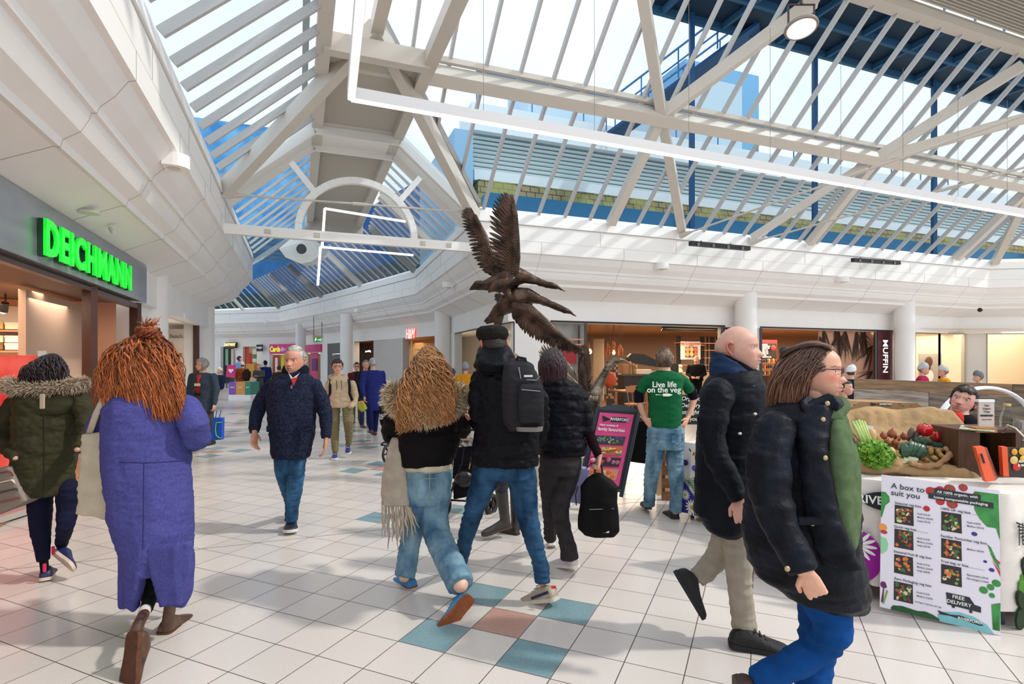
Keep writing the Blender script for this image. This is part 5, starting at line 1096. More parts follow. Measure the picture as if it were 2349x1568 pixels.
f.body.tube([f.w(676, 870, .02), f.w(677, 845, .0)], [.065, .062], 12)
f.finish('#cf9379', (hc, R, .265, o), hs)
hmask = lambda x, y, z: np.where(y > .02, z-.30+.0*x-np.clip(.3-np.abs(x), 0, 1)*.15+np.clip(np.abs(x)-.24, 0, 1)*3.5, np.where(y > -.14, z-(-.02), z+.26))
haircap(hc, R, .265, o, hmask, .04, mat('hair_grey', '#8a837c', .6, noise=.5, nscale=30, stretch=(1, 1, .35), col2='#c0bab2'), f.root, 1, 3, tufts=900, tlen=.13, trad=.0065, tdir=lambda p: (p[0]*2+.3, -.6+p[1], -.5))
# ---- boy in a beige hoodie
f = Fig('person', 'dark-haired boy in glasses and a beige hoodie, backpack straps on, walking toward the camera', (768, 1052), lod=1); f.vx = .011; R = f.R(0, 2, 0); hc = f.w(774, 841, -.02); o = dict(skin='#dcab92', flush=.7, jaw=.30, brow='#2f221c')
hd = MB(); f.trunk(hd, [(862, 764, 785, .08), (868, 756, 800, .10), (878, 750, 812, .115), (900, 753, 809, .12), (925, 756, 809, .125), (934, 757, 808, .12)])
f.limb(hd, [(755, 880, 0, 9), (750, 905, .02, 9), (753, 922, -.02, 7.5), (763, 931, -.10, 6)]); f.limb(hd, [(808, 880, 0, 9), (814, 905, .02, 9), (813, 924, -.02, 7.5), (803, 934, -.10, 6)])
hd.tube([f.w(762, 866, .0), f.w(757, 864, .08), f.w(775, 861, .15), f.w(793, 865, .08), f.w(790, 868, -.02), f.w(776, 876, -.08), f.w(764, 868, -.02)], .04, 8)
f.part('hoodie', hd, cloth('beige_fleece', '#c2ab90', .95), disp=folds(.006, 8, 11), voxel=.010)
for px_ in (772, 783): m = MB(); m.tube([f.w(px_, 872, -.13), f.w(px_+1, 886, -.15), f.w(px_, 893, -.15)], .005, 5); m.build('drawstring', BLACK, f.root)
for pts in ([(759, 869, -.08), (757, 885, -.14), (757, 903, -.13), (752, 918, -.05)], [(800, 869, -.08), (802, 885, -.14), (802, 903, -.13), (808, 918, -.05)]): m = MB(); m.tube([f.w(*p) for p in pts], .022, 8, flat=.4); m.build('backpack_strap', cloth('strap_navy', '#1d1f2c', .8), f.root)
t = MB(); f.limb(t, [(768, 930, 0, 13), (768, 965, -.02, 11.5), (768, 1000, 0, 9.5), (769, 1030, 0, 7.5), (769, 1037, 0, 6)]); f.limb(t, [(797, 930, 0, 13), (798, 965, -.04, 11.5), (800, 990, .05, 9.5), (800, 1012, .15, 7.5), (799, 1019, .18, 6)]); t.box(f.w(807, 960, 0), (.05, .12, .16), bev=.02)
f.part('cargo_trousers', t, cloth('khaki', '#7d7458', .9), disp=folds(.007, 9, 12, .3), voxel=.011)
f.shoe((769, 1045, .14), (767, 1054, -.13), shoemat('#33357a'), shoemat('#efe9e2'), lace=shoemat('#e8e4e0')); f.shoe((799, 1022, .3), (799, 1041, .06), shoemat('#33357a'), shoemat('#efe9e2'), lace=shoemat('#e8e4e0'), up=(0, -.5, 1))
f.body.tube([f.w(774, 868, .0), f.w(774, 852, .0)], [.05, .05], 10); f.finish('#dcab92', (hc, R, .235, o));
hm2 = lambda x, y, z: np.where(y > .02, z-.23+.03*np.sin(x*40)+np.clip(np.abs(x)-.25, 0, 1)*2.5, np.where(y > -.1, z-.03, z+.2))
haircap(hc, R, .235, o, hm2, .075, mat('hair_dark', '#241a18', .6, noise=.5, nscale=30, col2='#453029'), f.root, 2, 5, rough=.03, tufts=420, tlen=.12, trad=.010)
m = MB()
for sx in (-1, 1):
    cc = hc+R @ Vector((sx*.135*.235, .42*.235, .02*.235));
    pts = [cc+R @ Vector((.024*math.cos(a), 0, .017*math.sin(a))) for a in (2*math.pi*k/12 for k in range(13))]; m.tube(pts, .0022, 5)
    m.tube([cc+R @ Vector((sx*.024, 0, .004)), hc+R @ Vector((sx*.345*.235, -.03*.235, .05*.235))], .002, 5)
m.build('glasses', mat('specs', '#3a2a28', .4), f.root)
# ---- woman in the dark green parka
f = Fig('person', 'woman seen from behind in a dark green quilted parka with fur-trimmed hood and navy leggings', (105, 1332)); R = f.R(172, 0, 0); hc = f.w(122, 850, .04); o = dict(skin='#caa08a', ears=0)
p = MB(); f.trunk(p, [(888, 70, 160, .11), (900, 40, 192, .14), (925, 30, 196, .16), (970, 26, 190, .17), (1040, 24, 182, .175), (1100, 22, 174, .18), (1133, 21, 170, .175)], yaw=-4)
f.limb(p, [(45, 912, 0, 26), (22, 945, -.0, 27), (8, 990, .02, 24), (18, 1030, -.12, 18), (35, 1050, -.2, 15)]); f.limb(p, [(182, 912, 0, 26), (198, 950, 0, 27), (196, 1000, -.04, 22), (178, 1030, -.2, 17)])
par = f.part('parka', p, cloth('olive_parka', '#3c3a28', .75, noise=.2), disp=lambda P, N: puffer(.145, .009, 4, .04)(P, N)+folds(.004, 16, 5)(P, N), voxel=.008)
hh = MB(); hh.rings([[f.w(118, 905, .02)+Vector((.235*math.cos(a)*k1, .14*math.sin(a)*k1+dd, zz)) for a in (2*math.pi*i/28 for i in range(28))] for k1, zz, dd in ((.75, .06, -.02), (1.0, .0, -.03), (.93, -.07, -.06), (.72, -.125, -.085), (.35, -.15, -.09))]); f.part('hood', hh, MATS['olive_parka'], disp=folds(.005, 10, 8), voxel=.008)
m = MB(); m.box(f.w(97, 920, -.255), (.030, .012, .10), bev=.003); m.build('hood_tab', cloth('tab_cream', '#c4b59c', .8), f.root)
m = MB(); m.tube([f.w(100, 945, -.215), f.w(101, 1040, -.20), f.w(100, 1128, -.19)], .005, 5); m.build('back_seam', cloth('olive_seam', '#2a2a1c', .8), f.root)
fur(f.root, FURV, [(f.w(118, 885, .03)+Vector((.27*math.cos(a), -.02+.13*math.sin(a), .02*math.cos(a*2))), .033) for a in (math.pi*(-.02-k/24*.98) for k in range(25))], 2600, .042, 5, '#8a7867', '#c9b49a', .0028)
t = MB(); f.limb(t, [(90, 1120, 0, 33), (92, 1170, .02, 30), (93, 1225, .03, 24), (98, 1262, .02, 18), (100, 1285, 0, 15)]); f.limb(t, [(155, 1120, 0, 31), (156, 1165, 0, 28), (150, 1205, -.06, 23), (143, 1238, .1, 17), (140, 1250, .14, 15)])
f.part('leggings', t, cloth('navy_legging', '#171a33', .8, noise=.2), disp=folds(.005, 8, 9, .35)); t = MB(); f.limb(t, [(100, 1280, 0, 11.5), (103, 1312, 0, 11)], core=False); f.limb(t, [(141, 1246, .13, 11.5), (142, 1268, .2, 11)], core=False); f.part('socks', t, cloth('sock_black', '#121216', .9))
f.shoe((104, 1331, -.02), (118, 1309, .26), shoemat('#232a55'), shoemat('#d9c3b2'), name='trainer', wid=1.15, L=.26); f.shoe((120, 1268, .08), (160, 1300, .0), shoemat('#232a55'), shoemat('#d9c3b2'), up=(.15, 1, .55), name='trainer', L=.25, wid=1.1)
for q in ((102, 1302, -.05), (122, 1262, .04)): m = MB(); m.box(f.w(*q), (.02, .014, .06), bev=.003); m.build('heel_tab', mat('pink_tab', '#e0306b', .6), f.root)
f.body.tube([f.w(120, 905, .02), f.w(121, 865, .03)], .06, 10); f.finish('#caa08a', (hc, R, .24, o))
random.seed(21); P_ = []
for k in range(800):
    a = random.uniform(-1.0, 4.14); el = random.uniform(.1, 1.5); n_ = Vector((math.cos(a)*math.cos(el), -abs(math.sin(a))*math.cos(el)*random.choice((1, 1, .7)), math.sin(el))); r0 = hc+Vector((n_.x*.085, n_.y*.105+.0, n_.z*.115+.01)); ex = n_.x*.13+random.uniform(-.03, .05); ez = random.uniform(-.17, -.06)
    e = Vector((hc.x+ex, hc.y-.09+n_.y*.05, hc.z+ez)); P_.append([r0, r0+Vector((n_.x*.06, n_.y*.06-.01, .0)), e+Vector((n_.x*.02, -.03, .10)), e])
for k in range(30): e = hc+Vector((random.uniform(.10, .20), random.uniform(-.10, .0), random.uniform(-.22, -.08))); P_.append([hc+Vector((.06, -.06, .05)), hc+Vector((.12, -.1, .03)), e+Vector((.0, 0, .07)), e])
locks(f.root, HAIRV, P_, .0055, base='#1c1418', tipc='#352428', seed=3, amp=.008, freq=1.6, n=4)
m = MB(); q = lambda px, py, d=0: W(px, py, 3.75+d); m.prism([q(-60, 1085), q(18, 1068), q(57, 1150), q(40, 1160), q(-60, 1200)], (0, .16, 0)); bag = fuse(m, .012, 3).build('striped_bag', mat('bag_grey', '#8f8378', .9, bump=.4, bscale=200), smooth=True, label='grey woven bag with red and brown stripes carried at the left edge', cat='bag')
for k, c_ in enumerate(('#6b3a35', '#d8cbb8', '#3d3733', '#8a4a42')):
    m = MB(); m.tube([q(-60, 1096+k*24, -.008), q(20+k*8, 1080+k*20, -.010), q(34+k*6, 1092+k*17, .02)], .012, 6, flat=.4); m.build('stripe', mat('stripe'+c_[1:], c_, .9), bag)
# ---- red-haired woman in the long violet coat
f = Fig('person', 'woman with long wavy red hair in a long violet-blue coat, seen from behind', (390, 1452)); Y0 = f.Y; R = f.R(178, 0, 0); hc = f.w(345, 806, .02); o = dict(skin='#dfb49c', ears=0)
c = MB(); f.trunk(c, [(898, 300, 396, .10), (912, 258, 430, .135), (935, 238, 447, .15), (985, 236, 440, .165), (1040, 238, 436, .17), (1110, 246, 441, .18), (1180, 252, 444, .185), (1254, 278, 444, .18), (1300, 284, 437, .17)], yaw=3)
f.limb(c, [(255, 935, 0, 30), (232, 975, -.02, 30), (224, 1020, .05, 28), (236, 1060, .25, 20)]); f.limb(c, [(428, 935, 0, 32), (446, 975, -.02, 33), (452, 1003, .02, 30), (440, 1008, .22, 24), (428, 990, .34, 18)])
f.part('coat', c, cloth('violet_wool', '#4f4f90', .95, noise=.1, nscale=90, col2='#43447f', bump=.25, bscale=260), disp=lambda P, N: drape(.012, 7, 5)(P, N)+folds(.004, 14, 6)(P, N), voxel=.009)
sk = MB()
def panel(pts, th=.02, d0=0):
    P = [f.w(*p) for p in pts]; sk.prism(P, (0, th, 0))
panel([(282, 1270, -.16), (328, 1262, -.18), (318, 1320, -.18), (306, 1404, -.15), (289, 1388, -.15), (284, 1330, -.15)], .05); panel([(328, 1258, -.18), (430, 1246, -.16), (435, 1304, -.15), (425, 1345, -.15), (410, 1387, -.16), (366, 1392, -.18), (345, 1320, -.18)], .07)
panel([(285, 1270, .16), (440, 1260, .16), (425, 1350, .16), (400, 1380, .16), (300, 1380, .16)], .03)
sk.tube([f.w(285, 1270, -.12), f.w(289, 1388, -.1)], .03, 8); sk.tube([f.w(434, 1265, -.1), f.w(425, 1345, -.1), f.w(410, 1384, -.1)], .035, 8)
f.part('coat_skirt', sk, MATS['violet_wool'], disp=drape(.012, 9, 15), voxel=.009)
m = MB(); m.tube([f.w(241, 1058, -.185), f.w(330, 1062, -.20), f.w(436, 1056, -.185)], .003, 5); m.tube([f.w(330, 1062, -.2), f.w(328, 1260, -.2)], .003, 5); m.build('coat_seam', cloth('violet_seam', '#333364', .9), f.root)
m = MB(); m.tube([f.w(306, 893, .0), f.w(330, 903, -.07), f.w(352, 907, -.10), f.w(380, 901, -.07), f.w(392, 893, .0)], .032, 10); f.part('hoodie_hood', m, cloth('grey_hood', '#b8aeb0', .9), voxel=.008)
t = MB(); f.limb(t, [(360, 1290, .05, 24), (352, 1340, .0, 20), (342, 1375, -.05, 17), (334, 1402, -.18, 15)]); f.limb(t, [(395, 1290, .05, 24), (396, 1350, .02, 18), (393, 1395, .0, 13)]); f.part('trousers', t, cloth('dark_green', '#1f2a22', .9), disp=folds(.004, 12, 4, .4))
t = MB(); f.limb(t, [(333, 1398, -.18, 15), (329, 1410, -.21, 15)], core=False); f.part('sock_cuff', t, cloth('sock_white', '#cdc5c2', .95), voxel=.006)
BOOT = mat('brown_boot', '#3c2a22', .4, noise=.3, nscale=20, col2='#5a4030', bump=.15, bscale=80); BSOLE = mat('boot_sole', '#5a3018', .7, noise=.4, nscale=30, bump=.5, bscale=90)
t = MB(); f.limb(t, [(330, 1408, -.22, 14), (318, 1430, -.32, 15), (308, 1462, -.38, 18)], core=False); f.part('boot_shaft', t, BOOT, voxel=.007); f.shoe((304, 1449, -.44), (292, 1557, -.50), BOOT, BSOLE, up=(.35, 1, .2), h=1.0, wid=1.25, name='boot', L=.27)
t = MB(); f.limb(t, [(391, 1385, 0, 15), (385, 1425, .0, 15), (386, 1440, .02, 17)], core=False); f.part('boot_shaft', t, BOOT, voxel=.007); f.shoe((372, 1460, -.02), (425, 1425, .22), BOOT, BSOLE, name='boot', wid=1.15, L=.28)
f.body.tube([f.w(345, 905, .0), f.w(345, 850, .0)], .06, 10); f.finish('#dfb49c', (hc, R, .235, o))
random.seed(5); P_ = []
for k in range(1900):
    a = random.uniform(-.25, math.pi+.25); el = random.uniform(-.2, 1.45); n_ = Vector((math.cos(a)*math.cos(el), -math.sin(a)*math.cos(el), math.sin(el))); r0 = hc+Vector((n_.x*.09, n_.y*.11, n_.z*.125+.005))
    u = math.cos(a)+random.uniform(-.25, .25); ez = random.uniform(-.40, -.26) if random.random() < .7 else random.uniform(-.30, -.12); e = Vector((hc.x+u*.20+.0, hc.y-.13-.05*random.random()+abs(u)*.05, hc.z+ez))
    P_.append([r0, r0+Vector((n_.x*.025, n_.y*.05, -.03)), e+Vector((u*.012, -.03, .17)), e])
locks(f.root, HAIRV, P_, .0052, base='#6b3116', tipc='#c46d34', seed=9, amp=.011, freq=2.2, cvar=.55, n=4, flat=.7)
P_ = []; bc = f.w(341, 763, -.05)
for k in range(150):
    a = random.uniform(0, 6.28); b = random.uniform(0, 6.28); q = lambda t: bc+Vector((.058*math.cos(a+t)*math.cos(.4*math.sin(b)), .035*math.sin(a+t)-.02*math.cos(b), .030*math.sin(b+t*1.3)))
    P_.append([q(0), q(.6)*1, q(1.2), q(1.9)])
for k in range(26): a = random.uniform(-.6, .9); P_.append([bc, bc+Vector((.02*a, -.01, .03)), bc+Vector((.05*a, -.01, .05)), bc+Vector((.09*a, random.uniform(-.03, .03), random.uniform(.045, .10)))])
locks(f.root, HAIRV, P_, .008, name='hair_bun', base='#7c3c1c', tipc='#b05a2a', seed=11, amp=.004, cvar=.5)
tb = thing('tote_bag', 'cream canvas tote bag hanging beside the violet coat', 'bag', f.w(210, 1190, 0));
m = MB(); q = lambda px, py, d=0: W(px, py, f.Y-.12+d); m.prism([q(186, 996), q(243, 990), q(246, 1060), q(250, 1192), q(212, 1188), q(172, 1180), q(178, 1080)], (0, .10, 0)); fuse(m, .008, 4, disp=folds(.006, 10, 3)).build('pouch', cloth('canvas', '#bdb29d', .95), tb, smooth=True)
for a_, b_ in ((196, 232), (232, 246)): m = MB(); m.tube([q(a_+8, 996, .02), q((a_+b_)/2+6, 950, -.02), q(244, 903, .02), q(250, 900, .12)], .018, 8, flat=.25, side=(1, 0, 0)); m.build('strap', cloth('canvas', '#bdb29d', .95), tb, smooth=True)
# ---- woman with long curly hair, fur hood, scarf
f = Fig('person', 'woman with long curly fair hair over a black fur-hooded jacket, seen from behind', (925, 1348)); R = f.R(190, 0, 0); hc = f.w(985, 832, .02); o = dict(skin='#dfb49c', ears=0)
c = MB(); f.trunk(c, [(905, 930, 1035, .12), (920, 912, 1055, .14), (960, 906, 1058, .155), (1000, 912, 1056, .16), (1040, 913, 1048, .165), (1062, 914, 1040, .16)], yaw=8)
f.limb(c, [(922, 930, 0, 25), (903, 965, -.02, 25), (897, 995, .06, 22), (908, 1005, .22, 17)]); f.limb(c, [(1042, 930, 0, 24), (1056, 960, .02, 24), (1060, 985, .10, 20), (1064, 968, .26, 14)])
f.part('jacket', c, cloth('black_jacket', '#100d10', .7, bump=.2), disp=folds(.010, 8, 3), voxel=.009)
c = MB(); f.trunk(c, [(1058, 918, 1036, .15), (1066, 919, 1036, .15), (1075, 924, 1036, .15)], core=False); f.part('shirt', c, cloth('cream_shirt', '#cfc4ad', .9), disp=drape(.006, 10, 2))
t = MB(); f.trunk(t, [(1070, 926, 1037, .13), (1100, 928, 1038, .15), (1130, 930, 1034, .15), (1150, 934, 1028, .14)])
f.limb(t, [(955, 1130, -.02, 33), (952, 1170, .0, 28), (946, 1210, .03, 24), (938, 1260, .05, 23), (932, 1305, .02, 23), (928, 1322, .0, 23)]); f.limb(t, [(1000, 1130, -.02, 37), (994, 1175, -.0, 33), (1002, 1225, -.06, 31), (1022, 1270, -.22, 31), (1045, 1315, -.38, 31), (1056, 1340, -.45, 32)])
f.part('jeans', t, DENIML, disp=lambda P, N: folds(.006, 9, 4, .35)(P, N)+drape(.004, 12, 8)(P, N), voxel=.008)
m = MB(); a = [f.w(*p) for p in ((950, 1098, -.175), (1000, 1097, -.18), (1004, 1112, -.185), (1000, 1146, -.17), (975, 1152, -.17), (952, 1140, -.17))]; m.tube(a+[a[0]], .0025, 5); m.tube([f.w(928, 1082, -.15), f.w(980, 1086, -.17), f.w(1036, 1080, -.15)], .003, 5); m.tube([f.w(985, 1085, -.175), f.w(986, 1150, -.165)], .003, 5); m.build('denim_seam', cloth('seam_tan', '#8f9a8c', .9), f.root)
GUM = mat('gum_sole', '#8a4a22', .6, noise=.25, nscale=30, bump=.4, bscale=100); BLUES = mat('blue_suede', '#3f83b5', .85, noise=.2)
f.shoe((948, 1352, .0), (903, 1330, .25), BLUES, GUM, name='trainer', wid=1.2, L=.27, lace=shoemat('#cfd8dc')); f.shoe((1082, 1370, -.47), (1034, 1428, -.52), BLUES, GUM, up=(-.5, .9, .35), name='trainer', wid=1.25, L=.27, lace=shoemat('#cfd8dc'))
fur(f.root, FURV, [(f.w(984, 905, .0)+Vector((.225*math.cos(a), -.06+.16*math.sin(a), -.045-.10*(-math.sin(a))*.9+.06*abs(math.cos(a)))), .048+.012*abs(math.cos(a))) for a in (math.pi*(.04-k/26*1.08) for k in range(27))], 3600, .055, 4, '#9c8262', '#dcc8a2', .0028, name='fur_hood')
f.body.tube([f.w(985, 915, .0), f.w(985, 870, .0)], .06, 10)
hb_ = hand(f.w(1066, 962, .28), (.1, .2, .9), (-.8, -.2, 0), -1, .95, 1.0, 1); f.finish('#dfb49c', (hc, R, .235, o), [hb_])
random.seed(15); P_ = []
for k in range(1300):
    a = random.uniform(-.2, math.pi+.2); el = random.uniform(0, 1.5); n_ = Vector((math.cos(a)*math.cos(el), -math.sin(a)*math.cos(el), math.sin(el))); r0 = hc+Vector((n_.x*.085, n_.y*.105, n_.z*.12+.005))
    u = math.cos(a)+random.uniform(-.3, .3); e = Vector((hc.x+.02+u*.15, hc.y-.26-.05*random.random(), hc.z+random.uniform(-.43, -.24)+.03*u)); P_.append([r0, r0+Vector((n_.x*.01, n_.y*.07, -.02)), e+Vector((u*.0, -.03, .20)), e])
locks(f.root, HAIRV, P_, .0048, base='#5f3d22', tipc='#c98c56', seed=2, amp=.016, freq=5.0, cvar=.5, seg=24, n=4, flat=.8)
P_ = []
for k in range(220): u = random.uniform(-.06, .09); e = hc+Vector((.02+u*1.2, -.30, random.uniform(-.40, -.24))); P_.append([hc+Vector((.0, -.04, .115)), hc+Vector((u*.6, -.12, .13)), hc+Vector((u*1.1, -.24, -.05)), e])
locks(f.root, HAIRV, P_, .0055, n=4, flat=.8, name='ponytail', base='#8a5c34', tipc='#d39a62', seed=6, amp=.018, freq=5.5, cvar=.4, seg=26)
sc = thing('scarf', 'long pale fringed scarf hanging at the left side of the curly-haired woman', 'scarf', f.w(908, 1265, -.05)); m = MB()
m.rings([[f.w(*p)+Vector((a_*math.cos(q), .03*math.sin(q), 0)) for q in (2*math.pi*i/16 for i in range(16))] for p, a_ in (((912, 1005, -.06), .035), ((908, 1035, -.09), .055), ((906, 1080, -.10), .075), ((904, 1125, -.10), .09), ((906, 1158, -.10), .095))]); fuse(m, .007, 2, disp=drape(.008, 14, 3)).build('cloth', cloth('scarf_wool', '#b3a796', .95, noise=.2, bump=.5), sc, smooth=True)
P_ = []
random.seed(7)
for k in range(13):
    x = 876+k*5.4; e = f.w(x+random.uniform(-4, 8)-(k-6)*.2, random.uniform(1225, 1278), -.1+random.uniform(-.03, .03)); r0 = f.w(x, 1148, -.1+random.uniform(-.02, .02)); P_.append([r0, r0.lerp(e, .3), r0.lerp(e, .7)+Vector((random.uniform(-.02, .02), 0, 0)), e])
for k in range(3): e = f.w(950+k*6, 1235-k*12, -.12); r0 = f.w(925, 1150, -.1); P_.append([r0, r0.lerp(e, .3)+Vector((.03, 0, 0)), r0.lerp(e, .7), e])
locks(sc, mat('tassel', '#ffffff', .95, bump=.5, bscale=200, attr=True), P_, .0085, name='fringe', base='#b0a392', amp=.004, cvar=.12, seed=4, flat=1)
wb = thing('water_bottle', 'clear plastic water bottle with blue cap held between the two walkers', 'bottle', f.w(1067, 940, .3)); m = MB(); m.lathe([(.03, -.09), (.033, -.08), (.033, .02), (.016, .06)], 14, Matrix.Translation(f.w(1068, 935, .3))); m.build('bottle_body', glass_mat('pet', (.9, .95, 1), .3), wb, smooth=40); m = MB(); m.lathe([(.016, .06), (.016, .085)], 12, Matrix.Translation(f.w(1068, 935, .3))); m.build('cap', mat('cap_blue', '#5aa5c8', .4), wb)
# ---- man in a flat cap with a black puffer coat and rucksack
f = Fig('person', 'tall man seen from behind in a flat cap and black puffer coat', (1240, 1386)); R = f.R(200, 0, 0); hc = f.w(1131, 795, .0); o = dict(skin='#c58a72', ear='#c9745f')
c = MB(); f.trunk(c, [(840, 1098, 1180, .11), (855, 1084, 1200, .14), (880, 1082, 1228, .16), (930, 1086, 1240, .17), (990, 1090, 1238, .175), (1030, 1082, 1236, .18), (1062, 1080, 1236, .175)], yaw=-10)
f.limb(c, [(1106, 868, .0, 26), (1102, 905, -.03, 29), (1104, 945, -.02, 28), (1108, 972, .08, 22), (1092, 965, .22, 17)]); f.limb(c, [(1215, 872, 0, 24), (1236, 920, .06, 24), (1240, 980, .16, 20), (1236, 1010, .25, 16)])
PUF = cloth('black_puffer', '#0b0c13', .5, noise=.25, nscale=10, bump=.25, bscale=120)
f.part('puffer_coat', c, PUF, disp=lambda P, N: puffer(.105, .013, 5, .02)(P, N)+folds(.003, 20, 5)(P, N), voxel=.008)
h_ = MB(); f.trunk(h_, [(786, 1112, 1150, .07, -.0), (796, 1104, 1164, .095), (815, 1094, 1178, .125, -.02), (838, 1090, 1182, .15, -.04), (852, 1100, 1176, .13, -.04)], core=False); f.part('hood', h_, PUF, disp=folds(.012, 9, 8, .6), voxel=.008)
cp = MB(); b_ = R; cc = f.w(1130, 766, .0)
cp.rings([[cc+b_ @ Vector((kx*math.cos(a), ky*math.sin(a)+dy, z)) for a in (2*math.pi*i/26 for i in range(26))] for kx, ky, dy, z in ((.080, .100, .0, -.042), (.092, .118, .005, -.030), (.104, .135, .012, .0), (.098, .130, .014, .028), (.075, .10, .012, .048), (.03, .04, .01, .056))])
cp.rings([[cc+b_ @ Vector((.06*math.cos(a), .10+.055*math.sin(a), z-.01)) for a in (2*math.pi*i/16 for i in range(16))] for z in (-.035, -.018)])
f.part('flat_cap', cp, cloth('cap_tweed', '#24221f', .95, noise=.4, nscale=60), disp=folds(.003, 14, 4), voxel=.006)
hmc = lambda x, y, z: np.where(y > -.0, -1, z+.22)
haircap(hc, R, .24, o, hmc, .02, mat('hair_dark2', '#2a211e', .7, noise=.4, nscale=40), f.root, 1, 6)
t = MB(); f.trunk(t, [(1050, 1090, 1228, .13), (1075, 1092, 1225, .14), (1095, 1098, 1222, .13)])
f.limb(t, [(1118, 1085, 0, 34), (1100, 1130, .06, 28), (1086, 1175, .12, 22), (1072, 1220, .28, 19), (1062, 1265, .42, 17), (1056, 1290, .5, 15)]); f.limb(t, [(1196, 1085, 0, 34), (1202, 1125, .02, 31), (1206, 1165, .0, 27), (1218, 1215, .0, 22), (1232, 1265, .0, 19), (1243, 1310, .0, 18), (1244, 1334, .0, 18)])
f.part('jeans', t, DENIMD, disp=folds(.006, 10, 14, .35), voxel=.008)
SW = shoemat('#a79c8c'); f.shoe((1278, 1376, -.06), (1196, 1384, .13), SW, shoemat('#c9bfae'), name='trainer', wid=1.15, L=.30, up=(.06, 0, 1), detail=shoemat('#1d2340'), lace=shoemat('#d5cec2')); f.shoe((1066, 1308, .55), (1050, 1322, .75), SW, shoemat('#c9bfae'), name='trainer', L=.28)
m = MB(); m.box(f.w(1270, 1346, -.09), (.03, .012, .015)); m.build('heel_tab', mat('red_tab', '#d8322c', .6), f.root)
f.body.tube([f.w(1134, 850, .0), f.w(1131, 815, .0)], .065, 10); f.finish('#c58a72', (hc, R, .24, o), [hand(f.w(1084, 962, .24), (-.7, .4, .3), (0, .5, .8), 1, 1.0, .9, 1)])
bp = thing('backpack', 'dark charcoal rucksack worn by the man in the flat cap', 'backpack', f.w(1200, 985, -.3)); c = MB();
def bag_trunk(mb, secs, Y, n=28, sq=3.2, yaw=0):
    R_ = []
    for py, l, r_, dep, d in secs:
        c_ = W((l+r_)/2, py, Y+d); vd = Vector((c_.x, c_.y, 0)).normalized(); ud = Vector((vd.y, -vd.x, 0)); hw = (r_-l)/2*(Y+d)/F*vd.y; cy, sy = math.cos(math.radians(yaw)), math.sin(math.radians(yaw)); q = []
        for k in range(n):
            a = 2*math.pi*k/n; ca, sa = math.cos(a), math.sin(a); e = 2/sq; x = hw*math.copysign(abs(ca)**e, ca); y = dep*math.copysign(abs(sa)**e, sa); x, y = x*cy-y*sy, x*sy+y*cy; q.append(c_+ud*x+vd*y)
        R_.append(q)
    mb.rings(R_)
BPM = cloth('rucksack', '#28272b', .7, bump=.4, bscale=300)
bag_trunk(c, [(822, 1172, 1200, .04, -.2), (836, 1156, 1222, .085, -.22), (870, 1152, 1238, .11, -.24), (930, 1152, 1246, .12, -.25), (970, 1156, 1248, .12, -.25), (984, 1166, 1246, .10, -.25)], f.Y); fuse(c, .007, 2, folds(.004, 12, 4)).build('main_compartment', BPM, bp, smooth=True)
c = MB(); bag_trunk(c, [(880, 1196, 1240, .02, -.37), (890, 1190, 1246, .045, -.375), (940, 1189, 1248, .05, -.38), (968, 1192, 1246, .04, -.375)], f.Y); fuse(c, .006, 2, folds(.003, 14, 6)).build('front_pocket', BPM, bp, smooth=True)
m = MB(); bag_trunk(m, [(976, 1182, 1246, .085, -.31), (986, 1184, 1245, .085, -.31)], f.Y); m.build('base_trim', mat('trim_grey', '#6f6a66', .6), bp, smooth=40)
m = MB(); m.tube([f.w(1182, 830, -.24), f.w(1188, 819, -.26), f.w(1205, 822, -.26), f.w(1208, 838, -.27)], .009, 8); m.build('grab_handle', BPM, bp, smooth=True)
m = MB(); m.tube([f.w(1190, 842, -.33), f.w(1195, 870, -.345), f.w(1230, 872, -.35), f.w(1238, 862, -.35)], .004, 6); m.tube([f.w(1196, 893, -.425), f.w(1240, 897, -.43)], .003, 6); m.build('zip', mat('zip_grey', '#8d8f96', .35, metal=.6), bp)
m = MB(); m.box(f.w(1212, 862, -.36), (.05, .004, .012)); m.build('logo_patch', mat('patch_silver', '#c9ccd2', .4, metal=.5), bp)
m = MB(); m.tube([f.w(1166, 850, -.15), f.w(1150, 846, -.05), f.w(1145, 862, .05)], .022, 8, flat=.4); m.build('shoulder_strap', BPM, bp, smooth=True)
# ---- woman with short dark red hair in a dark puffer jacket
f = Fig('person', 'woman seen from behind with short dark red hair, black puffer jacket and grey trousers', (1305, 1306)); R = f.R(184, 0, 0); hc = f.w(1268, 834, .0); o = dict(skin='#cfa08a', ears=0)
c = MB(); f.trunk(c, [(868, 1246, 1300, .10), (882, 1236, 1326, .13), (905, 1232, 1340, .15), (950, 1234, 1340, .16), (990, 1236, 1338, .165), (1018, 1230, 1346, .17), (1040, 1234, 1344, .16)]); f.limb(c, [(1326, 900, 0, 18), (1338, 935, .0, 19), (1346, 975, -.02, 17), (1350, 995, -.03, 15)]); f.limb(c, [(1246, 900, 0, 18), (1236, 950, .05, 18), (1232, 1000, .15, 15)])
f.part('puffer_jacket', c, cloth('ink_puffer', '#0d0e16', .55, noise=.2, bump=.25, bscale=120), disp=lambda P, N: puffer(.095, .012, 9, .05)(P, N)+folds(.003, 18, 3)(P, N), voxel=.008)
c = MB(); f.limb(c, [(1350, 990, -.03, 13), (1360, 1015, -.06, 12), (1374, 1045, -.1, 10)]); f.part('sleeve', c, cloth('maroon_knit', '#1e0f16', .9), disp=folds(.003, 16, 4))
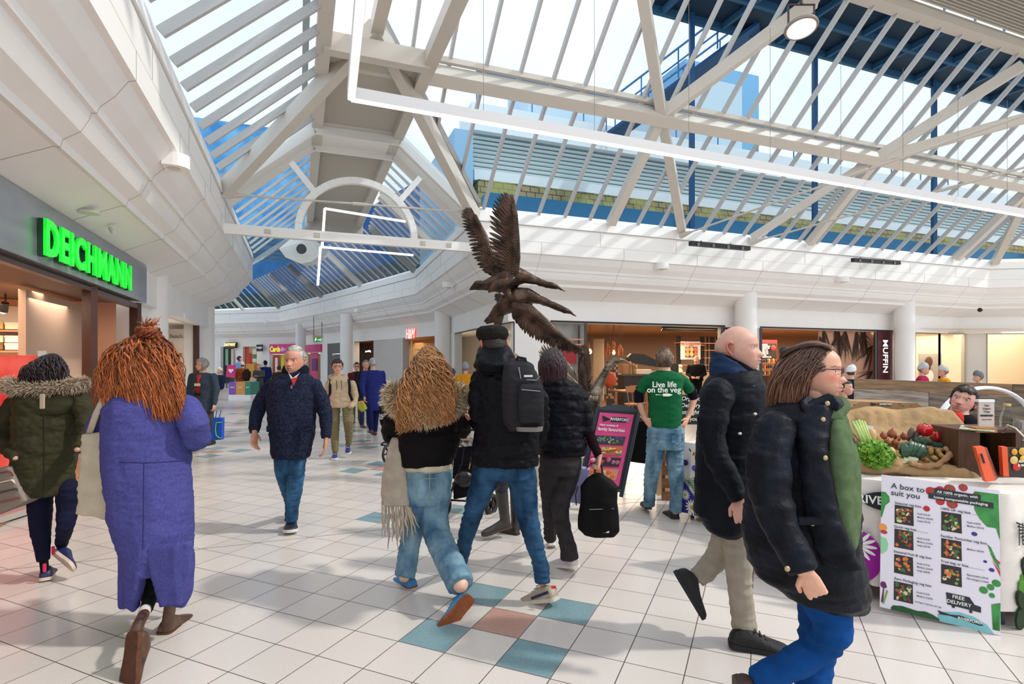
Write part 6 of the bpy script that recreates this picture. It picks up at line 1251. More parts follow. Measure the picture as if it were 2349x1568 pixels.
t = MB(); f.trunk(t, [(1030, 1240, 1332, .13), (1060, 1238, 1334, .15), (1085, 1242, 1328, .14)]); f.limb(t, [(1262, 1075, 0, 27), (1262, 1120, .05, 23), (1262, 1165, .15, 18), (1262, 1205, .3, 15), (1262, 1235, .38, 14)]); f.limb(t, [(1306, 1075, 0, 28), (1294, 1120, .0, 25), (1284, 1165, -.02, 21), (1292, 1210, 0, 18), (1302, 1250, 0, 19), (1306, 1280, .0, 22)])
f.part('trousers', t, DGREY, disp=folds(.006, 10, 3, .4), voxel=.008)
WS = shoemat('#cfc6c4'); f.shoe((1324, 1302, -.06), (1270, 1296, .13), WS, shoemat('#e2ddd8'), name='trainer', wid=1.2, L=.27); f.shoe((1266, 1250, .45), (1262, 1262, .6), WS, shoemat('#e2ddd8'), name='trainer', L=.26)
f.body.tube([f.w(1270, 885, .0), f.w(1269, 850, .0)], .055, 10); f.finish('#cfa08a', (hc, R, .235, o), [hand(f.w(1375, 1048, -.1), (-.15, -.1, -1), (-.8, .1, 0), 1, .92, 1.3, 1)])
random.seed(33); P_ = []
for k in range(900):
    a = random.uniform(-.5, math.pi+.5); el = random.uniform(-.1, 1.5); n_ = Vector((math.cos(a)*math.cos(el), -math.sin(a)*math.cos(el), math.sin(el))); r0 = hc+Vector((n_.x*.085, n_.y*.10, n_.z*.122)); e = hc+Vector((math.cos(a)*.098, -math.sin(a)*.11, random.uniform(-.15, -.10))); P_.append([r0, r0+Vector((n_.x*.035, n_.y*.035, .0)), e+Vector((math.cos(a)*.012, -.01, .09)), e])
locks(f.root, HAIRV, P_, .005, base='#24151a', tipc='#482630', seed=12, amp=.002, freq=1, cvar=.35, n=4)
hb2 = thing('backpack', 'small soft black rucksack carried low by its top loop, nearest the pink board', 'backpack', f.w(1372, 1224, -.12)); c = MB()
bag_trunk(c, [(1086, 1366, 1380, .03, -.12), (1100, 1345, 1402, .05, -.12), (1115, 1333, 1414, .06, -.12), (1150, 1334, 1414, .075, -.12), (1185, 1327, 1418, .085, -.12), (1212, 1327, 1420, .085, -.12), (1224, 1342, 1410, .07, -.12)], f.Y, sq=2.6); fuse(c, .007, 2, lambda P, N: drape(.010, 11, 5)(P, N)).build('pouch', cloth('black_nylon', '#100e0e', .6), hb2, smooth=True)
m = MB(); m.tube([f.w(1364, 1092, -.12), f.w(1366, 1068, -.12), f.w(1380, 1066, -.12), f.w(1383, 1092, -.12)], .008, 8); m.build('loop', BLACK, hb2); m = MB(); m.box(f.w(1390, 1218, -.215), (.045, .006, .022)); m.build('label_patch', mat('patch_white', '#c9c4bc', .6), hb2); m = MB(); m.tube([f.w(1352, 1168, -.205), f.w(1408, 1166, -.205)], .003, 5); m.build('zip', mat('zip_grey', '#8d8f96', .35, metal=.6), hb2); m = MB(); m.tube([f.w(1326, 1115, -.1), f.w(1320, 1135, -.1), f.w(1322, 1158, -.1)], .005, 5); m.build('strap', BLACK, hb2)
pb = thing('paper_bag', 'lilac paper shopping bag held beside the black rucksack', 'bag', f.w(1318, 1153, -.02)); m = MB(); m.prism([f.w(*p) for p in ((1304, 1150, 0), (1336, 1156, 0), (1352, 1078, 0), (1332, 1074, 0))], (.02, .10, 0)); m.build('sheet', mat('lilac_paper', '#8a86b4', .6), pb); m = MB(); m.tube([f.w(1342, 1078, .03), f.w(1356, 1062, .0), f.w(1368, 1062, -.05)], .004, 5); m.build('handle', mat('cord_navy', '#23233f', .6), pb)
# ---- stallholder in a green T-shirt, hands on hips, back to us
f = Fig('person', 'man seen from behind in a green printed T-shirt, hands on his hips', (1545, 1192)); R = f.R(178, 0, 0); hc = f.w(1524, 826, .0); o = dict(skin='#d9a188', ear='#e08a72')
c = MB(); f.trunk(c, [(850, 1508, 1542, .07), (857, 1490, 1560, .10), (866, 1482, 1568, .12), (890, 1486, 1565, .135), (930, 1487, 1564, .14), (965, 1488, 1564, .14), (977, 1489, 1563, .14)])
f.limb(c, [(1486, 870, 0, 12), (1474, 886, .03, 12.5), (1468, 897, .04, 12)]); f.limb(c, [(1563, 870, 0, 12), (1577, 886, .03, 12.5), (1584, 897, .04, 12)])
f.part('tshirt', c, cloth('green_tee', '#17603a', .85, noise=.15), disp=folds(.006, 8, 12), voxel=.008)
for q_ in ([(1470, 888, .04, 11), (1465, 905, .06, 11.5), (1466, 922, .06, 10.5)], [(1582, 888, .04, 11), (1588, 903, .06, 11.5), (1592, 915, .06, 10.5)]): c = MB(); f.limb(c, q_); f.part('undershirt_sleeve', c, cloth('ink_sleeve', '#14121f', .85), disp=folds(.006, 16, 2, .4), voxel=.007)
f.limb(None, [(1466, 918, .06, 9.5), (1474, 945, .04, 7.5), (1483, 962, .02, 6)], inner=1); f.limb(None, [(1592, 912, .06, 9.5), (1585, 940, .03, 7.5), (1575, 962, .0, 6)], inner=1)
hs = [hand(f.w(1481, 962, .0), (.45, -.35, -.5), (.8, .5, 0), 1, .95, .55, 1), hand(f.w(1576, 962, -.03), (-.4, -.35, -.5), (-.8, .5, 0), -1, .95, .6, 1)]
t = MB(); f.trunk(t, [(972, 1487, 1566, .12), (990, 1484, 1570, .135), (1015, 1482, 1569, .14), (1028, 1484, 1567, .13)]); f.limb(t, [(1504, 1020, 0, 22), (1500, 1060, .02, 20), (1494, 1090, .04, 17.5), (1491, 1125, .1, 14), (1489, 1156, .2, 13)]); f.limb(t, [(1547, 1020, 0, 22), (1548, 1060, 0, 20), (1551, 1090, -.02, 17.5), (1552, 1130, -.0, 14), (1549, 1172, .02, 14)])
f.part('jeans', t, DENIML, disp=folds(.007, 9, 2, .35), voxel=.008); BSH = shoemat('#2a2627'); f.shoe((1488, 1168, .22), (1480, 1160, .42), BSH, BSH, L=.28); f.shoe((1551, 1192, .02), (1536, 1184, .2), BSH, BSH, L=.29, wid=1.15)
for bx in (1500, 1553):
    m = MB(); a = [f.w(bx-12, 993, -.145), f.w(bx+12, 993, -.145), f.w(bx+12, 1012, -.155), f.w(bx, 1022, -.15), f.w(bx-12, 1014, -.15)]; m.tube(a+[a[0]], .0028, 5); m.build('pocket_seam', cloth('seam_blue', '#47657f', .9), f.root)
f.body.tube([f.w(1524, 862, .0), f.w(1524, 840, .0)], .06, 10); f.finish('#d9a188', (hc, R, .235, o), hs)
hm3 = lambda x, y, z: np.where(y > .1, z-.2, np.where(y > -.02, z-.08+np.clip(.3-np.abs(x), 0, 1)*.4, z+.27+.05*np.abs(x)))
haircap(hc, R, .235, o, hm3, .045, mat('hair_brown', '#4a362b', .55, noise=.5, nscale=26, stretch=(1, 1, .35), col2='#806752'), f.root, 1, 8, rough=.02, tufts=1100, tlen=.14, trad=.007, tdir=lambda p: (p[0]*1.5, -.5, -.5 if p[2] < .3 else .4))
wt = mat('print_white', '#eef2ea', .7); bkd = f.w(1524, 905, -.155)
m = MB(); Mt = sign_frame(f.w(1524, 882, -.168), (1, 0, 0)); m.text('Live life', .078, Mt, .003, off=.0010, sx=.98); Mt = sign_frame(f.w(1523, 894, -.168), (1, 0, 0)); m.text('on the veg', .078, Mt, .003, off=.0010, sx=.98)
m.rings([[f.w(1521+t_, 905.5, -.165)+Vector((0, .004*math.sin(a), r_*math.cos(a))) for a in (2*math.pi*i/8 for i in range(8))] for t_, r_ in ((-1, .002), (0, .013), (10, .015), (17, .010), (22, .001))]); m.tube([f.w(1504, 905, -.165), f.w(1520, 905.5, -.165)], [.012, .003], 6, flat=.3)
m.build('back_print', wt, f.root)
# ---- bald man striding right
f = Fig('person', 'bald older man in a dark navy coat and beige trousers striding to the right', (1712, 1483), Y=3.08); R = f.R(80, 2, 2); hc = f.w(1692, 802, .0); o = dict(skin='#d3a391', flush=.45, flushc='#b8625a', jaw=.22, nose=.95, brow='#b09a8c', ear='#c67f6c', iris='#6a7680')
c = MB(); f.trunk(c, [(850, 1640, 1735, .12), (872, 1618, 1750, .15), (900, 1606, 1758, .18), (960, 1600, 1756, .2), (1040, 1596, 1748, .205), (1110, 1592, 1740, .21), (1170, 1592, 1728, .21), (1205, 1620, 1712, .19), (1218, 1650, 1700, .15)])
f.limb(c, [(1650, 900, -.18, 36), (1637, 950, -.22, 36), (1632, 1005, -.24, 34), (1650, 1060, -.28, 29), (1678, 1110, -.31, 25), (1694, 1140, -.32, 22)])
NAVC = cloth('waxed_navy', '#0e131d', .55, noise=.3, nscale=8, bump=.3, bscale=90); f.part('coat', c, NAVC, disp=lambda P, N: folds(.008, 5, 14, .5)(P, N)+folds(.003, 14, 4)(P, N), voxel=.008)
c = MB(); c.rings([[f.w(cx, cy, -.0)+Vector((hx*math.cos(a), dy*math.sin(a), tz*math.cos(a))) for a in (2*math.pi*i/26 for i in range(26))] for cx, cy, hx, dy, tz in ((1692, 884, .15, .14, -.06), (1690, 868, .145, .13, -.075), (1688, 852, .13, .115, -.085), (1686, 840, .12, .105, -.085))]); f.part('collar', c, cloth('collar_blue', '#23395a', .7, noise=.3), voxel=.007, disp=folds(.004, 12, 2))
c = MB(); c.rings([[f.w(cx, cy, -.0)+Vector((hx*math.cos(a), dy*math.sin(a), tz*math.cos(a))) for a in (2*math.pi*i/26 for i in range(26))] for cx, cy, hx, dy, tz in ((1696, 868, .125, .11, -.05), (1694, 845, .115, .10, -.055), (1690, 832, .108, .095, -.06))]); f.part('inner_collar', c, cloth('fleece_black', '#0b0c14', .95), voxel=.007)
m = MB(); m.tube([f.w(1728, 884, -.165), f.w(1742, 915, -.15), f.w(1750, 945, -.10)], .007, 8, flat=.25); m.build('lanyard', mat('lanyard', '#3f80c8', .6), f.root)
for q in ((1732, 949, -.22), (1697, 994, -.235)): m = MB(); m.ball(f.w(*q), (.011, .008, .008), 10, 8); m.build('press_stud', mat('stud', '#c9c4ba', .3, metal=.7), f.root)
t = MB(); f.limb(t, [(1690, 1190, -.02, 40), (1692, 1240, -.04, 38), (1694, 1290, -.04, 32), (1698, 1350, -.02, 28), (1704, 1405, .0, 28), (1708, 1444, .0, 29)]); f.limb(t, [(1672, 1195, .08, 36), (1660, 1250, .12, 32), (1640, 1285, .14, 28), (1615, 1312, .14, 25), (1598, 1326, .14, 24)])
f.part('trousers', t, cloth('stone_chino', '#a59b8c', .85, noise=.15), disp=folds(.007, 9, 2, .45), voxel=.008); BT = mat('black_trainer', '#17161a', .7, noise=.3, nscale=20, bump=.4, bscale=80)
f.shoe((1672, 1478, -.03), (1790, 1498, -.09), BT, BT, name='trainer', wid=1.2, L=.31, lace=shoemat('#2a2a2c')); f.shoe((1546, 1314, .10), (1604, 1410, .08), BT, BT, up=(.85, -.1, .5), name='trainer', wid=1.1, L=.29)
f.body.tube([f.w(1688, 880, .0), f.w(1686, 835, .0)], .075, 12); hd_ = hand(f.w(1698, 1146, -.33), (-.05, -.35, -.8), (.4, .8, 0), -1, 1.02, 1.35, 1); f.finish('#d3a391', (hc, R, .262, o), [hd_])
# ---- woman in glasses, nearest
f = Fig('person', 'brown-haired woman in glasses, open dark jacket and blue jeans, nearest the camera', (1860, 1700), Y=2.3); R = f.R(84, -2, 0); hc = f.w(1864, 852, .0); o = dict(skin='#dba58c', flush=.7, flushc='#c95a4c', jaw=.2, nose=.95, brow='#8a6a54', ears=0)
WAX = cloth('waxed_black', '#0c0d12', .5, noise=.4, nscale=9, bump=.3, bscale=90, col2='#171c28')
c = MB(); f.trunk(c, [(925, 1770, 1910, .12), (955, 1738, 1935, .16), (1000, 1722, 1950, .18), (1080, 1712, 1964, .20), (1160, 1704, 1968, .21), (1240, 1698, 1975, .23), (1310, 1722, 1985, .24), (1350, 1790, 1992, .22), (1385, 1900, 1998, .13)])
f.limb(c, [(1775, 985, -.16, 50), (1762, 1050, -.20, 52), (1765, 1120, -.22, 50), (1785, 1190, -.25, 45), (1815, 1250, -.29, 40), (1842, 1306, -.32, 36)])
f.part('waxed_jacket', c, WAX, disp=lambda P, N: folds(.009, 5, 24, .5)(P, N)+folds(.003, 15, 6)(P, N), voxel=.007)
c = MB(); f.trunk(c, [(925, 1895, 1925, .08, -.02), (960, 1890, 1944, .14, -.06), (1000, 1890, 1955, .15, -.09), (1040, 1885, 1970, .16, -.10), (1120, 1888, 1974, .16, -.12), (1200, 1900, 1974, .15, -.14), (1245, 1935, 1968, .10, -.15)], core=False); f.part('jumper', c, cloth('sage_jumper', '#5c7150', .95, bump=.5, noise=.25, nscale=30), disp=folds(.005, 10, 3, .8), voxel=.007)
c = MB(); f.trunk(c, [(925, 1840, 1912, .07, -.09), (960, 1820, 1904, .05, -.13), (1040, 1830, 1900, .04, -.20), (1120, 1840, 1912, .04, -.225), (1200, 1850, 1932, .04, -.24), (1300, 1880, 1980, .04, -.245)], core=False); f.part('jacket_front', c, WAX, disp=folds(.006, 12, 7, .6), voxel=.007)
c = MB(); c.tube([f.w(1838, 945, -.02), f.w(1862, 936, -.12), f.w(1898, 930, -.13), f.w(1922, 936, -.06)], [.05, .05, .048, .04], 10); f.part('collar', c, WAX, voxel=.007, disp=folds(.003, 12, 2))
c = MB(); c.tube([f.w(1888, 965, -.13), f.w(1912, 952, -.14), f.w(1928, 930, -.08), f.w(1926, 925, .02)], [.03, .035, .034, .03], 10); f.part('jumper_collar', c, MATS['sage_jumper'], voxel=.007, disp=folds(.004, 12, 2))
for q in ((1898, 925, -.175), (1888, 962, -.185), (1893, 1050, -.245), (1864, 1200, -.265), (1806, 1304, -.375), (1991, 1378, -.08)): m = MB(); m.ball(f.w(*q), (.010, .007, .010), 12, 8); m.build('press_stud', mat('brass', '#b39a78', .35, metal=.7), f.root)
m = MB(); m.box(f.w(1860, 1194, -.27), (.10, .012, .03), bev=.004); m.build('pocket_flap', WAX, f.root)
t = MB(); f.limb(t, [(1880, 1340, .0, 58), (1900, 1400, -.02, 54), (1910, 1450, -.05, 46), (1880, 1490, .0, 40), (1820, 1520, .05, 37), (1765, 1545, .08, 34), (1735, 1560, .1, 32)]); f.limb(t, [(1880, 1350, .15, 56), (1880, 1440, .2, 48), (1868, 1530, .2, 42), (1860, 1600, .16, 38), (1856, 1640, .14, 34)])
f.part('jeans', t, DENIMV, disp=folds(.008, 9, 6, .45), voxel=.009); f.shoe((1688, 1560, .06), (1690, 1640, .2), mat('brown_shoe', '#3a2520', .6), mat('brown_shoe', '#3a2520', .6), up=(1, 0, .4), L=.25);
f.shoe((1846, 1652, .12), (1925, 1658, .10), mat('brown_shoe', '#3a2520', .6), mat('brown_shoe', '#3a2520', .6), L=.26)
f.body.tube([f.w(1866, 945, .0), f.w(1864, 890, .0)], .058, 12); hd_ = hand(f.w(1850, 1312, -.33), (.25, -.1, -.6), (.5, .7, -.3), -1, .92, 1.2, 1); f.finish('#dba58c', (hc, R, .245, o), [hd_])
random.seed(44); P_ = []
for k in range(1500):
    a = random.uniform(0, 6.28); el = random.uniform(-.05, 1.5); n_ = Vector((math.sin(a)*math.cos(el), math.cos(a)*math.cos(el), math.sin(el)))   # local: x right, y face
    if n_.y > .5 and n_.z < .72: continue
    l0 = Vector((n_.x*.085, n_.y*.105, n_.z*.122+.004)); side = 1 if n_.x > 0 else -1
    e = Vector((side*(.085+random.uniform(-.02, .03)), min(.02, n_.y*.09)-.05+random.uniform(-.07, .03), random.uniform(-.185, -.13))) if n_.y > -.4 else Vector((n_.x*.11, -.13+random.uniform(-.03, .02), random.uniform(-.18, -.13)))
    q = [l0, l0+Vector((n_.x*.04, n_.y*.02-.01, .02)), e+Vector((side*.02, -.01, .12)), e]; P_.append([hc+R @ v for v in q])
locks(f.root, HAIRV, P_, .0048, base='#4a3430', tipc='#8a5c44', seed=16, amp=.003, freq=1, cvar=.4, n=4)
P_ = []
for k in range(260):
    x0 = random.uniform(-.06, .06); q = [Vector((x0, .070, .088+random.random()*.015)), Vector((x0*1.05, .05, .118)), Vector((x0*1.2, -.03, .130)), Vector((x0*1.45, -.115, .05+random.random()*.03))]; P_.append([hc+R @ v for v in q])
locks(f.root, HAIRV, P_, .0048, n=4, name='fringe_hair', base='#84644e', tipc='#4a3430', seed=17, amp=.003, freq=1, cvar=.3)
m = MB();
for sx in (-1, 1):
    cc = hc+R @ Vector((sx*.033, .108, .004)); m.tube([cc+R @ Vector((.026*math.cos(a), 0, .019*math.sin(a))) for a in (2*math.pi*k/14 for k in range(15))], .0018, 5); m.tube([cc+R @ Vector((sx*.026, 0, .010)), hc+R @ Vector((sx*.086, -.0, .012))], .0022, 5)
m.tube([hc+R @ Vector((-.008, .11, .008)), hc+R @ Vector((.008, .11, .008))], .002, 5); m.build('glasses', mat('specs_red', '#4a2020', .35), f.root)
m = MB(); m.ball(hc+R @ Vector((-.02, -.11, .085)), (.02, .03, .02)); m.build('hair_clip', BLACK, f.root)
# == bronze swans
BRZ = mat('bronze', '#5a463a', .42, metal=.75, noise=.55, nscale=7, col2='#2c221d', bump=.4, bscale=45)
BRG = mat('bronze_silvered', '#8a7c6c', .35, metal=.8, noise=.5, nscale=6, col2='#3c322b', bump=.4, bscale=40)
SWY = 7.2
swans = thing('swan_sculpture', 'bronze sculpture of three flying swans rising from a pale plinth', 'sculpture', (G(1270, 1115).x, SWY, 0))
def sp(px, py, d=0): return W(px, py, SWY+d)
def feather(m, a, b, w, n, th=.008, bend=.02):
    """flat tapered blade from a to b; n = normal of the blade"""
    d = (b-a); L = d.length; t = d/L; n = (Vector(n)-t*Vector(n).dot(t)).normalized(); u = t.cross(n); R_ = []
    for f_, k in ((0, .55), (.2, .9), (.5, 1), (.8, .8), (.93, .5), (1, .08)):
        c = a+d*f_+n*(bend*math.sin(math.pi*f_)); R_.append([c+u*(w*k*math.cos(q))+n*(th*math.sin(q)*(.4+.6*k)) for q in (2*math.pi*i/8 for i in range(8))])
    m.rings(R_)
def poly(pts, t):
    k = t*(len(pts)-1); i = min(int(k), len(pts)-2); return pts[i].lerp(pts[i+1], k-i)
def wing(root, lead, trail, nf, parent, m_, nrm, covert=.5, w=.035, name='wing', rows=3, seed=1):
    """lead: leading-edge polyline root->tip; trail: polyline of feather tips"""
    rs = random.Random(seed); m = MB()
    for k in range(nf):
        t = k/(nf-1); a = poly(lead, min(1, t*1.02)); b = poly(trail, t); feather(m, a, b+Vector((rs.uniform(-.01, .01), 0, rs.uniform(-.01, .01))), w*(1-.5*t)*rs.uniform(.9, 1.1), nrm, bend=.02)
    wobj = None
    m.tube(lead, [.055*(1-.75*i/(len(lead)-1)) for i in range(len(lead))], 10, round_ends=True)
    wobj = m.build(name, m_, parent, smooth=True)
    for r in range(rows):
        m = MB(); f_ = covert*(1-r*.27); nn = int(nf*1.2)
        for k in range(nn):
            t = (k+.5*(r % 2))/nn; a = poly(lead, t); b = a.lerp(poly(trail, t), f_*(1-.35*t)); o_ = Vector(nrm)*(.014+.012*r); feather(m, a+o_, b+o_, w*.95, nrm, th=.007, bend=.015)
            feather(m, a-o_, b-o_, w*.95, nrm, th=.007, bend=-.015)
        m.build('covert_feathers', m_, wobj, smooth=True)
    return wobj
def swan_body(path, parent, m_, name='body', vox=.012):
    m = MB(); m.tube([sp(*p[:3]) for p in path], [p[3]/F*SWY for p in path], 16, round_ends=True); return m
def swan_head(m, c, dirx, s=1.0):
    d = Vector(dirx).normalized(); m.tube([c-d*.05*s, c, c+d*.05*s, c+d*.09*s], [.030*s, .045*s, .038*s, .022*s], 12, round_ends=True); m.tube([c+d*.07*s, c+d*.14*s+Vector((0, 0, -.02*s)), c+d*.20*s+Vector((0, 0, -.035*s))], [.022*s, .015*s, .005*s], 8)
m = MB(); m.tube([sp(*p) for p in ((1085, 661, .05), (1110, 655, .04), (1140, 650, .02), (1165, 640, 0), (1190, 632, -.02), (1207, 636, -.03), (1230, 644, -.05), (1255, 653, -.06), (1268, 655, -.06))], [.02, .06, .12, .17, .12, .075, .05, .042, .04], 18, round_ends=True); swan_head(m, sp(1270, 656, -.06), (.9, 0, -.25), .8)
m.tube([sp(1160, 660, -.04), sp(1172, 685, -.06), sp(1190, 700, -.06), sp(1222, 698, -.05)], [.07, .05, .035, .012], 10)
b1 = fuse(m, .011, 2, folds(.004, 14, 4)).build('upper_swan_body', BRZ, swans, smooth=True)
m = MB(); random.seed(3)
for k in range(9): feather(m, sp(1120, 652, .03), sp(1076+k*1.5, 664-k*2.2, .06-.01*k), .03, (0, -1, .2))
for k in range(14): a_ = random.uniform(0, 1); feather(m, sp(1140+a_*40, 640-a_*5, -.16), sp(1120+a_*35, 672-a_*10, -.14), .028, (0, -1, 0))
m.build('tail_feathers', BRZ, b1, smooth=True)
wing(None, [sp(1150, 630, .08), sp(1128, 585, .12), sp(1112, 540, .16), sp(1098, 510, .18), sp(1090, 500, .2)], [sp(1118, 630, .1), sp(1098, 612, .12), sp(1086, 590, .14), sp(1078, 565, .16), sp(1070, 540, .18), sp(1061, 515, .2), sp(1057, 492, .2), sp(1062, 478, .2), sp(1078, 474, .2)], 26, b1, BRZ, (.2, -1, 0), w=.030, seed=2, covert=.62)
wing(None, [sp(1180, 630, -.1), sp(1186, 590, -.16), sp(1186, 545, -.2), sp(1184, 500, -.22), sp(1178, 478, -.22)], [sp(1142, 626, -.08), sp(1130, 600, -.1), sp(1124, 570, -.12), sp(1120, 540, -.14), sp(1122, 505, -.16), sp(1128, 475, -.18), sp(1138, 455, -.2), sp(1152, 441, -.2), sp(1165, 440, -.2), sp(1178, 450, -.2)], 26, b1, BRZ, (.1, -1, 0), w=.036, seed=5, covert=.62)
m = MB(); m.tube([sp(*p) for p in ((1118, 738, .15), (1140, 715, .1), (1165, 697, .05), (1190, 683, 0), (1213, 678, -.02), (1235, 686, -.04), (1262, 697, -.06), (1288, 708, -.08), (1297, 712, -.08))], [.03, .08, .13, .15, .10, .06, .045, .04, .04], 18, round_ends=True); swan_head(m, sp(1298, 712, -.08), (.9, 0, -.35), .8)
b2 = fuse(m, .011, 2, folds(.004, 14, 7)).build('middle_swan_body', BRZ, swans, smooth=True)
wing(None, [sp(1180, 700, -.12), sp(1215, 705, -.2), sp(1250, 735, -.25), sp(1285, 768, -.25), sp(1318, 792, -.22), sp(1332, 802, -.2)], [sp(1180, 735, -.12), sp(1200, 760, -.2), sp(1225, 778, -.22), sp(1250, 790, -.25), sp(1275, 800, -.25), sp(1300, 808, -.2), sp(1325, 812, -.2), sp(1340, 815, -.2)], 30, b2, BRZ, (-.1, -1, .2), w=.034, seed=8, covert=.7)
wing(None, [sp(1180, 690, .12), sp(1160, 682, .2), sp(1145, 676, .28)], [sp(1170, 712, .16), sp(1150, 705, .22), sp(1136, 690, .3), sp(1134, 676, .32)], 12, b2, BRZ, (0, -1, .4), w=.03, seed=9, rows=1)
m = MB()
for k in range(10): feather(m, sp(1155, 705, .08), sp(1110+k*4, 738+k*1.2-(k % 3)*2, .14-.01*k), .03, (0, -1, .2))
m.build('tail_feathers', BRZ, b2, smooth=True)
m = MB(); m.tube([sp(*p) for p in ((1348, 990, .1), (1352, 960, .05), (1356, 930, 0), (1362, 900, -.02), (1372, 885, -.03), (1384, 862, -.04), (1396, 840, -.05), (1408, 828, -.05), (1420, 826, -.05))], [.06, .09, .13, .12, .075, .05, .042, .038, .04], 18, round_ends=True); swan_head(m, sp(1420, 826, -.05), (1, 0, -.03), .75)
m.tube([sp(1352, 980, .05), sp(1340, 1020, .05), sp(1325, 1070, .05)], [.08, .09, .12], 10)
b3 = fuse(m, .011, 2, folds(.003, 14, 9)).build('lowest_swan_body', BRG, swans, smooth=True)
wing(None, [sp(1345, 910, -.1), sp(1335, 880, -.12), sp(1330, 850, -.15), sp(1335, 825, -.16)], [sp(1352, 905, -.12), sp(1356, 880, -.12), sp(1358, 855, -.14), sp(1358, 830, -.16), sp(1354, 805, -.18), sp(1346, 790, -.18), sp(1338, 788, -.18), sp(1330, 796, -.18)], 20, b3, BRZ, (0, -1, 0), w=.03, seed=12)
wing(None, [sp(1340, 905, .08), sp(1310, 880, .12), sp(1280, 850, .15), sp(1262, 825, .16)], [sp(1335, 880, .1), sp(1318, 850, .12), sp(1300, 825, .14), sp(1280, 805, .16), sp(1262, 792, .18), sp(1244, 790, .18), sp(1236, 802, .18), sp(1236, 818, .18)], 20, b3, BRG, (0, -1, .2), w=.028, seed=14, rows=2)
m = MB()
for k in range(14): feather(m, sp(1350+k*1.5, 905, -.12), sp(1338+k*2, 935+(k % 4)*5, -.14), .025, (0, -1, 0))
m.build('breast_feathers', BRG, b3, smooth=True)
pl = MB(); p0 = ST(0, 0);
pl.hexa([sp(1180, 1118, 0)*1, sp(1345, 1118, 0), sp(1345, 1118, 0)+Vector((.2, 1.2, 0)), sp(1180, 1118, 0)+Vector((.2, 1.2, 0))]); v0 = [Vector((G(1195, 1118).x, 6.95, 0)), Vector((G(1340, 1118).x, 6.95, 0))]
pl = MB(); q = [v0[0], v0[1], v0[1]+Vector((.1, 1.1, 0)), v0[0]+Vector((.1, 1.1, 0))]; pl.hexa(q+[k+Vector((0, 0, .36)) for k in q]); pl.build('plinth', mat('plinth_stone', '#c9bda8', .6, noise=.15), swans)
pl = MB(); q = [v0[0]+Vector((-.03, -.03, .36)), v0[1]+Vector((.03, -.03, .36)), v0[1]+Vector((.13, 1.13, .36)), v0[0]+Vector((.07, 1.13, .36))]; pl.hexa(q+[k+Vector((0, 0, .05)) for k in q]); pl.build('plinth_cap', mat('plinth_cap', '#d8cdbb', .5), swans)

# == pink A-board
ab = thing('pavement_sign', 'leaning A-frame sign board with bright pink vegetable poster', 'sign board', (G(1400, 1145).x, 5.9, 0))
YA = 5.9; TLp, TRp, BRp, BLp = W(1375, 938, YA+.12), W(1462, 944, YA+.12), W(1430, 1148, YA-.15), W(1337, 1118, YA-.15)
TLp, TRp = W(1372, 935, YA+.15), W(1466, 941, YA+.05); BLp = W(1328, 1130, YA-.05); BRp = TRp+BLp-TLp
def PB(u, v, o=0):   # u across 0..1, v down 0..1 on the board face
    a = TLp.lerp(TRp, u); b = BLp.lerp(BRp, u); n = (TRp-TLp).cross(BLp-TLp).normalized()
    if n.y > 0: n = -n
    return a.lerp(b, v)+n*o
AF = mat('aboard_frame', '#303a44', .35, metal=.3)
m = MB(); m.tube([PB(0, 0), PB(0, 1)], .022, 8); m.tube([PB(1, 0), PB(1, 1)], .022, 8); m.tube([PB(0, .93), PB(1, .93)], .018, 8)
arc = [PB(0, 0)]+[PB(k/10, -.045*math.sin(math.pi*k/10)*1.2) for k in range(1, 10)]+[PB(1, 0)]; m.prism(arc+[PB(1, .035), PB(0, .035)], (PB(0, 0, -.03)-PB(0, 0))); fr_ = m.build('frame', AF, ab, smooth=40)
m = MB(); m.prism([PB(.03, .02, .002), PB(.97, .02, .002), PB(.97, .92, .002), PB(.03, .92, .002)], PB(0, 0, -.012)-PB(0, 0)); m.build('backing', BLACK, ab)
m = MB(); m.prism([PB(.07, .055, .008), PB(.90, .055, .008), PB(.90, .885, .008), PB(.07, .885, .008)], PB(0, 0, .003)-PB(0, 0)); m.build('poster', mat('poster_pink', '#dd3f86', .45, noise=.08, nscale=4), ab)
def PBM(u, v, o=.014):
    x = (PB(1, v)-PB(0, v)).normalized(); dn = (PB(u, 1)-PB(u, 0)).normalized(); n = x.cross(dn).normalized()
    n = -n if n.y > 0 else n; y = n.cross(x); c = PB(u, v, o); return Matrix(((x.x, y.x, n.x, c.x), (x.y, y.y, n.y, c.y), (x.z, y.z, n.z, c.z), (0, 0, 0, 1)))
m = MB(); cl = [PB(.36, .12, .014), PB(.40, .1, .014), PB(.72, .095, .014), PB(.84, .125, .014), PB(.72, .155, .014), PB(.40, .16, .014), PB(.36, .14, .014)]; m.prism(cl, PB(0, 0, .002)-PB(0, 0))
for k in range(6): m.add([PB(.38, .13, .014), PB(.16+.01*k, .09+.012*k, .014), PB(.14+.01*k, .102+.013*k, .014)], [(0, 1, 2)])
m.build('logo', BLACK, ab)
m = MB(); m.text('RIVERFORD', .042, PBM(.59, .127, .019), .001, off=.0008, sx=.9); m.text('New varieties &', .030, PBM(.36, .20, .014), .001, off=.0006); m.text('family favourites', .048, PBM(.44, .25, .014), .001, off=.0008, sx=.9); m.build('lettering', wt, ab)
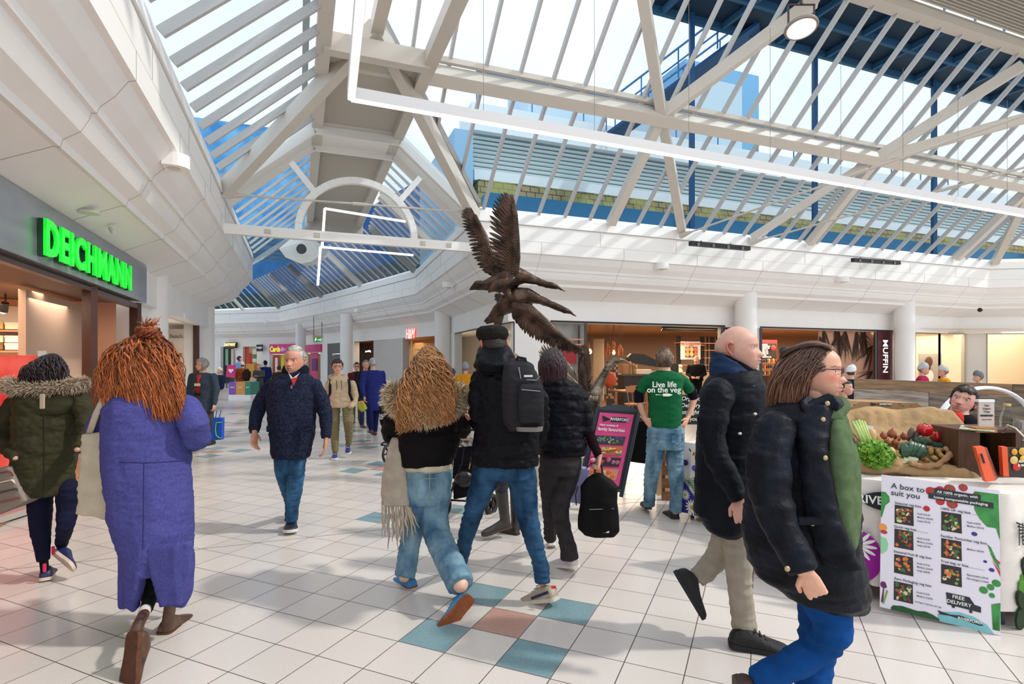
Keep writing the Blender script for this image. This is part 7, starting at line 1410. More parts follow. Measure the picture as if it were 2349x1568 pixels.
def strip_pic(vt, vb, sk, c1, blobs, seed):
    rs = random.Random(seed); m = MB(); m.prism([PB(.10, vt+sk, .013), PB(.82, vt-sk*.3, .013), PB(.80, vb-sk, .013), PB(.14, vb+sk*.4, .013)], PB(0, 0, .002)-PB(0, 0)); m.build('picture_strip', mat('strip'+str(seed), c1, .5), ab)
    for c_, n_, r_, kind in blobs:
        m = MB()
        for k in range(n_):
            u, v = rs.uniform(.16, .76), rs.uniform(vt+.025, vb-.025); c = PB(u, v, .017)
            if kind == 'leaf': m.ball(c, (r_*1.6, .003, r_*.5), 8, 5, M=Euler((0, rs.uniform(-1, 1), 0)).to_matrix())
            else: m.ball(c, (r_, .004, r_), 10, 6)
        m.build('vegetable_picture', mat('vp'+c_[1:], c_, .5), ab, smooth=True)
strip_pic(.32, .43, .008, '#2c3a2a', [('#4a2f6a', 12, .022, 'b'), ('#5e8a52', 14, .02, 'leaf'), ('#c9cfc0', 5, .012, 'leaf')], 1)
strip_pic(.44, .55, .02, '#c06a3a', [('#6aa03f', 8, .02, 'leaf'), ('#e8ddbb', 6, .016, 'leaf')], 2)
m = MB(); c0_, c1_ = PB(.14, .515, .02), PB(.60, .47, .02); m.tube([c0_, c0_.lerp(c1_, .6), c1_], [.004, .02, .024], 10, flat=.35, round_ends=True); m.build('carrot_picture', mat('carrot', '#e8925a', .5), ab, smooth=True)
strip_pic(.57, .68, .01, '#2a1a1c', [('#c23a4a', 4, .03, 'b'), ('#b06a8f', 4, .024, 'b')], 3)
m = MB()
for k, r_ in enumerate((.036, .029, .022, .014, .006)): m.ball(PB(.17, .625, .016+k*.002), (r_, .003, r_), 18, 5); m.m[-1] = 0
bt = m;
for k, (r_, c_) in enumerate(((.038, '#c22a6a'), (.030, '#f0dbe4'), (.022, '#c22a6a'), (.014, '#f0dbe4'), (.007, '#c22a6a'))): m = MB(); m.ball(PB(.17, .625, .016+k*.002), (r_, .003, r_), 18, 5); m.build('beetroot_picture', mat('beet'+c_[1:], c_, .5), ab, smooth=True)
strip_pic(.70, .83, .012, '#c98a6a', [('#d8703a', 5, .032, 'b'), ('#e8b88a', 4, .02, 'b')], 4)
m = MB();
for u in (.02, .98): m.tube([PB(u, .02, -.03), Vector((PB(u, 1).x+.02, PB(u, 1).y+.55, .02))], .02, 8)
m.build('rear_leg', AF, ab)

# == stall tables
CLOTHW = cloth('stall_cloth', '#e6dfd8', .9, noise=.06)
uB = Vector((.81, -.59, 0)); vB = Vector((.96, .28, 0)); P0 = Vector((2.92, 3.27, 0))
tb_ = thing('stall_table', 'near stall table under a printed cloth, carrying the vegetable crate', 'table', P0)
TZ = .79
def TB(u, v, z): return P0-uB*u+vB*v+Vector((0, 0, z))     # u to the left along the front, v back
m = MB();
def drapedcloth(fn, U, V, z0, hem, nm, parent, seed=1, steps=60):
    m = MB(); per = [(0, 0)]; path = []
    for k in range(steps): path.append((U*k/steps, 0, 0, -1))
    for k in range(int(steps*V/U)+1): path.append((U, V*k/(int(steps*V/U)+1), 1, 0))
    for k in range(steps): path.append((U*(1-k/steps), V, 0, 1))
    for k in range(int(steps*V/U)+1): path.append((0, V*(1-k/(int(steps*V/U)+1)), -1, 0))
    rings_ = []
    for z, fl in ((z0, -.02), (z0-.004, .0), (z0-.03, .008), (z0-.2, .012), (z0-.45, .02), (hem, .026)):
        r = []
        for i, (u, v, du, dv) in enumerate(path): w = fl*(1+.9*math.sin(i*1.1+seed)*min(1, (z0-z)*3)); r.append(fn(u+du*w, v+dv*w, z))
        rings_.append(r)
    m.rings(rings_, caps=False); n = len(path); c = fn(U/2, V/2, z0+.001); b = len(m.v); m.add([c]+rings_[0], [(0, i+1, (i+1) % n+1) for i in range(n)]); return m.build(nm, CLOTHW, parent, smooth=50)
cl = drapedcloth(TB, 1.6, 1.15, TZ, .10, 'tablecloth', tb_)
for u, v in ((.06, .06), (1.54, .06), (.06, 1.08), (1.54, 1.08)): m = MB(); m.tube([TB(u, v, 0), TB(u, v, TZ-.03)], .018, 8); m.build('leg', AF, tb_)
m = MB(); m.hexa([TB(0.01, .01, TZ-.03), TB(1.59, .01, TZ-.03), TB(1.59, 1.14, TZ-.03), TB(.01, 1.14, TZ-.03)]+[TB(0.01, .01, TZ-.006), TB(1.59, .01, TZ-.006), TB(1.59, 1.14, TZ-.006), TB(.01, 1.14, TZ-.006)]); m.build('tabletop', mat('ply', '#b89a72', .6), tb_)
def TM(u, z, v=-.035, side='f'):
    c = TB(u, v, z) if side == 'f' else TB(v, u, z); x = uB if side == 'f' else vB; n = Vector((-.59, -.81, 0)) if side == 'f' else Vector((.28, -.96, 0))
    return Matrix(((x.x, 0, n.x, c.x), (x.y, 0, n.y, c.y), (0, 1, 0, c.z), (0, 0, 0, 1)))
def flat(M, pts, m, th=.002): m.prism([M @ Vector((x, y, 0)) for x, y in pts], M.to_3x3() @ Vector((0, 0, th)))
def disc(M, cx, cy, rx, ry, m, n=20, rot=0, th=.002): flat(M, [(cx+rx*math.cos(a)*math.cos(rot)-ry*math.sin(a)*math.sin(rot), cy+rx*math.cos(a)*math.sin(rot)+ry*math.sin(a)*math.cos(rot)) for a in (2*math.pi*i/n for i in range(n))], m, th)
def daisy(M, cx, cy, r, cl, n=14):
    m = MB()
    for k in range(n): a = 2*math.pi*k/n; disc(M, cx+math.cos(a)*r*.62, cy+math.sin(a)*r*.62, r*.40, r*.10, m, 10, a, .003)
    m.build('daisy_petals', wt, cl); m = MB(); disc(M, cx, cy, r*.27, r*.27, m, 16, 0, .006); m.build('daisy_centre', mat('daisy_yellow', '#d99a35', .7), cl)
MAG = mat('cloth_magenta', '#a0189a', .85); GRN = mat('cloth_green', '#3d8a3a', .85, noise=.3); PUR = mat('cloth_purple', '#3a2a8f', .85, noise=.3)
M_ = TM(.72, .40, -.045); m = MB(); disc(M_, 0, -.12, .14, .17, m); m.build('purple_motif', MAG, cl); daisy(M_, 0, -.05, .11, cl)
m = MB(); flat(M_, [(-.12, .05), (-.02, .22), (.0, .21), (-.09, .04)], m); m.build('pink_stroke', mat('cloth_pink', '#d0307f', .8), cl)
M2 = TM(.53, .66, -.04); m = MB(); disc(M2, .0, .0, .17, .065, m); m.build('dark_logo', mat('logo_ink', '#171a28', .7), cl); m = MB(); m.text('RIVERFORD', .075, M2 @ Matrix.Translation((0, 0, .004)), .001, off=.0015); m.build('logo_lettering', wt, cl)
M3 = TM(.24, .55, -.04, 's'); m = MB(); disc(M3, .10, .02, .16, .10, m);
for k in range(7): flat(M3, [(-.05, .01), (-.24+.01*k, .08-.022*k), (-.24+.01*k, .07-.022*k)], m)
for k in range(6): flat(M3, [(-.22+.03*k, .07), (-.215+.03*k, .07), (-.215+.03*k, -.06), (-.22+.03*k, -.06)], m)
m.build('carrot_logo', mat('logo_ink', '#171a28', .7), cl); m = MB(); m.text('RIVERFORD', .07, M3 @ Matrix.Translation((.10, .02, .004)), .001, off=.0015); m.build('logo_lettering', wt, cl)
random.seed(6)
for c_, n_, z_, r_ in (('#20351c', 26, .24, .07), ('#4f8a2c', 10, .20, .05)):
    m = MB()
    for k in range(n_): disc(M3, random.uniform(-.22, .2), random.uniform(-.52, -.2), r_*random.uniform(.4, .8), r_*random.uniform(.8, 1.4), m, 9, random.uniform(-.5, .5), .002+.0006*k)
    m.build('kale_print', mat('kale'+c_[1:], c_, .85, noise=.3), cl)
uA = Vector((.60, -.80, 0)); vA = Vector((.80, .60, 0)); PA = Vector((1.73, 5.59, 0))
ta_ = thing('stall_table', 'far stall table with berries, bees and daisies printed on its cloth', 'table', PA)
def TA(u, v, z): return PA+uA*u+vA*v+Vector((0, 0, z))
cla = drapedcloth(TA, 1.1, .7, .76, .05, 'tablecloth', ta_, 2)
for u, v in ((.06, .06), (1.04, .06), (.06, .64), (1.04, .64)): m = MB(); m.tube([TA(u, v, 0), TA(u, v, .73)], .018, 8); m.build('leg', AF, ta_)
MA = Matrix(((uA.x, 0, -vA.x, TA(0, -.04, 0).x), (uA.y, 0, -vA.y, TA(0, -.04, 0).y), (0, 1, 0, 0), (0, 0, 0, 1)))
m = MB(); flat(MA, [(.0, .06), (.0, .42), (.10, .30), (.30, .08), (.30, .06)], m); m.build('blue_print', PUR, cla)
m = MB(); flat(MA, [(.25, .05), (.22, .12), (.4, .09), (.7, .06), (.7, .05)], m, .004); m.build('green_print', GRN, cla)
for cx, cy, r in ((.05, .24, .055), (.13, .13, .08), (.20, .28, .05)): daisy(MA, cx, cy, r, cla)
for cx, cy, c_ in ((.05, .56, '#3b2268'), (.16, .52, '#4f55c2')): m = MB(); disc(MA, cx, cy, .035, .03, m, 18, 0, .004); m.build('berry_print', mat('berry'+c_[1:], c_, .6), cla)
m = MB(); disc(MA, .15, .66, .022, .013, m, 14, .9, .004); m.build('bee_print', mat('bee_orange', '#d98a3a', .7), cla); m = MB(); flat(MA, [(.11, .675), (.12, .68), (.10, .71), (.09, .70)], m); flat(MA, [(.145, .65), (.15, .65), (.155, .675), (.15, .675)], m, .006); m.build('bee_stripe', BLACK, cla)
m = MB()
for k in range(6): flat(MA, [(.03, .36+.012*k), (.17, .44-.03*k), (.165, .43-.03*k)], m)
m.build('leaf_print', GRN, cla)
cr = thing('slatted_crate', 'stack of slatted wooden crates beside the green-shirted man', 'crate', (G(1530, 1140).x, 6.3, 0)); cx0, cx1 = W(1519, 1, 6.25).x, W(1560, 1, 6.25).x
CW = mat('crate_wood', '#8a5f40', .7, noise=.3, nscale=6, stretch=(1, 1, 6))
for k in range(7): m = MB(); z = .05+k*.145; m.box(((cx0+cx1)/2, 6.25, z), (cx1-cx0, .02, .105)); m.build('slat', CW, cr)
for x in (cx0+.02, cx1-.02): m = MB(); m.box((x, 6.28, .5), (.03, .04, 1.0)); m.build('corner_post', CW, cr)
m = MB(); m.box(((cx0+cx1)/2, 6.5, .5), (cx1-cx0, .02, 1.0)); m.build('back', mat('crate_inside', '#c9a583', .7), cr)
cb = thing('chalkboard', 'black chalkboard with handwritten delivery note behind the green shirt', 'chalkboard', W(1580, 970, 6.0)); q = [W(1560, 905, 6.0), W(1606, 905, 6.0), W(1606, 973, 6.0), W(1560, 973, 6.0)]
m = MB(); m.prism(q, (0, .02, 0)); m.build('board', BLACK, cb); m = MB();
for k, t_ in enumerate(('Organic', 'Delivery', 'straight', 'to you')): m.text(t_, .062, sign_frame(W(1584, 914+k*15.5, 5.985), (1, 0, 0)), .001, off=.0006, shear=.15)
m.build('chalk_lettering', wt, cb)
m = MB(); m.tube([W(1565, 973, 6.02), W(1563, 1000, 6.15)], .012, 6); m.tube([W(1602, 973, 6.02), W(1604, 1000, 6.15)], .012, 6); m.build('easel_legs', CW, cb)
bc_ = thing('black_table_cover', 'black draped table cover behind the pink sign board', 'table cover', (W(1455, 1, 6.9).x, 6.9, 0)); m = MB()
q0, q1 = W(1432, 828, 6.9), W(1500, 828, 6.9); m.hexa([Vector((q0.x, 6.9, .33)), Vector((q1.x, 6.9, .28)), Vector((q1.x, 7.4, .28)), Vector((q0.x, 7.4, .33)), Vector((q0.x, 6.9, .82)), Vector((q1.x, 6.9, .82)), Vector((q1.x, 7.4, .82)), Vector((q0.x, 7.4, .82))]); m.build('drape', cloth('black_drape', '#0b0b0d', .9), bc_)
for x in (q0.x+.04, q1.x-.04): m = MB(); m.tube([Vector((x, 7.1, 0)), Vector((x, 7.1, .8))], .015, 6); m.build('leg', AF, bc_)

# ---- the big price poster leaning on the front of the near table
po = thing('price_poster', 'large white A-size poster listing vegetable boxes, leaning against the near stall table', 'poster', (2.55, 3.35, 0))
TL, TR_, BL_ = W(2022, 1088, 3.56), W(2293, 1124, 3.25), W(2018, 1391, 3.48); BR_ = TR_+BL_-TL
def PP(u, v, o=0):
    n = (TR_-TL).cross(BL_-TL).normalized(); n = -n if n.y > 0 else n; return TL.lerp(TR_, u).lerp(BL_.lerp(BR_, u), v)+n*o
def PPM(u, v, o=.004):
    x = (PP(1, v)-PP(0, v)).normalized(); dn = (PP(u, 1)-PP(u, 0)).normalized(); n = x.cross(dn).normalized(); n = -n if n.y > 0 else n; y = n.cross(x); c = PP(u, v, o); return Matrix(((x.x, y.x, n.x, c.x), (x.y, y.y, n.y, c.y), (x.z, y.z, n.z, c.z), (0, 0, 0, 1)))
PWd = (TR_-TL).length; PHt = (BL_-TL).length
m = MB(); m.prism([PP(0, 0), PP(1, 0), PP(1, 1), PP(0, 1)], PP(0, 0, -.006)-PP(0, 0)); m.build('sheet', mat('poster_white', '#e4e0ec', .35), po)
INK = mat('ink_dark', '#24242f', .5)
def pflat(pts, m, o=.001, th=.001): m.prism([PP(u, v, o) for u, v in pts], PP(0, 0, th)-PP(0, 0))
def pdisc(u, v, r, m, o=.001, n=20, ry=None, rot=0, th=.001):
    ry = ry or r; pflat([(u+(r*math.cos(a)*math.cos(rot)-ry*math.sin(a)*math.sin(rot))/PWd, v+(r*math.cos(a)*math.sin(rot)+ry*math.sin(a)*math.cos(rot))/PHt) for a in (2*math.pi*i/n for i in range(n))], m, o, th)
m = MB(); m.text('A box to', .047, PPM(.09, .075), .0006, off=.0002, align='LEFT'); m.text('suit you', .047, PPM(.088, .127), .0006, off=.0002, align='LEFT')
for t_, u, v in (('Seasonal veg box', .125, .20), ('Quick veg box', .12, .378), ('Seasonal fruit & veg box', .12, .565), ('Zero Packaging veg box', .125, .765), ('100% UK veg box', .525, .19), ('Familiar Favourites veg box', .525, .388), ('Fruit bag or box', .53, .570)): m.text(t_, .0205, PPM(u, v), .0005, off=.0001, align='LEFT', sx=.95)
for u, v, ls in ((.325, .245, ('Small £16.95', 'Medium £20.95', 'Large £26.95')), (.325, .425, ('Small £14.95', 'Medium £18.95', 'Large £27.95')), (.325, .61, ('Small £19.95', 'Medium £24.95', 'Large £28.95')), (.325, .82, ('Small £13.95', 'Medium £18.95')), (.74, .25, ('Small £18.95', 'Medium £23.95')), (.74, .44, ('Medium £22.95',)), (.74, .62, ('Bag (smaller) £9.95', 'Box (larger) £14.95'))):
    for k, t_ in enumerate(ls): m.text(t_, .0125, PPM(u, v+.01+k*.026), .0004, off=.0001, align='LEFT')
m.text('No bags or punnets, just veg', .011, PPM(.42, .90), .0004, off=.0001); m.build('lettering', INK, po)
m = MB()
for u0, u1, v in ((.33, .42, .207), (.29, .42, .385), (.73, .84, .197), (.72, .88, .577)): pflat([(u0, v), (u1, v), (u1, v+.001), (u0, v+.001)], m)
m.build('rule_lines', INK, po)
random.seed(9)
def photo(u, v, cols):
    m = MB(); pflat([(u, v), (u+.165, v), (u+.17, v+.138), (u, v+.138)], m, .001); ph_ = m.build('box_photo', mat('photo_dark', '#2a2420', .5), po)
    for c_, n_, r_ in cols:
        m = MB()
        for k in range(n_): uu, vv = u+random.uniform(.022, .143), v+random.uniform(.016, .122); pdisc(uu, vv, r_*random.uniform(.6, 1.1), m, .002, 10, r_*random.uniform(.3, 1), random.uniform(0, 3), .0006+.00002*k)
        m.build('picture_detail', mat('pd'+c_[1:], c_, .5), ph_)
G1, G2, OR_, RD, CRM, BRN, PRP = '#3d6b34', '#7ba84a', '#d8742f', '#b5261f', '#d9c7a0', '#8a5a3c', '#5a1f4a'
photo(.125, .215, [(BRN, 9, .012), (RD, 7, .008), (G2, 8, .010), (CRM, 5, .014)]); photo(.125, .395, [(G1, 9, .013), (OR_, 7, .010), (RD, 9, .009), (CRM, 2, .015)]); photo(.125, .585, [(OR_, 11, .013), (G1, 5, .012), (PRP, 5, .009), (CRM, 3, .010)]); photo(.125, .785, [(CRM, 5, .014), (G1, 8, .013), (RD, 5, .009), (BRN, 6, .010)])
photo(.53, .21, [(G1, 9, .014), (CRM, 4, .015), (OR_, 6, .010), (G2, 5, .010)]); photo(.53, .405, [(G1, 8, .013), (OR_, 7, .014), (RD, 5, .008), (CRM, 5, .010)]); photo(.53, .59, [(PRP, 6, .010), (OR_, 8, .012), (G2, 6, .010), (CRM, 4, .012)])
m = MB()
for u, v, r in ((.44, .075, .026), (.52, .055, .022), (.60, .04, .028), (.71, .015, .022), (.52, .14, .022), (.62, .145, .027), (.82, .06, .02)): pdisc(u, v, r, m, .001)
pdisc(.405, .208, .017, m, .001); tp = m.build('tomato_print', mat('tomato', '#b8202a', .45), po)
m = MB()
for u, v, r in ((.46, .08, .014), (.60, .03, .016), (.71, .012, .014), (.62, .15, .014)):
    for k in range(5): a = 1.257*k; pflat([(u, v), (u+math.cos(a-.2)*r/PWd, v+math.sin(a-.2)*r/PHt), (u+math.cos(a+.15)*r*1.2/PWd, v+math.sin(a+.15)*r*1.2/PHt)], m, .003)
m.build('tomato_leaf_print', mat('leaf_a', '#3f8f4a', .5), po)
m = MB(); pflat([(.47, .045), (.85, .055), (.85, .092), (.47, .085)], m, .004); pflat([(.42, .088), (.95, .095), (.95, .135), (.42, .128)], m, .004); m.build('ribbon', INK, po)
m = MB(); m.text('All 100% organic, with', .0215, PPM(.66, .071, .0065), .0004, off=.0003); m.text('home compostable packaging', .0215, PPM(.685, .113, .0065), .0004, off=.0003); m.build('ribbon_lettering', wt, po)
m = MB(); pflat([(.80, .03), (.99, .03), (1, .35), (.97, .27), (.90, .27), (.84, .22), (.80, .16)], m, .001); pflat([(0, .13), (.04, .13), (.075, .16), (.08, .2), (.04, .23), (.01, .32), (0, .33)], m); pflat([(.90, .39), (.93, .41), (.99, .52), (1, .56), (.95, .5)], m)
for u, v, r in ((.87, .715, .020), (.925, .685, .017), (.97, .65, .020), (.935, .74, .014)): pdisc(u, v, r, m, .001)
for k in range(6): pflat([(.93+.012*k, .80-.004*k), (.94+.012*k, .80-.004*k), (.955+.008*k, .97), (.94+.008*k, .97)], m)
m.build('leaf_print', mat('leaf_b', '#3f9a4a', .5, noise=.35, nscale=20), po)
m = MB(); pflat([(0, .47), (.05, .48), (.07, .52), (.06, .57), (.02, .6), (0, .6)], m); m.build('lettuce_print', mat('leaf_c', '#8fd0a0', .5), po)
m = MB(); pdisc(.02, .40, .022, m); m.build('apricot_print', mat('apricot', '#e89a45', .5), po); m = MB(); pdisc(.03, .435, .018, m, .001, 20, .012); m.build('strawberry_print', mat('straw', '#b8303a', .5), po)
m = MB(); pdisc(.03, .83, .016, m, .001, 16, .02); pdisc(.045, .84, .01, m, .002); pflat([(.03, .85), (.04, .85), (.03, .96), (.01, .96)], m); m.build('onion_print', mat('onion_purple', '#6a1f5a', .5), po); m = MB(); pflat([(.06, .86), (.075, .87), (.04, .97), (.02, .97)], m); m.build('stalk_print', mat('stalk', '#7ba84a', .5), po)
m = MB()
for u, v, r in ((.80, .335, .014), (.885, .515, .009), (.935, .565, .013)): pdisc(u, v, r, m, .001, 16, r*.85)
m.build('berry_print', mat('berry_b', '#2c2f8f', .4), po)
m = MB(); pflat([(.92, .455), (1, .50), (1, .52)], m); pflat([(.94, .50), (1, .565), (1, .60)], m); m.build('chilli_print', mat('chilli', '#c8305a', .5), po)
hill = [(.10, .985), (.12, .965), (.20, .955), (.27, .96), (.33, .965), (.40, .955), (.46, .965), (.52, .985), (.54, 1.0), (.10, 1.0)]
m = MB(); pflat(hill, m); m.build('hedge_print', mat('hedge', '#1f5a2a', .6, noise=.3, nscale=40), po)
m = MB(); pflat([(.52, 1.0), (.50, .955), (.56, .925), (.68, .905), (.80, .915), (.90, .95), (.95, 1.0)], m, .0015); m.build('pool_print', mat('pool', '#7ec4cc', .5, noise=.2, nscale=15), po)
m = MB(); pflat([(.57, .785), (.76, .785), (.80, .83), (.85, .835), (.85, .875), (.58, .868)], m, .002); pdisc(.63, .875, .008, m, .002); pdisc(.77, .883, .008, m, .002); pflat([(.50, .925), (.60, .935), (.66, .93), (.68, .925), (.84, .945), (.87, .957), (.84, .965), (.68, .95), (.60, .945), (.52, .95)], m, .003); m.build('van_print', INK, po)
m = MB(); m.text('FREE', .028, PPM(.67, .805, .005), .0004, off=.0003); m.text('DELIVERY', .028, PPM(.675, .843, .005), .0004, off=.0003, sx=.95); m.text('RIVERFORD', .021, PPM(.76, .945, .006), .0004, off=.0004); m.build('van_lettering', wt, po)

# ---- burlap-lined box of vegetables
YV = 3.95
def v_(px, py, d=0): return W(px, py, YV+d)
BUR = mat('burlap', '#b4946a', .95, noise=.25, nscale=6, bump=.6, bscale=160)
vb_ = thing('vegetable_crate', 'burlap-lined open crate tilted to show vegetables on the near table', 'crate', v_(2080, 1100))
m = MB()
Rb = [v_(*p) for p in ((1938, 962, .25), (1990, 946, .30), (2060, 955, .34), (2130, 948, .33), (2170, 958, .3), (2200, 990, .24), (2213, 1030, .10), (2226, 1070, -.05), (2238, 1092, -.12))]
m.tube(Rb, [.045, .05, .05, .055, .06, .06, .06, .06, .05], 12, round_ends=True)
Rl = [v_(*p) for p in ((1938, 966, .22), (1946, 1000, .12), (1960, 1040, .02), (1985, 1075, -.08), (2000, 1082, -.12))]; m.tube(Rl, [.045, .05, .05, .04, .03], 12, round_ends=True)
Rf = [v_(*p) for p in ((1985, 1078, -.12), (2040, 1075, -.15), (2090, 1080, -.17), (2140, 1085, -.18), (2190, 1098, -.2), (2238, 1108, -.18))]; m.tube(Rf, [.025, .025, .03, .035, .045, .05], 12, round_ends=True)
for k in range(15):
    a = poly(Rb[:7], k/14); b = poly(Rf, k/14); mid = a.lerp(b, .45)+Vector((0, .03, -.06)); m.tube([a, a.lerp(mid, .5)+Vector((0, .03, -.03)), mid, b], [.06, .075, .08, .035], 8)
m.tube([v_(2213, 1040, .02), v_(2250, 1078, -.02), v_(2258, 1092, -.05)], [.05, .035, .01], 8); m.tube([v_(2150, 1078, -.17), v_(2200, 1088, -.2), v_(2236, 1106, -.2)], [.045, .06, .05], 8)
fuse(m, .011, 3, disp=lambda P, N: folds(.010, 6, 3, 1)(P, N)+folds(.003, 24, 8, 1)(P, N)).build('burlap_lining', BUR, vb_, smooth=True)
m = MB(); m.prism([v_(1985, 1080, -.14), v_(2150, 1092, -.2), v_(2150, 1110, -.2), v_(1985, 1092, -.14)], (.05, .3, 0)); m.build('cardboard_box', mat('cardboard', '#8f6a46', .8, noise=.15), vb_)
m = MB(); x_ = (v_(2150, 1092, -.21)-v_(1985, 1080, -.15)).normalized(); m.text('RIVERFORD', .035, sign_frame(v_(2070, 1092, -.19), x_), .001, off=.001); m.build('box_lettering', INK, vb_)
def veg(nm, lab, cat_, parts, group=None):
    e = None
    for i, (pn, mb_, mt) in enumerate(parts):
        if i == 0: e = mb_.build(nm, mt, smooth=True, label=lab, cat=cat_, group=group)
        else: mb_.build(pn, mt, e, smooth=True)
    return e
LG = mat('lettuce', '#7fae2f', .5, noise=.5, nscale=25, col2='#4f8a1c');
rs = random.Random(3); m = MB()
for k in range(420):
    u, v = rs.gauss(0, .42), rs.gauss(0, .42)
    if u*u+v*v > 1: continue
    c = v_(2010+u*46-v*8, 1042+v*30+u*10, -.16-.07*(1-u*u-v*v)+rs.uniform(-.02, .02)); n_ = Vector((u*.6, -1, .5-v*.6))+Vector([rs.uniform(-.7, .7) for _ in range(3)]); n_.normalize(); x_ = n_.cross(Vector((rs.uniform(-1, 1), rs.uniform(-1, 1), 1))).normalized(); y_ = n_.cross(x_); s_ = rs.uniform(.012, .022)
    ring_ = [c+x_*(s_*math.cos(a)*(1+.25*math.sin(5*a)))+y_*(s_*math.sin(a)*(1+.25*math.cos(4*a)))+n_*(.008*math.sin(3*a+k)) for a in (2*math.pi*i/12 for i in range(12))]
    b_ = len(m.v); m.v += [tuple(q_) for q_ in ring_]+[tuple(c-n_*.006)]; m.f += [(b_+12, b_+i, b_+(i+1) % 12) for i in range(12)]; m.m += [0]*12
m.ball(v_(2010, 1042, -.12), (.12, .05, .08), 12, 8)
veg('lettuce', 'bright green frilly lettuce spilling over the front left of the crate', 'lettuce', [('x', m, LG)])
m = MB()
CELM = mat('celery', '#a9bf6a', .5, noise=.2, nscale=20, stretch=(6, 6, .5))
ce = MB()
for k in range(5): ce.tube([v_(1983+k*5, 1022, -.05-.01*(k % 2)), v_(1968+k*5.5, 990, 0), v_(1956+k*6.5, 962+abs(k-2)*2, .04)], [.013, .012, .010], 8, flat=.7)
veg('celery', 'bunch of pale green celery stalks at the left of the crate', 'celery', [('x', ce, CELM)])
def lathe_at(c, ax, prof, n=16):
    ax = Vector(ax).normalized(); M = ax.to_track_quat('Z', 'Y').to_matrix().to_4x4(); M.translation = c; m = MB(); m.lathe(prof, n, M); return m
PARS = mat('parsnip', '#d6ae7c', .6, noise=.2, nscale=20); SQ = mat('butternut', '#dba972', .45, noise=.1)
veg('parsnip', 'blunt-topped parsnip standing beside the celery', 'parsnip', [('x', lathe_at(v_(2002, 1012, .0), (0, .2, 1), [(.012, -.06), (.022, 0), (.027, .05), (.026, .08), (.015, .088)]), PARS)])
veg('squash', 'small round end of a squash behind the lettuce', 'squash', [('x', lathe_at(v_(2018, 1012, .02), (.1, -.1, 1), [(.008, -.045), (.028, -.02), (.032, .01), (.026, .035), (.012, .045)]), SQ)])
veg('butternut_squash', 'large pale butternut squash lying between lettuce and pak choi', 'squash', [('x', lathe_at(v_(2052, 1050, -.12), (-.35, .1, 1), [(.01, -.085), (.042, -.065), (.045, -.03), (.03, .01), (.024, .05), (.014, .075)]), SQ)])
ON = mat('onion', '#a8613c', .35, noise=.3, nscale=12, stretch=(4, 4, .6), col2='#7a3f28')
for k, (px_, py_, r_, lab) in enumerate(((2027, 1000, .026, 'leftmost pointed brown onion'), (2046, 995, .031, 'largest brown onion at the top of the heap'), (2058, 1006, .022, 'brown onion right below the largest'), (2074, 1001, .026, 'brown onion furthest right in the heap'), (2037, 1015, .022, 'small round brown onion at lower left of the heap'), (2053, 1015, .024, 'brown onion in the middle of the heap'), (2061, 1029, .021, 'lowest brown onion beside the pak choi'))):
    veg('onion', lab, 'onion', [('x', lathe_at(v_(px_, py_, -.0-.02*(py_ > 1010)), ((k % 3-1)*.4, -.2, 1), [(.004, -r_*.95), (r_*.7, -r_*.7), (r_, 0), (r_*.75, r_*.7), (r_*.2, r_*1.15), (.003, r_*1.5)]), ON)], 'brown onions in the burlap crate')
PEP = mat('red_pepper', '#c01522', .18, coat=.4); PST = mat('pepper_stem', '#6f9a3a', .5)
for px_, py_, r_, lab in ((2121, 985, .046, 'larger glossy red pepper at the top right of the crate'), (2151, 1000, .038, 'smaller glossy red pepper lower on the right')):
    c = v_(px_, py_, .0); m = MB(); m.ball(c, (r_, r_*.95, r_), 32, 20); m.v = [tuple(c+(Vector(q_)-c)*(1-.10*math.cos(4*math.atan2((Vector(q_)-c).y, (Vector(q_)-c).x))*(abs((Vector(q_)-c).z) < r_*2))-Vector((0, 0, max(0, .012-((Vector(q_)-c).xy.length)*.5)))*(1 if (Vector(q_)-c).z > 0 else 0)) for q_ in m.v]
    s_ = MB(); s_.tube([c+Vector((0, 0, r_*.85)), c+Vector((.004, 0, r_*1.25))], [.007, .005], 8); veg('red_pepper', lab, 'pepper', [('x', m, PEP), ('stalk', s_, PST)])
BRM = mat('broccoli', '#24452f', .8, noise=.5, nscale=40, bump=1, bscale=120)
for px_, py_, rx, rz, lab in ((2112, 1012, .060, .034, 'large dark green broccoli head below the peppers'), (2148, 1022, .048, .028, 'smaller broccoli head at the right')):
    m = MB(); m.ball(v_(px_, py_, -.04), (rx, .05, rz), 24, 14); veg('broccoli', lab, 'broccoli', [('x', fuse(m, .005, 1, disp=lambda P, N: .004*vnoise(P, 60, 3)+.004*vnoise(P, 25, 5)), BRM)])
PK = mat('pak_choi_leaf', '#1f4f35', .35, noise=.4, nscale=20, coat=.2); PKS = mat('pak_choi_stem', '#cfd6b0', .4)
st_ = MB(); lv = MB(); rs = random.Random(2)
for k in range(7):
    x = 2068+k*6; base = v_(x-(k-3)*2, 1062, -.16); top = v_(2062+k*9.5, 1012+abs(k-3)*3, -.13+rs.uniform(-.03, .03)); mid = base.lerp(top, .45); st_.tube([base, base.lerp(mid, .5), mid], [.014, .012, .006], 8, flat=.6)
    d_ = (top-mid); n_ = Vector((rs.uniform(-.5, .5), -1, .2)); feather(lv, mid-d_*.3, top+d_*.1, .030, n_, th=.003, bend=.03)
    feather(lv, mid-d_*.2+Vector((.01, -.01, 0)), top+Vector((.015, 0, -.02)), .022, n_+Vector((.5, 0, 0)), th=.003, bend=-.02)
veg('pak_choi', 'bunch of dark glossy pak choi with white stems at the front centre', 'pak choi', [('x', lv, PK), ('stem', st_, PKS)])
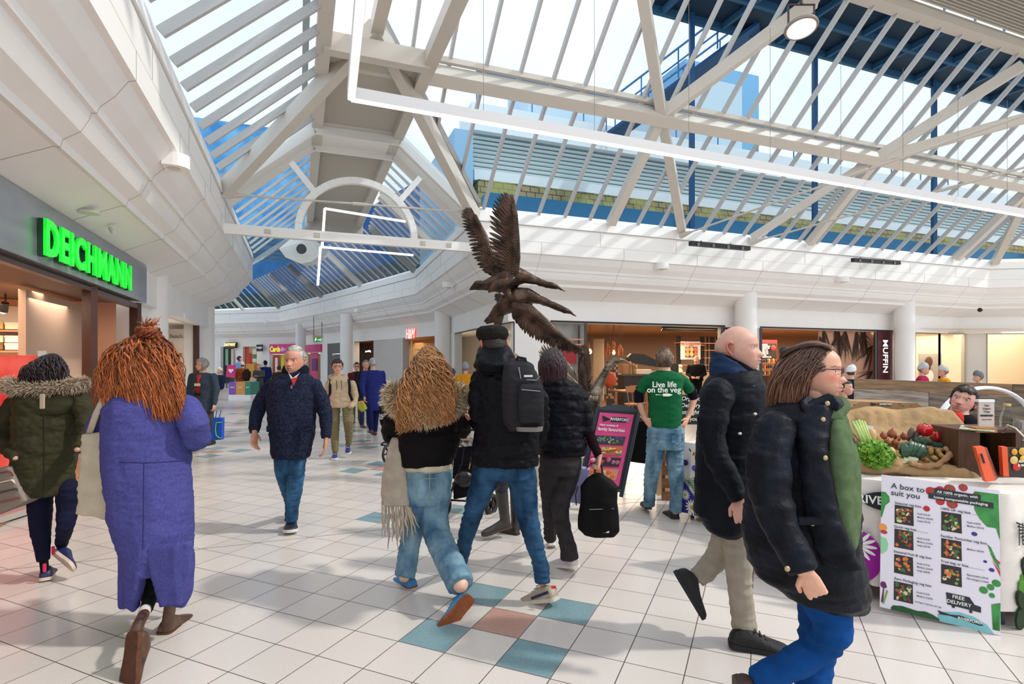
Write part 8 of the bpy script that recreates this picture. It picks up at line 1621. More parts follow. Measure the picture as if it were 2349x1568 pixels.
PTM = mat('potato', '#b88f50', .6, noise=.3, nscale=20)
for k, (px_, py_) in enumerate(((2095, 1040), (2113, 1048), (2135, 1034), (2153, 1036), (2125, 1055), (2143, 1050), (2160, 1046), (2108, 1062), (2172, 1030), (2098, 1056))):
    m = MB(); m.ball(v_(px_, py_, -.13+.02*(py_ < 1045)), (.026, .02, .018), 14, 10, M=Euler((0, k*.7, k)).to_matrix()); veg('potato', 'small yellow potato in the torn paper bag at the right of the crate', 'potato', [('x', m, PTM)], 'potatoes in the torn paper bag')
BETM = mat('beetroot', '#5a4a44', .7, noise=.3)
for q, lab in ((2088, 'dark rough root vegetable left of the peppers'), (2100, 'second dark root leaning behind the broccoli')): veg('root_vegetable', lab, 'vegetable', [('x', lathe_at(v_(q, 996+(q-2088)*.5, .02), (.5, .2, 1), [(.006, -.05), (.018, -.02), (.02, .02), (.012, .05)]), BETM)])
pbg = MB(); pbg.tube([v_(2088, 1062, -.19), v_(2120, 1070, -.2), v_(2150, 1066, -.2), v_(2178, 1045, -.16), v_(2186, 1015, -.06), v_(2180, 1000, -.02)], [.012, .016, .016, .018, .016, .008], 8, round_ends=True); pbg.tube([v_(2095, 1030, -.1), v_(2130, 1026, -.08), v_(2172, 1032, -.1)], [.008, .01, .01], 8)
fuse(pbg, .005, 1, disp=folds(.008, 30, 4, 1)).build('torn_paper_bag', mat('kraft', '#a8805a', .8, noise=.2), smooth=True, label='torn brown paper bag rim around the potatoes', cat='paper bag')
m = MB(); m.prism([v_(1975, 973, .06), v_(2003, 977, .06), v_(2006, 1000, .05), v_(1985, 1005, .05)], (0, .02, 0)); m.build('plastic_pack', mat('pack_grey', '#c9ced2', .4), label='pale printed packet tucked behind the celery', cat='packet')
ct = thing('printed_carton', 'long brown cardboard carton with printed leaves behind the vegetable crate', 'carton', v_(2040, 950, .5)); c5 = lambda px, py: W(px, py, 4.55)
m = MB(); m.prism([c5(1953, 948), c5(2120, 948), c5(2120, 936), c5(2103, 924), c5(1972, 921), c5(1953, 934)], (.0, .35, 0)); bx = [W(1953, 948, 4.55), W(2120, 948, 4.55)]
m.hexa([Vector((bx[0].x, 4.55, TZ)), Vector((bx[1].x, 4.55, TZ)), Vector((bx[1].x, 4.9, TZ)), Vector((bx[0].x, 4.9, TZ)), bx[0], bx[1], bx[1]+Vector((0, .35, 0)), bx[0]+Vector((0, .35, 0))]); m.build('box', mat('carton_brown', '#a8825c', .8, noise=.08), ct)
c6 = lambda px, py: W(px, py, 4.54); m = MB(); m.prism([c6(2017, 925), c6(2020, 923), c6(2042, 924), c6(2049, 927), c6(2042, 930), c6(2020, 930), c6(2017, 928)], (0, .005, 0))
for k in range(4): m.add([c6(2017, 926.5), c6(1996+k, 923+k*2), c6(1997+k, 925+k*2)], [(0, 1, 2)])
m.build('carrot_logo', INK, ct); m = MB(); m.text('RIVERFORD', .02, sign_frame(W(2032, 926.8, 4.53), (1, 0, 0)), .0008, off=.0006); m.build('logo_lettering', wt, ct)
m = MB()
for a_, b_, r_ in ((1986, 942, .012), (1992, 940, .010), (2065, 926, .008), (2072, 930, .008), (1960, 928, .009), (2090, 930, .006)): m.ball(W(a_, b_, 4.54), (r_, .003, r_*.7), 8, 5)
m.build('leaf_print', mat('leaf_dark', '#2f6a35', .7), ct)
wc = thing('display_crate', 'dark wooden crate on its side used as a display stand at the right edge', 'crate', W(2280, 1100, 3.7)); k5 = lambda px, py, d=0: W(px, py, 3.72+d)
OLD = mat('old_crate_wood', '#5a3a22', .6, noise=.4, nscale=5, stretch=(6, 6, 1)); OLDD = mat('old_crate_dark', '#1d120b', .7)
for a_, b_, c_, d_, nm, mt in ((2198, 985, 2340, 992, 'top_board', OLD), (2198, 1092, 2350, 1098, 'bottom_board', OLD), (2198, 992, 2248, 1095, 'side_board', OLD), (2330, 992, 2343, 1098, 'side_board', OLD)): m = MB(); m.prism([k5(a_, b_), k5(c_, b_), k5(c_, d_), k5(a_, d_)], (.05, .32, 0)); m.build(nm, mt, wc)
m = MB(); m.prism([k5(2240, 992, .3), k5(2345, 992, .3), k5(2345, 1098, .3), k5(2240, 1098, .3)], (0, .02, 0)); m.build('back_board', OLDD, wc)
for px_ in (2272, 2300): m = MB(); m.prism([k5(px_, 992, .28), k5(px_+16, 992, .28), k5(px_+16, 1098, .28), k5(px_, 1098, .28)], (0, .01, 0)); m.build('back_slat', mat('slat_dark', '#3a2416', .7), wc)
def book(pts, spine, cov, lab):
    e = thing('cookbook', lab, 'book', pts[0]); m = MB(); m.prism(pts, (.02, .05, 0)); m.build('spine', spine, e); return e
ORG = mat('book_orange', '#e2582a', .5);
e = book([W(2238, 1026, 3.45), W(2257, 1024, 3.45), W(2283, 1102, 3.4), W(2262, 1105, 3.4)], ORG, None, 'orange-spined cookbook leaning inside the crate'); m = MB(); m.prism([W(2257, 1024, 3.45), W(2264, 1026, 3.6), W(2290, 1096, 3.55), W(2283, 1102, 3.4)], (.0, .01, 0)); m.build('cover', mat('book_cover', '#54402e', .5, noise=.6, nscale=30, col2='#b5402a'), e); m = MB(); m.tube([W(2251, 1040, 3.43), W(2258, 1062, 3.41)], .006, 6); m.build('spine_print', INK, e)
e = book([W(2298, 1025, 3.5), W(2311, 1025, 3.5), W(2315, 1093, 3.5), W(2302, 1092, 3.5)], ORG, None, 'orange cookbook with pumpkins on its cover at the right edge'); m = MB(); m.prism([W(2311, 1025, 3.5), W(2400, 1030, 3.5), W(2400, 1100, 3.5), W(2315, 1093, 3.5)], (.0, .02, 0)); cvb = m.build('cover', mat('cover_dark', '#2a2420', .5), e)
for px_, py_, r_, c_ in ((2327, 1036, .020, '#d99a2f'), (2345, 1035, .024, '#cfa848'), (2326, 1055, .026, '#d8b870'), (2347, 1052, .022, '#e2b53a'), (2332, 1070, .026, '#c8281f')): m = MB(); m.ball(W(px_, py_, 3.495), (r_, .006, r_), 14, 8); m.build('pumpkin_picture', mat('pk'+c_[1:], c_, .5), cvb, smooth=True)
m = MB(); m.text('AUTUMN', .02, sign_frame(W(2352, 1058, 3.485), (1, 0, 0)), .0008, off=.0006); m.text('& WINTER', .02, sign_frame(W(2352, 1067, 3.485), (1, 0, 0)), .0008, off=.0006); m.build('title_lettering', wt, cvb)
e = thing('table_sign', 'upright frosted table sign on a wooden foot', 'sign', W(2265, 985, 3.75)); m = MB(); m.prism([W(2246, 918, 3.75), W(2281, 918, 3.75), W(2281, 985, 3.75), W(2246, 985, 3.75)], (0, .012, 0)); m.build('panel', mat('panel_pale', '#cbbcb4', .3), e)
m = MB(); m.prism([W(2245, 916, 3.74), W(2282, 916, 3.74), W(2282, 922, 3.74), W(2245, 922, 3.74)], (0, .03, 0)); m.build('top_edge', mat('panel_edge', '#e8e8ee', .3), e); m = MB(); m.prism([W(2240, 980, 3.70), W(2288, 980, 3.70), W(2288, 992, 3.70), W(2240, 992, 3.70)], (0, .1, 0)); m.build('foot', mat('foot_wood', '#a8764c', .6), e)
m = MB()
for k, t_ in enumerate(('Take', 'Organic', 'Today')): m.text(t_, .017, sign_frame(W(2264, 930+k*7, 3.745), (1, 0, 0)), .0006, off=.0002)
m.text('RIVERFORD', .016, sign_frame(W(2264, 953, 3.745), (1, 0, 0)), .0006, off=.0012); m.text('scan to order', .012, sign_frame(W(2264, 962, 3.745), (1, 0, 0)), .0006, off=.0002); m.build('lettering', INK, e)
m = MB(); m.add([W(2200, 984, 3.7), W(2283, 992, 3.62), W(2275, 984, 3.85), W(2205, 974, 3.85)], [(0, 1, 2, 3)]); m.prism([W(2200, 984, 3.7), W(2283, 991, 3.62), W(2278, 984, 3.85), W(2205, 976, 3.85)], (0, 0, .006)); m.build('leaflets', mat('leaflet', '#cfc3b4', .6, noise=.4, nscale=60, col2='#7a9a6a'), label='printed leaflets spread on the crate top below the table sign', cat='leaflet')
e = thing('glass_bottle', 'clear glass milk bottle with gold cap near the right edge', 'bottle', W(2309, 990, 3.85)); c = W(2310, 990, 3.85); m = MB(); m.lathe([(.040, 0), (.044, .01), (.044, .09), (.034, .13), (.018, .165), (.018, .185)], 24, Matrix.Translation(c)); m.build('bottle_body', glass_mat('bottle_glass', (.88, .92, .93), .35, .05), e, smooth=40); m = MB(); m.lathe([(.022, .18), (.023, .19), (.022, .195)], 20, Matrix.Translation(c)); m.build('cap', mat('gold_cap', '#cdb26a', .4, metal=.4), e)
e = thing('camera_strap_bag', 'pale strap and small grey case lying at the right edge of the table', 'bag', W(2340, 1000, 3.7)); m = MB(); m.tube([W(2300, 992, 3.75), W(2312, 974, 3.72), W(2330, 982, 3.68), W(2352, 1004, 3.64), W(2370, 1020, 3.6)], .012, 8, flat=.4); m.build('strap', mat('strap_pale', '#c2b8a6', .8), e, smooth=True); m = MB(); m.box(W(2345, 975, 3.75), (.08, .06, .06), bev=.01); m.build('case', mat('case_grey', '#8f8684', .5), e)
bs = thing('wooden_screen', 'reclaimed timber plank screen behind the stall', 'screen', (4.4, 6.9, 0)); sa, sb = W(1962, 868, 7.0), W(2349, 882, 5.3); sdir = (sb-sa).normalized(); sb = sb+sdir*1.5
WD = [mat('plank_a', '#a5835f', .75, noise=.45, nscale=3, stretch=(1.2, 1.2, 12), col2='#7d6a58'), mat('plank_b', '#93877a', .8, noise=.4, nscale=3, stretch=(1.2, 1.2, 12), col2='#645a52'), mat('plank_c', '#7d6f62', .8, noise=.5, nscale=3, stretch=(1, 1, 14), col2='#b5aca2'), mat('plank_d', '#8a7460', .8, noise=.45, nscale=3, stretch=(1, 1, 12), col2='#5c4c40')]
z1 = sa.z
hs_ = [.125, .20, .22, .24, .26, .25]; zc = 0
random.seed(2)
for k, h_ in enumerate(hs_):
    for j, (f0, f1) in enumerate((((0, .52), (.52, 1)) if k % 2 == 0 else ((0, .28), (.28, .8), (.8, 1)))):
        a, b = sa.lerp(sb, f0), sa.lerp(sb, f1-.002); m = MB(); m.bar(Vector((a.x, a.y, z1-zc-h_/2)), Vector((b.x, b.y, z1-zc-h_/2)), .04+.006*((k+j) % 2), h_-.004); m.build('plank', WD[(0 if (k == 0 and j == 0) else (k+j*2) % 3+1)], bs)
    zc += h_
hp_ = thing('white_hoop', 'large white curved hoop leaning against the timber screen', 'hoop', W(2255, 985, 5.2)); m = MB(); m.tube([W(2262+math.cos(a)*112, 985-math.sin(a)*96, 5.0+.15*math.cos(a)) for a in (math.pi*(-.3+1.6*k/40) for k in range(41))], .028, 12, flat=.6); m.build('ring', mat('hoop_white', '#eef0f4', .35), hp_, smooth=True)
m = MB(); m.tube([W(2172, 1040, 5.05), W(2170, 1090, 5.05)], .02, 8); m.build('stand', mat('hoop_white', '#eef0f4', .35), hp_)
m = MB(); m.prism([W(1930, 942, 4.7), W(1962, 942, 4.7), W(1962, 946, 4.7), W(1930, 946, 4.7)], (0, .3, 0)); m.build('tablet', mat('tablet_white', '#d9dde2', .4), label='thin white tablet lying at the left end of the stall', cat='tablet')
m = MB(); m.prism([W(1908, 905, 4.8), W(1925, 900, 4.8), W(1940, 912, 4.8), W(1940, 950, 4.8), W(1910, 950, 4.8)], (0, .2, 0)); m.build('open_carton', mat('carton_brown', '#a8825c', .8), label='open brown carton flap showing beside the jumper collar', cat='carton')
# == people further off
def bg(label, px, Y, ztop, yaw, top, bottom, hair, hem=.75, skin='#d3a088', arms='down', stride=.0, hat=None, style='short', seat=False, wid=1.0, lod=2, shoes='#26211f', puff=False, brow='#3a2c26', glasses=False, ears=1, mid=None, long_=.0, turn=0):
    g = W(px, 828, Y); H = ztop; s = H/1.70 if not seat else 1.0; ang = math.degrees(math.atan2(g.x, Y))
    root = thing('person', label, 'person', (g.x, Y, 0)); Rz = hvec(yaw-ang); M = Matrix.Translation((g.x, Y, 0)) @ Rz.to_4x4() @ Matrix.Scale(s, 4)
    vx = .014 if lod == 2 else .022; zs = -.42 if seat else 0
    L = lambda x, y, z: M @ Vector((x, y, z))
    def el(cx, cy, cz, a, b, n=20): return [L(cx+a*math.cos(q), cy+b*math.sin(q), cz) for q in (2*math.pi*i/n for i in range(n))]
    body = MB(); coat = MB(); w = wid
    secs = [(1.44, .07, .06), (1.42, .15*w, .09), (1.37, .20*w, .115), (1.25, .205*w, .13), (1.05, .19*w, .13), (.92, .19*w*1.03, .135)]
    z = .80
    while z > hem: secs.append((z, .2*w, .145)); z -= .12
    secs.append((hem, .205*w, .15))
    if seat: secs = [q for q in secs if q[0] > .88]
    coat.rings([el(0, 0, q[0]+zs, q[1], q[2]) for q in secs]); body.rings([el(0, 0, q[0]+zs, q[1]*.8, q[2]*.8) for q in secs])
    hs = []
    for sx in (-1, 1):
        if arms == 'down': P_ = [(sx*.19*w, 0, 1.36), (sx*.245*w, .0, 1.12), (sx*.25*w, .06, .88)]; hd = (0, .15, -1)
        elif arms == 'phone': P_ = [(sx*.19*w, 0, 1.36), (sx*.24*w, .02, 1.12), (sx*.08, .26, 1.10)]; hd = (-sx*.3, .8, .3)
        elif arms == 'swing': P_ = [(sx*.19*w, 0, 1.36), (sx*.25*w, sx*.06, 1.12), (sx*.24*w, sx*.2, .90)]; hd = (0, sx*.4, -1)
        else: P_ = [(sx*.19*w, 0, 1.36), (sx*.24*w, .0, 1.12), (sx*.14, .22, 1.02)]; hd = (-sx*.6, .7, -.1)
        P_ = [L(q[0], q[1], q[2]+zs) for q in P_]; coat.tube(P_, [.065*s*w, .055*s*w, .042*s], 10, round_ends=True); body.tube(P_, [.04*s, .035*s, .03*s], 8, round_ends=True)
        d_ = Rz @ Vector(hd);
        if lod == 2: hs.append(hand(P_[-1]+d_*.02, d_, Rz @ Vector((-sx, 0, 0)), sx*-1, s*.95, .5, 3))
        else: body.tube([P_[-1], P_[-1]+d_*.09*s, P_[-1]+d_*.15*s], [.03*s, .035*s, .02*s], 8)
    leg = MB()
    for sx in (-1, 1):
        st_ = stride*sx
        if seat: P_ = [(sx*.09, .0, .50), (sx*.11, .42, .50), (sx*.11, .44, .10)]
        else: P_ = [(sx*.09, 0, .88), (sx*.095, st_*.35+.03*abs(stride), .48), (sx*.09, st_*(.6), .10+(.08 if st_ < -.05 else 0))]
        Q = [L(*q) for q in P_]; leg.tube(Q, [.095*s*w, .07*s, .055*s], 10, round_ends=True); body.tube(Q, [.06*s, .05*s, .04*s], 8, round_ends=True)
        m = MB(); a = P_[-1]; up_ = .08 if (st_ < -.05 and not seat) else 0
        m.rings([[L(a[0]+hw*math.cos(q), a[1]-.07+yy, max(.002, up_+ (ht/2)*(1+math.sin(q)))) for q in (2*math.pi*i/10 for i in range(10))] for yy, hw, ht in ((0, .03, .08), (.05, .042, .11), (.13, .045, .08), (.22, .045, .055), (.27, .02, .03))]); m.build('shoe', shoemat(shoes), root, smooth=True)
    fuse(leg, vx, 2, folds(.004, 10, 2)).build('trousers', cloth('tr_'+bottom[1:], bottom, .9), root, smooth=True)
    fuse(coat, vx, 2, (puffer(.11*s, .010, 3) if puff else folds(.006, 8, int(px) % 9))).build('coat', cloth('co_'+top[1:], top, .85), root, smooth=True)
    if mid:
        m = MB(); m.rings([el(0, .085, zz_+zs, .055, .055, 10) for zz_ in (1.40, 1.2, 1.0)]); m.build('jumper', cloth('mi_'+mid[1:], mid, .9), root, smooth=True)
    Hh = .235; c = L(0, .025, 1.585+zs); body.tube([L(0, 0, 1.38+zs), L(0, .01, 1.54+zs)], .055*s, 10); o = dict(skin=skin, brow=brow, ears=ears, flush=.5)
    Rh = hvec(yaw-ang+turn, 0)
    hb = Hh*s; b = fuse(body, vx*1.4, 1); sk = srgb(skin); cols = [sk]*len(b.v); hm_, hc_ = head(c, Rh, hb, o, 2 if lod == 2 else 3); b.add(hm_.v, hm_.f); cols += [tuple(q) for q in hc_]
    for hd in hs: b.add(hd.v, hd.f); cols += [sk]*len(hd.v)
    C4 = np.ones((len(cols), 4)); C4[:, :3] = np.array(cols); b.build('body', SKIN, root, smooth=True, cols=C4)
    hmm = {'short': lambda x, y, z: np.where(y > .05, z-.27, np.where(y > -.06, z-.0, z+.25)), 'bob': lambda x, y, z: np.where((y > .16) & (z < .25), -1.0, z+.42), 'long': lambda x, y, z: np.where((y > .16) & (z < .25), -1.0, z+.5)}[style]
    hmat_ = mat('hr_'+hair[1:], hair, .6, noise=.5, nscale=30, stretch=(1, 1, .35))
    haircap(c, Rh, hb, o, hmm, .05 if style == 'short' else .08, hmat_, root, 2 if lod == 2 else 3, 2, tufts=(90 if lod == 2 else 0), tlen=.12)
    if long_:
        m = MB(); m.rings([[c+Rh @ Vector((a_*math.cos(q), -.06+.05*math.sin(q), zz_)) for q in (2*math.pi*i/12 for i in range(12))] for a_, zz_ in ((.07*s, .05), (.10*s, -.08), (.09*s, -long_*.7), (.04*s, -long_))]); fuse(m, .01, 1, drape(.012, 25, 3)).build('long_hair', hmat_, root, smooth=True)
    if hat:
        m = MB(); k = s; pr = [(.083, .103, -.01), (.092, .112, .0), (.093, .113, .035), (.088, .105, .075), (.065, .078, .115), (.02, .025, .135)]
        m.rings([[c+Rh @ (Vector((a_*math.cos(q), b_*math.sin(q)-.012, zz_+.035+.25*(-(b_*math.sin(q)))*0+.02*math.sin(q)))*k) for q in (2*math.pi*i/20 for i in range(20))] for a_, b_, zz_ in pr])
        if hat[1] == 'pom': m.ball(c+Rh @ (Vector((-.03, -.03, .16))*k), .032*k, 12, 8)
        fuse(m, .008, 1, folds(.003, 30, 2, 1)).build('beanie', cloth('hat_'+hat[0][1:], hat[0], .95), root, smooth=True)
    if glasses:
        m = MB()
        for sx in (-1, 1): m.ball(c+Rh @ Vector((sx*.032*s, .098*s, .006*s)), (.024*s, .008, .017*s), 12, 8)
        m.build('sunglasses', BLACK, root)
    return root, L, Rz
zt = lambda py, Y: CH+(HZ-py)/F*Y
r_, L_, Rz_ = bg('grey-haired person in a slate anorak over a striped jumper, holding a bright blue shopping bag', 466, 9.8, zt(822, 9.8), -40, '#3a4656', '#4d4a48', '#9a958f', hem=.72, wid=1.15, style='bob', stride=.2, mid='#b03a34', turn=-25)
for k, c_ in enumerate(('#d8ccb8', '#8f2a2a', '#1d1f2c')): m = MB(); m.box(L_(0, .145, 1.22-k*.09), (.10, .012, .045), Matrix.Identity(4)); m.build('jumper_stripe', cloth('js'+c_[1:], c_, .9), r_)
e = thing('shopping_bag', 'bright blue fabric shopping bag with green piped oval pocket', 'bag', W(497, 1011, 9.7)); y_ = 9.6; m = MB(); m.prism([W(483, 1010, y_), W(508, 1008, y_), W(509, 958, y_), W(488, 958, y_)], (0, .09, 0)); m.build('pouch', mat('bag_blue', '#0f4fc0', .6, noise=.15), e)
m = MB(); m.tube([W(x, y, y_-.012) for x, y in ((496, 969), (494, 985), (496, 998), (503, 1004), (508, 1003))], .008, 6); m.tube([W(496, 969, y_-.012), W(508, 968, y_-.012)], .008, 6); m.build('green_piping', mat('piping_green', '#5ad06a', .5), e)
for x in (494, 503): m = MB(); m.tube([W(x, 958, y_), W(x+3, 945, y_), W(x+4, 940, y_)], .008, 6); m.build('handle', mat('bag_blue', '#0f4fc0', .6), e)
r_, L_, Rz_ = bg('grey-haired woman in a royal blue hooded coat and navy trousers walking away', 856, 11.6, zt(821, 11.6), 196, '#232a6a', '#1a2150', '#a9adb2', hem=.56, wid=1.05, stride=.28, arms='swing', shoes='#5a2f36', turn=-25)
e = thing('carrier_bag', 'lime green and orange carrier bag in the hand of the blue-coated woman', 'bag', W(828, 944, 11.3)); m = MB(); m.prism([W(820, 922, 11.2), W(832, 919, 11.2), W(839, 938, 11.2), W(830, 945, 11.2), (W(822, 940, 11.2))], (0, .12, 0)); fuse(m, .012, 2, folds(.01, 14, 2)).build('pouch', mat('bag_lime', '#4fd03a', .5, noise=.5, nscale=6, col2='#d87a3a'), e, smooth=True)
bg('man in glasses and a black padded jacket facing the blue-coated woman', 838, 13.2, zt(826, 13.2), 25, '#1f1d22', '#27314a', '#8a7d74', hem=.78, arms='fold', wid=1.1, mid='#2a4a3a', shoes='#5a3a26')
bg('woman in dark sunglasses and a maroon jacket with green patterned trousers', 818, 14.2, zt(831, 14.2), 5, '#5a1f28', '#5c6648', '#241a1a', hem=.9, glasses=True, wid=.95, mid='#c9c4cc')
bg('person seen from behind in a mustard yellow coat and light grey beanie', 1068, 13.0, zt(835, 13.0), 184, '#d08a1e', '#15151a', '#8a8580', hem=.62, hat=('#8f9499', ''), wid=1.05)
bg('short person in a dark grey beanie and green coat beside the mustard coat', 1038, 13.6, zt(849, 13.6), 175, '#25382c', '#2a2a30', '#6a625c', hat=('#4c4f58', ''), lod=2)
bg('child with long straight light brown hair between the two walkers', 1054, 12.0, zt(872, 12.0), 190, '#20222c', '#2a2c3a', '#8a6f52', style='long', long_=.24, lod=2)
bg('person in a rust brown coat with dark backpack and cream bobble hat, seen from behind', 556, 24.5, zt(832, 24.5), 175, '#8f4a22', '#3a2a22', '#4a3428', hat=('#d8ccb8', 'pom'), hem=.55, wid=1.2, lod=3)
m = MB(); m.box(W(566, 860, 24.28), (.34, .24, .5), bev=.08); m.build('backpack', cloth('far_pack', '#2c2426', .8), label='dark backpack on the rust brown coat', cat='backpack')
bg('dark-haired person in a pale blue top talking by the dark shop', 548, 26.5, zt(817, 26.5), 60, '#7f9cc9', '#2a2c34', '#2c1d18', style='bob', lod=3)
r_, L_, Rz_ = bg('fair-haired woman in a long grey puffer coat looking at her phone', 594, 23.6, zt(836, 23.6), -25, '#4a4c48', '#1c1c20', '#b08f6a', hem=.45, arms='phone', puff=True, wid=1.15, style='bob', lod=3)
m = MB(); m.prism([W(573, 866, 23.4), W(587, 868, 23.4), W(586, 876, 23.4), W(578, 879, 23.4)], (0, .1, 0)); m.build('handbag', mat('bag_cream', '#cfc7ba', .6), label='cream shoulder bag beside the grey puffer coat', cat='bag')
bg('person in a navy coat and dark hat behind the grey puffer coat', 609, 25.5, zt(829, 25.5), 200, '#1c2a5e', '#22242c', '#1c1a1a', hat=('#1c1c20', ''), lod=3, wid=1.1)
bg('person in a dark brown coat half hidden behind the grey-haired man', 640, 19.0, zt(838, 19.0), 170, '#3a322c', '#2a2a2e', '#3a2c26', lod=3)
bg('seated person in a navy jacket facing left by the block', 505, 22.5, zt(855, 22.5), -60, '#1d2740', '#3a2a5a', '#b8a88f', seat=True, lod=3, hat=('#d8ccb8', ''))
m = MB(); q = W(507, 828, 22.6); m.box((q.x, 22.7, .22), (1.1, .5, .44), bev=.02); m.build('bench', mat('bench_white', '#d8d4cf', .5), label='low pale bench under the seated person on the left', cat='bench')
bg('cafe worker in a black shirt standing behind the counter', 1597, 18.6, zt(817, 18.6), -5, '#0d0d10', '#15151a', '#a8988c', hem=.9, arms='fold', wid=1.15)
bg('person in a pale bobble hat and crimson coat beyond the timber screen', 2116, 11.5, zt(837, 11.5), 75, '#a01a48', '#2a2a30', '#8a7a70', hat=('#b9bcc0', 'pom'), lod=2)
bg('person in a pale grey beanie and orange-yellow coat beyond the timber screen', 2166, 11.5, zt(842, 11.5), -70, '#e09a22', '#2a2a30', '#8a7a70', hat=('#c4c4c4', ''), lod=2)
bg('person in a charcoal beanie just showing over the timber screen', 2246, 11.0, zt(855, 11.0), -60, '#4a4c52', '#2a2a30', '#6a625c', hat=('#6f7276', ''), lod=2)
bg('person in a cream waistcoat with navy sleeves and white cap near the screen end', 1952, 10.5, zt(842, 10.5), 150, '#1d2338', '#26282c', '#4a3a30', hat=('#d8dade', ''), lod=2, mid='#d8cdb0')
bg('seated person in a charcoal top beside the pink chair behind the stall', 1934, 8.4, zt(872, 8.4), 80, '#4a4a52', '#5a3a8a', '#3a2a24', seat=True, lod=2)
m = MB(); q = W(1932, 828, 8.5); m.box((q.x, 8.5, .22), (.45, .45, .44), bev=.03); m.box((q.x-.1, 8.75, .6), (.4, .06, .5), bev=.03); m.build('pink_chair', mat('chair_pink', '#c93060', .6), label='pink padded chair behind the left end of the stall', cat='chair')
f = Fig('person', 'person in tall dark rubber boots walking behind the man in the flat cap', (1170, 1228), lod=2); R = f.R(-70); hc = f.w(1170, 840)
c = MB(); f.trunk(c, [(872, 1150, 1196, .10), (890, 1132, 1212, .13), (930, 1132, 1214, .14), (1000, 1134, 1212, .14), (1060, 1134, 1212, .14)]); f.limb(c, [(1140, 900, -.1, 16), (1130, 950, -.12, 14), (1118, 985, -.1, 12)]); f.part('coat', c, cloth('boots_coat', '#2c3038', .8), disp=folds(.006, 8, 3))
t = MB(); f.limb(t, [(1160, 1040, -.08, 22), (1152, 1100, -.08, 17), (1150, 1130, -.08, 14)]); f.limb(t, [(1186, 1040, .08, 22), (1184, 1100, .08, 17), (1184, 1130, .08, 14)]); f.part('trousers', t, cloth('boots_leg', '#3b3a40', .85), disp=folds(.005, 9, 3))
RUB = mat('rubber', '#3d3733', .35, noise=.3, nscale=12)
t = MB(); f.limb(t, [(1148, 1100, -.08, 16), (1152, 1140, -.08, 14.5), (1157, 1180, -.06, 12), (1160, 1205, -.04, 13)], core=False); f.part('boot_shaft', t, RUB); t = MB(); f.limb(t, [(1184, 1100, .08, 16), (1184, 1140, .08, 14.5), (1184, 1185, .06, 12.5), (1184, 1215, .06, 13)], core=False); f.part('boot_shaft', t, RUB)
f.shoe((1172, 1208, -.04), (1126, 1222, -.10), RUB, mat('rubber_sole', '#4a3a30', .7), name='boot', up=(.25, 0, 1), L=.27); f.shoe((1190, 1230, .02), (1152, 1222, .12), RUB, mat('rubber_sole', '#4a3a30', .7), name='boot', L=.27)
f.body.tube([f.w(1170, 890), f.w(1170, 855)], .055, 10); f.finish('#d3a088', (hc, R, .235, dict(skin='#d3a088', ears=0)), []); haircap(hc, R, .235, dict(), lambda x, y, z: np.where((y > .16) & (z < .25), -1.0, z+.42), .06, mat('hair_brown', '#5a4336'), f.root, 2)
# ---- pushchairs
TYRE = mat('tyre', '#221e1d', .7, bump=.3, bscale=60); PAT = mat('patterned_fabric', '#d9d6d2', .8, noise=1, nscale=38, col2='#17151a'); FR = mat('pram_frame', '#1b1b1f', .35, metal=.4); PF = cloth('pram_fabric', '#141217', .8); REDM = mat('pram_red', '#b81f2a', .4)
def wheel(c, r, ax, parent, w=.045):
    ax = Vector(ax).normalized(); Mq = ax.to_track_quat('Z', 'Y').to_matrix().to_4x4(); Mq.translation = c
    m = MB(); R_ = []
    for k in range(28):
        a = 2*math.pi*k/28; ctr = Vector((math.cos(a), math.sin(a), 0))*(r-w/2); R_.append([Mq @ (ctr+Vector((math.cos(a), math.sin(a), 0))*(w/2*math.cos(b))+Vector((0, 0, w/2*math.sin(b)))) for b in (2*math.pi*i/10 for i in range(10))])
    R_.append(R_[0]); m.rings(R_, caps=False); wo = m.build('wheel', TYRE, parent, smooth=True)
    m = MB(); m.lathe([(.03, -.025), (.03, .025)], 14, Mq)
    for k in range(6): a = math.pi*k/3; m.bar(Mq.translation, Mq @ Vector((math.cos(a)*(r-w), math.sin(a)*(r-w), 0)), .014, .02)
    m.build('spokes', FR, wo)
ps = thing('pushchair', 'black pushchair with patterned seat, basket and big wheels between the walkers', 'pushchair', (G(1040, 1190).x, 5.5, 0)); q = lambda px, py, d=0: W(px, py, 5.5+d)
wheel(q(1016, 1160), .13, (.85, -.5, 0), ps, .05); wheel(W(1127, 1157, 5.75), .115, (.85, -.5, 0), ps, .05); wheel(W(1150, 1150, 6.3), .115, (.85, -.5, 0), ps, .04)
m = MB(); m.prism([q(1036, 1106), q(1084, 1100), q(1084, 1136), q(1040, 1146)], (.12, .38, 0)); fuse(m, .012, 3, folds(.006, 12, 3)).build('basket', PF, ps, smooth=True)
m = MB(); m.prism([q(1040, 1012), q(1086, 1012), q(1082, 1098), q(1036, 1098)], (.1, .25, 0)); so_ = fuse(m, .012, 2, folds(.006, 10, 5)).build('seat', PF, ps, smooth=True)
m = MB(); m.prism([q(1042, 1008, -.02), q(1086, 1008, -.02), q(1086, 1022, -.02), q(1042, 1026, -.02)], (0, .03, 0)); m.prism([q(1032, 1045, -.02), q(1041, 1040, -.02), q(1040, 1070, -.02), q(1033, 1072, -.02)], (0, .03, 0)); m.build('patterned_panel', PAT, so_)
m = MB(); m.tube([q(1043, 1007, -.03), q(1087, 1007, -.03), q(1083, 1040, -.03), q(1076, 1075, -.03)], .006, 6); m.build('piping', mat('pram_tan', '#b08a64', .5), so_)
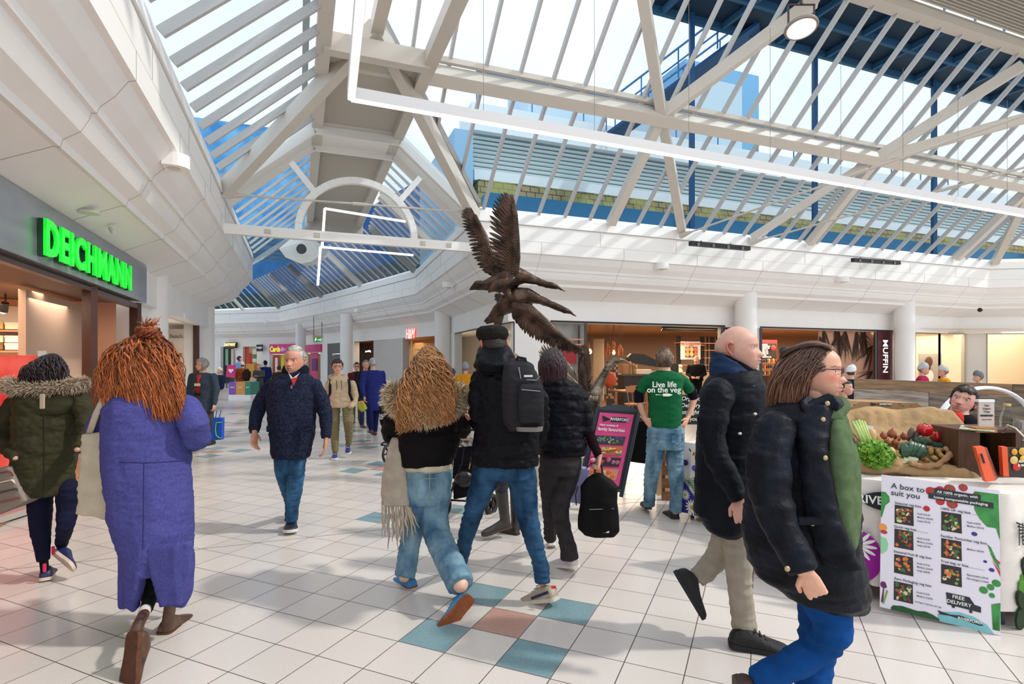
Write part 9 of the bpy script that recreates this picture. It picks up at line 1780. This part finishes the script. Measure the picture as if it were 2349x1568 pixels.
m = MB(); m.tube([q(1024, 1150), q(1034, 1130), q(1060, 1060), q(1070, 990), q(1072, 975)], .012, 8); m.tube([q(1030, 1146), q(1090, 1150), W(1127, 1157, 5.75)], .010, 8); m.tube([q(1040, 985), q(1100, 985)], .014, 8); m.build('chassis', FR, ps, smooth=True)
m = MB(); m.ball(q(1030, 1136, -.03), .022, 10, 8); m.tube([q(1030, 1136, -.02), q(1034, 1152, -.02)], .008, 6); m.build('brake_lever', REDM, ps)
m = MB(); m.ball(q(1064, 1098, .0), (.10, .06, .09), 12, 8); m.build('tool_bag', mat('bag_black_leather', '#121014', .35), ps, smooth=True)
ps = thing('pushchair', 'further pushchair with black and white patterned bag showing left of the curly-haired woman', 'pushchair', (G(890, 1066).x, 8.3, 0)); q = lambda px, py, d=0: W(px, py, 8.3+d)
wheel(q(891, 1040), .15, (.9, -.4, 0), ps, .04); wheel(q(925, 1036, .5), .15, (.9, -.4, 0), ps, .04)
m = MB(); m.prism([q(868, 925), q(905, 915), q(905, 975), q(876, 985), q(870, 965)], (.1, .4, 0)); so_ = fuse(m, .018, 2, folds(.01, 8, 2)).build('seat', PF, ps, smooth=True)
m = MB(); m.prism([q(866, 921, -.02), q(905, 912, -.02), q(905, 925, -.02), q(868, 931, -.02)], (0, .05, 0)); m.prism([q(871, 950, -.02), q(900, 946, -.02), q(900, 957, -.02), q(872, 962, -.02)], (0, .04, 0)); m.build('patterned_panel', PAT, so_)
m = MB(); m.prism([q(895, 906), q(925, 893), q(930, 905), q(900, 913)], (0, .3, 0)); m.build('hood_peak', PF, ps)
m = MB(); m.tube([q(874, 1020), q(890, 1022), q(905, 990), q(915, 940)], .014, 8); m.tube([q(874, 1020), q(880, 1014), q(905, 1016)], .012, 8); m.tube([q(891, 1040), q(900, 1015)], .012, 6); m.build('chassis', FR, ps, smooth=True); m = MB(); m.box(q(893, 1030, -.03), (.03, .03, .06)); m.build('brake_lever', REDM, ps)
# ---- seated young man behind the near table
f = Fig('person', 'young man with dark fringe and thin moustache seated behind the stall, black top over red', (2205, 1200), Y=4.35); f.vx = .008; R = hvec(-f.ang-12, 14, -14); hc = f.w(2209, 921, .0); o = dict(wd=.92, skin='#dfaa98', flush=.6, flushc='#c95a5a', jaw=.27, nose=.95, brow='#2a1d18', iris='#3a4048', tache=.75, stubble=.35, lip='#c06a68', ear='#c9675c', gaze=(-.1, .1))
c = MB(); f.trunk(c, [(950, 2176, 2228, .09), (962, 2158, 2248, .12), (985, 2150, 2256, .14), (1060, 2152, 2254, .15), (1130, 2150, 2256, .16)]); f.limb(c, [(2160, 968, 0, 14), (2150, 1010, -.02, 14), (2152, 1060, -.15, 12)]); f.limb(c, [(2246, 968, 0, 14), (2256, 1010, -.02, 14), (2252, 1060, -.15, 12)])
f.part('black_top', c, cloth('black_top', '#0e0f14', .85), disp=folds(.006, 8, 3)); m = MB(); f.trunk(m, [(945, 2180, 2208, .06, -.07), (958, 2172, 2212, .07, -.08), (990, 2182, 2208, .07, -.09), (1010, 2188, 2206, .05, -.10)], core=False); f.part('red_tshirt', m, cloth('red_tee', '#c8352c', .8))
t = MB(); t.tube([(f.root.location.x-.12, 4.3, .52), (f.root.location.x-.15, 3.98, .52), (f.root.location.x-.15, 4.0, .1)], [.09, .07, .055], 10, round_ends=True); t.tube([(f.root.location.x+.12, 4.3, .52), (f.root.location.x+.15, 4.02, .52), (f.root.location.x+.15, 4.04, .1)], [.09, .07, .055], 10, round_ends=True); f.part('trousers', t, DGREY)
for x_ in (-.15, .15): m = MB(); m.rings([[Vector((f.root.location.x+x_+a_*math.cos(q), y_, .05+b_*math.sin(q))) for q in (2*math.pi*i/12 for i in range(12))] for y_, a_, b_ in ((4.08, .03, .045), (4.0, .042, .05), (3.9, .045, .04), (3.82, .02, .03))]); m.build('shoe', BLACK, f.root, smooth=True)
f.body.tube([f.root.location+Vector((-.12, -.05, .52)), f.root.location+Vector((-.15, -.35, .5)), f.root.location+Vector((-.15, -.33, .1))], .04, 8)
f.body.tube([f.w(2204, 975, .02), f.w(2200, 945, -.01), f.w(2206, 925, 0)], [.07, .06, .06], 12); f.finish('#dfaa98', (hc, R, .245, o))
hm4 = lambda x, y, z: np.where(y > .05, z-.24+.03*np.sin(x*30), np.where(y > -.06, z-.02, z+.2))
haircap(hc, R, .245, o, hm4, .07, mat('hair_dark3', '#1c1413', .5, noise=.5, nscale=30, col2='#3a2c26', stretch=(1, 1, .35)), f.root, 1, 4, rough=.02, tufts=1100, tlen=.13, trad=.008, tdir=lambda p: (p[0]*.6+.3, .5 if p[1] > 0 else -.4, -.6))
st_ = thing('stool', 'plain stool under the seated young man', 'stool', (f.root.location.x, 4.4, 0)); m = MB(); m.lathe([(.17, .44), (.18, .46), (.17, .48)], 20, Matrix.Translation((f.root.location.x, 4.4, 0))); m.build('seat', FR, st_)
for k in range(3): a = 2.1*k; m = MB(); m.tube([(f.root.location.x+.2*math.cos(a), 4.4+.2*math.sin(a), 0), (f.root.location.x+.08*math.cos(a), 4.4+.08*math.sin(a), .45)], .014, 8); m.build('leg', FR, st_)
rebase()
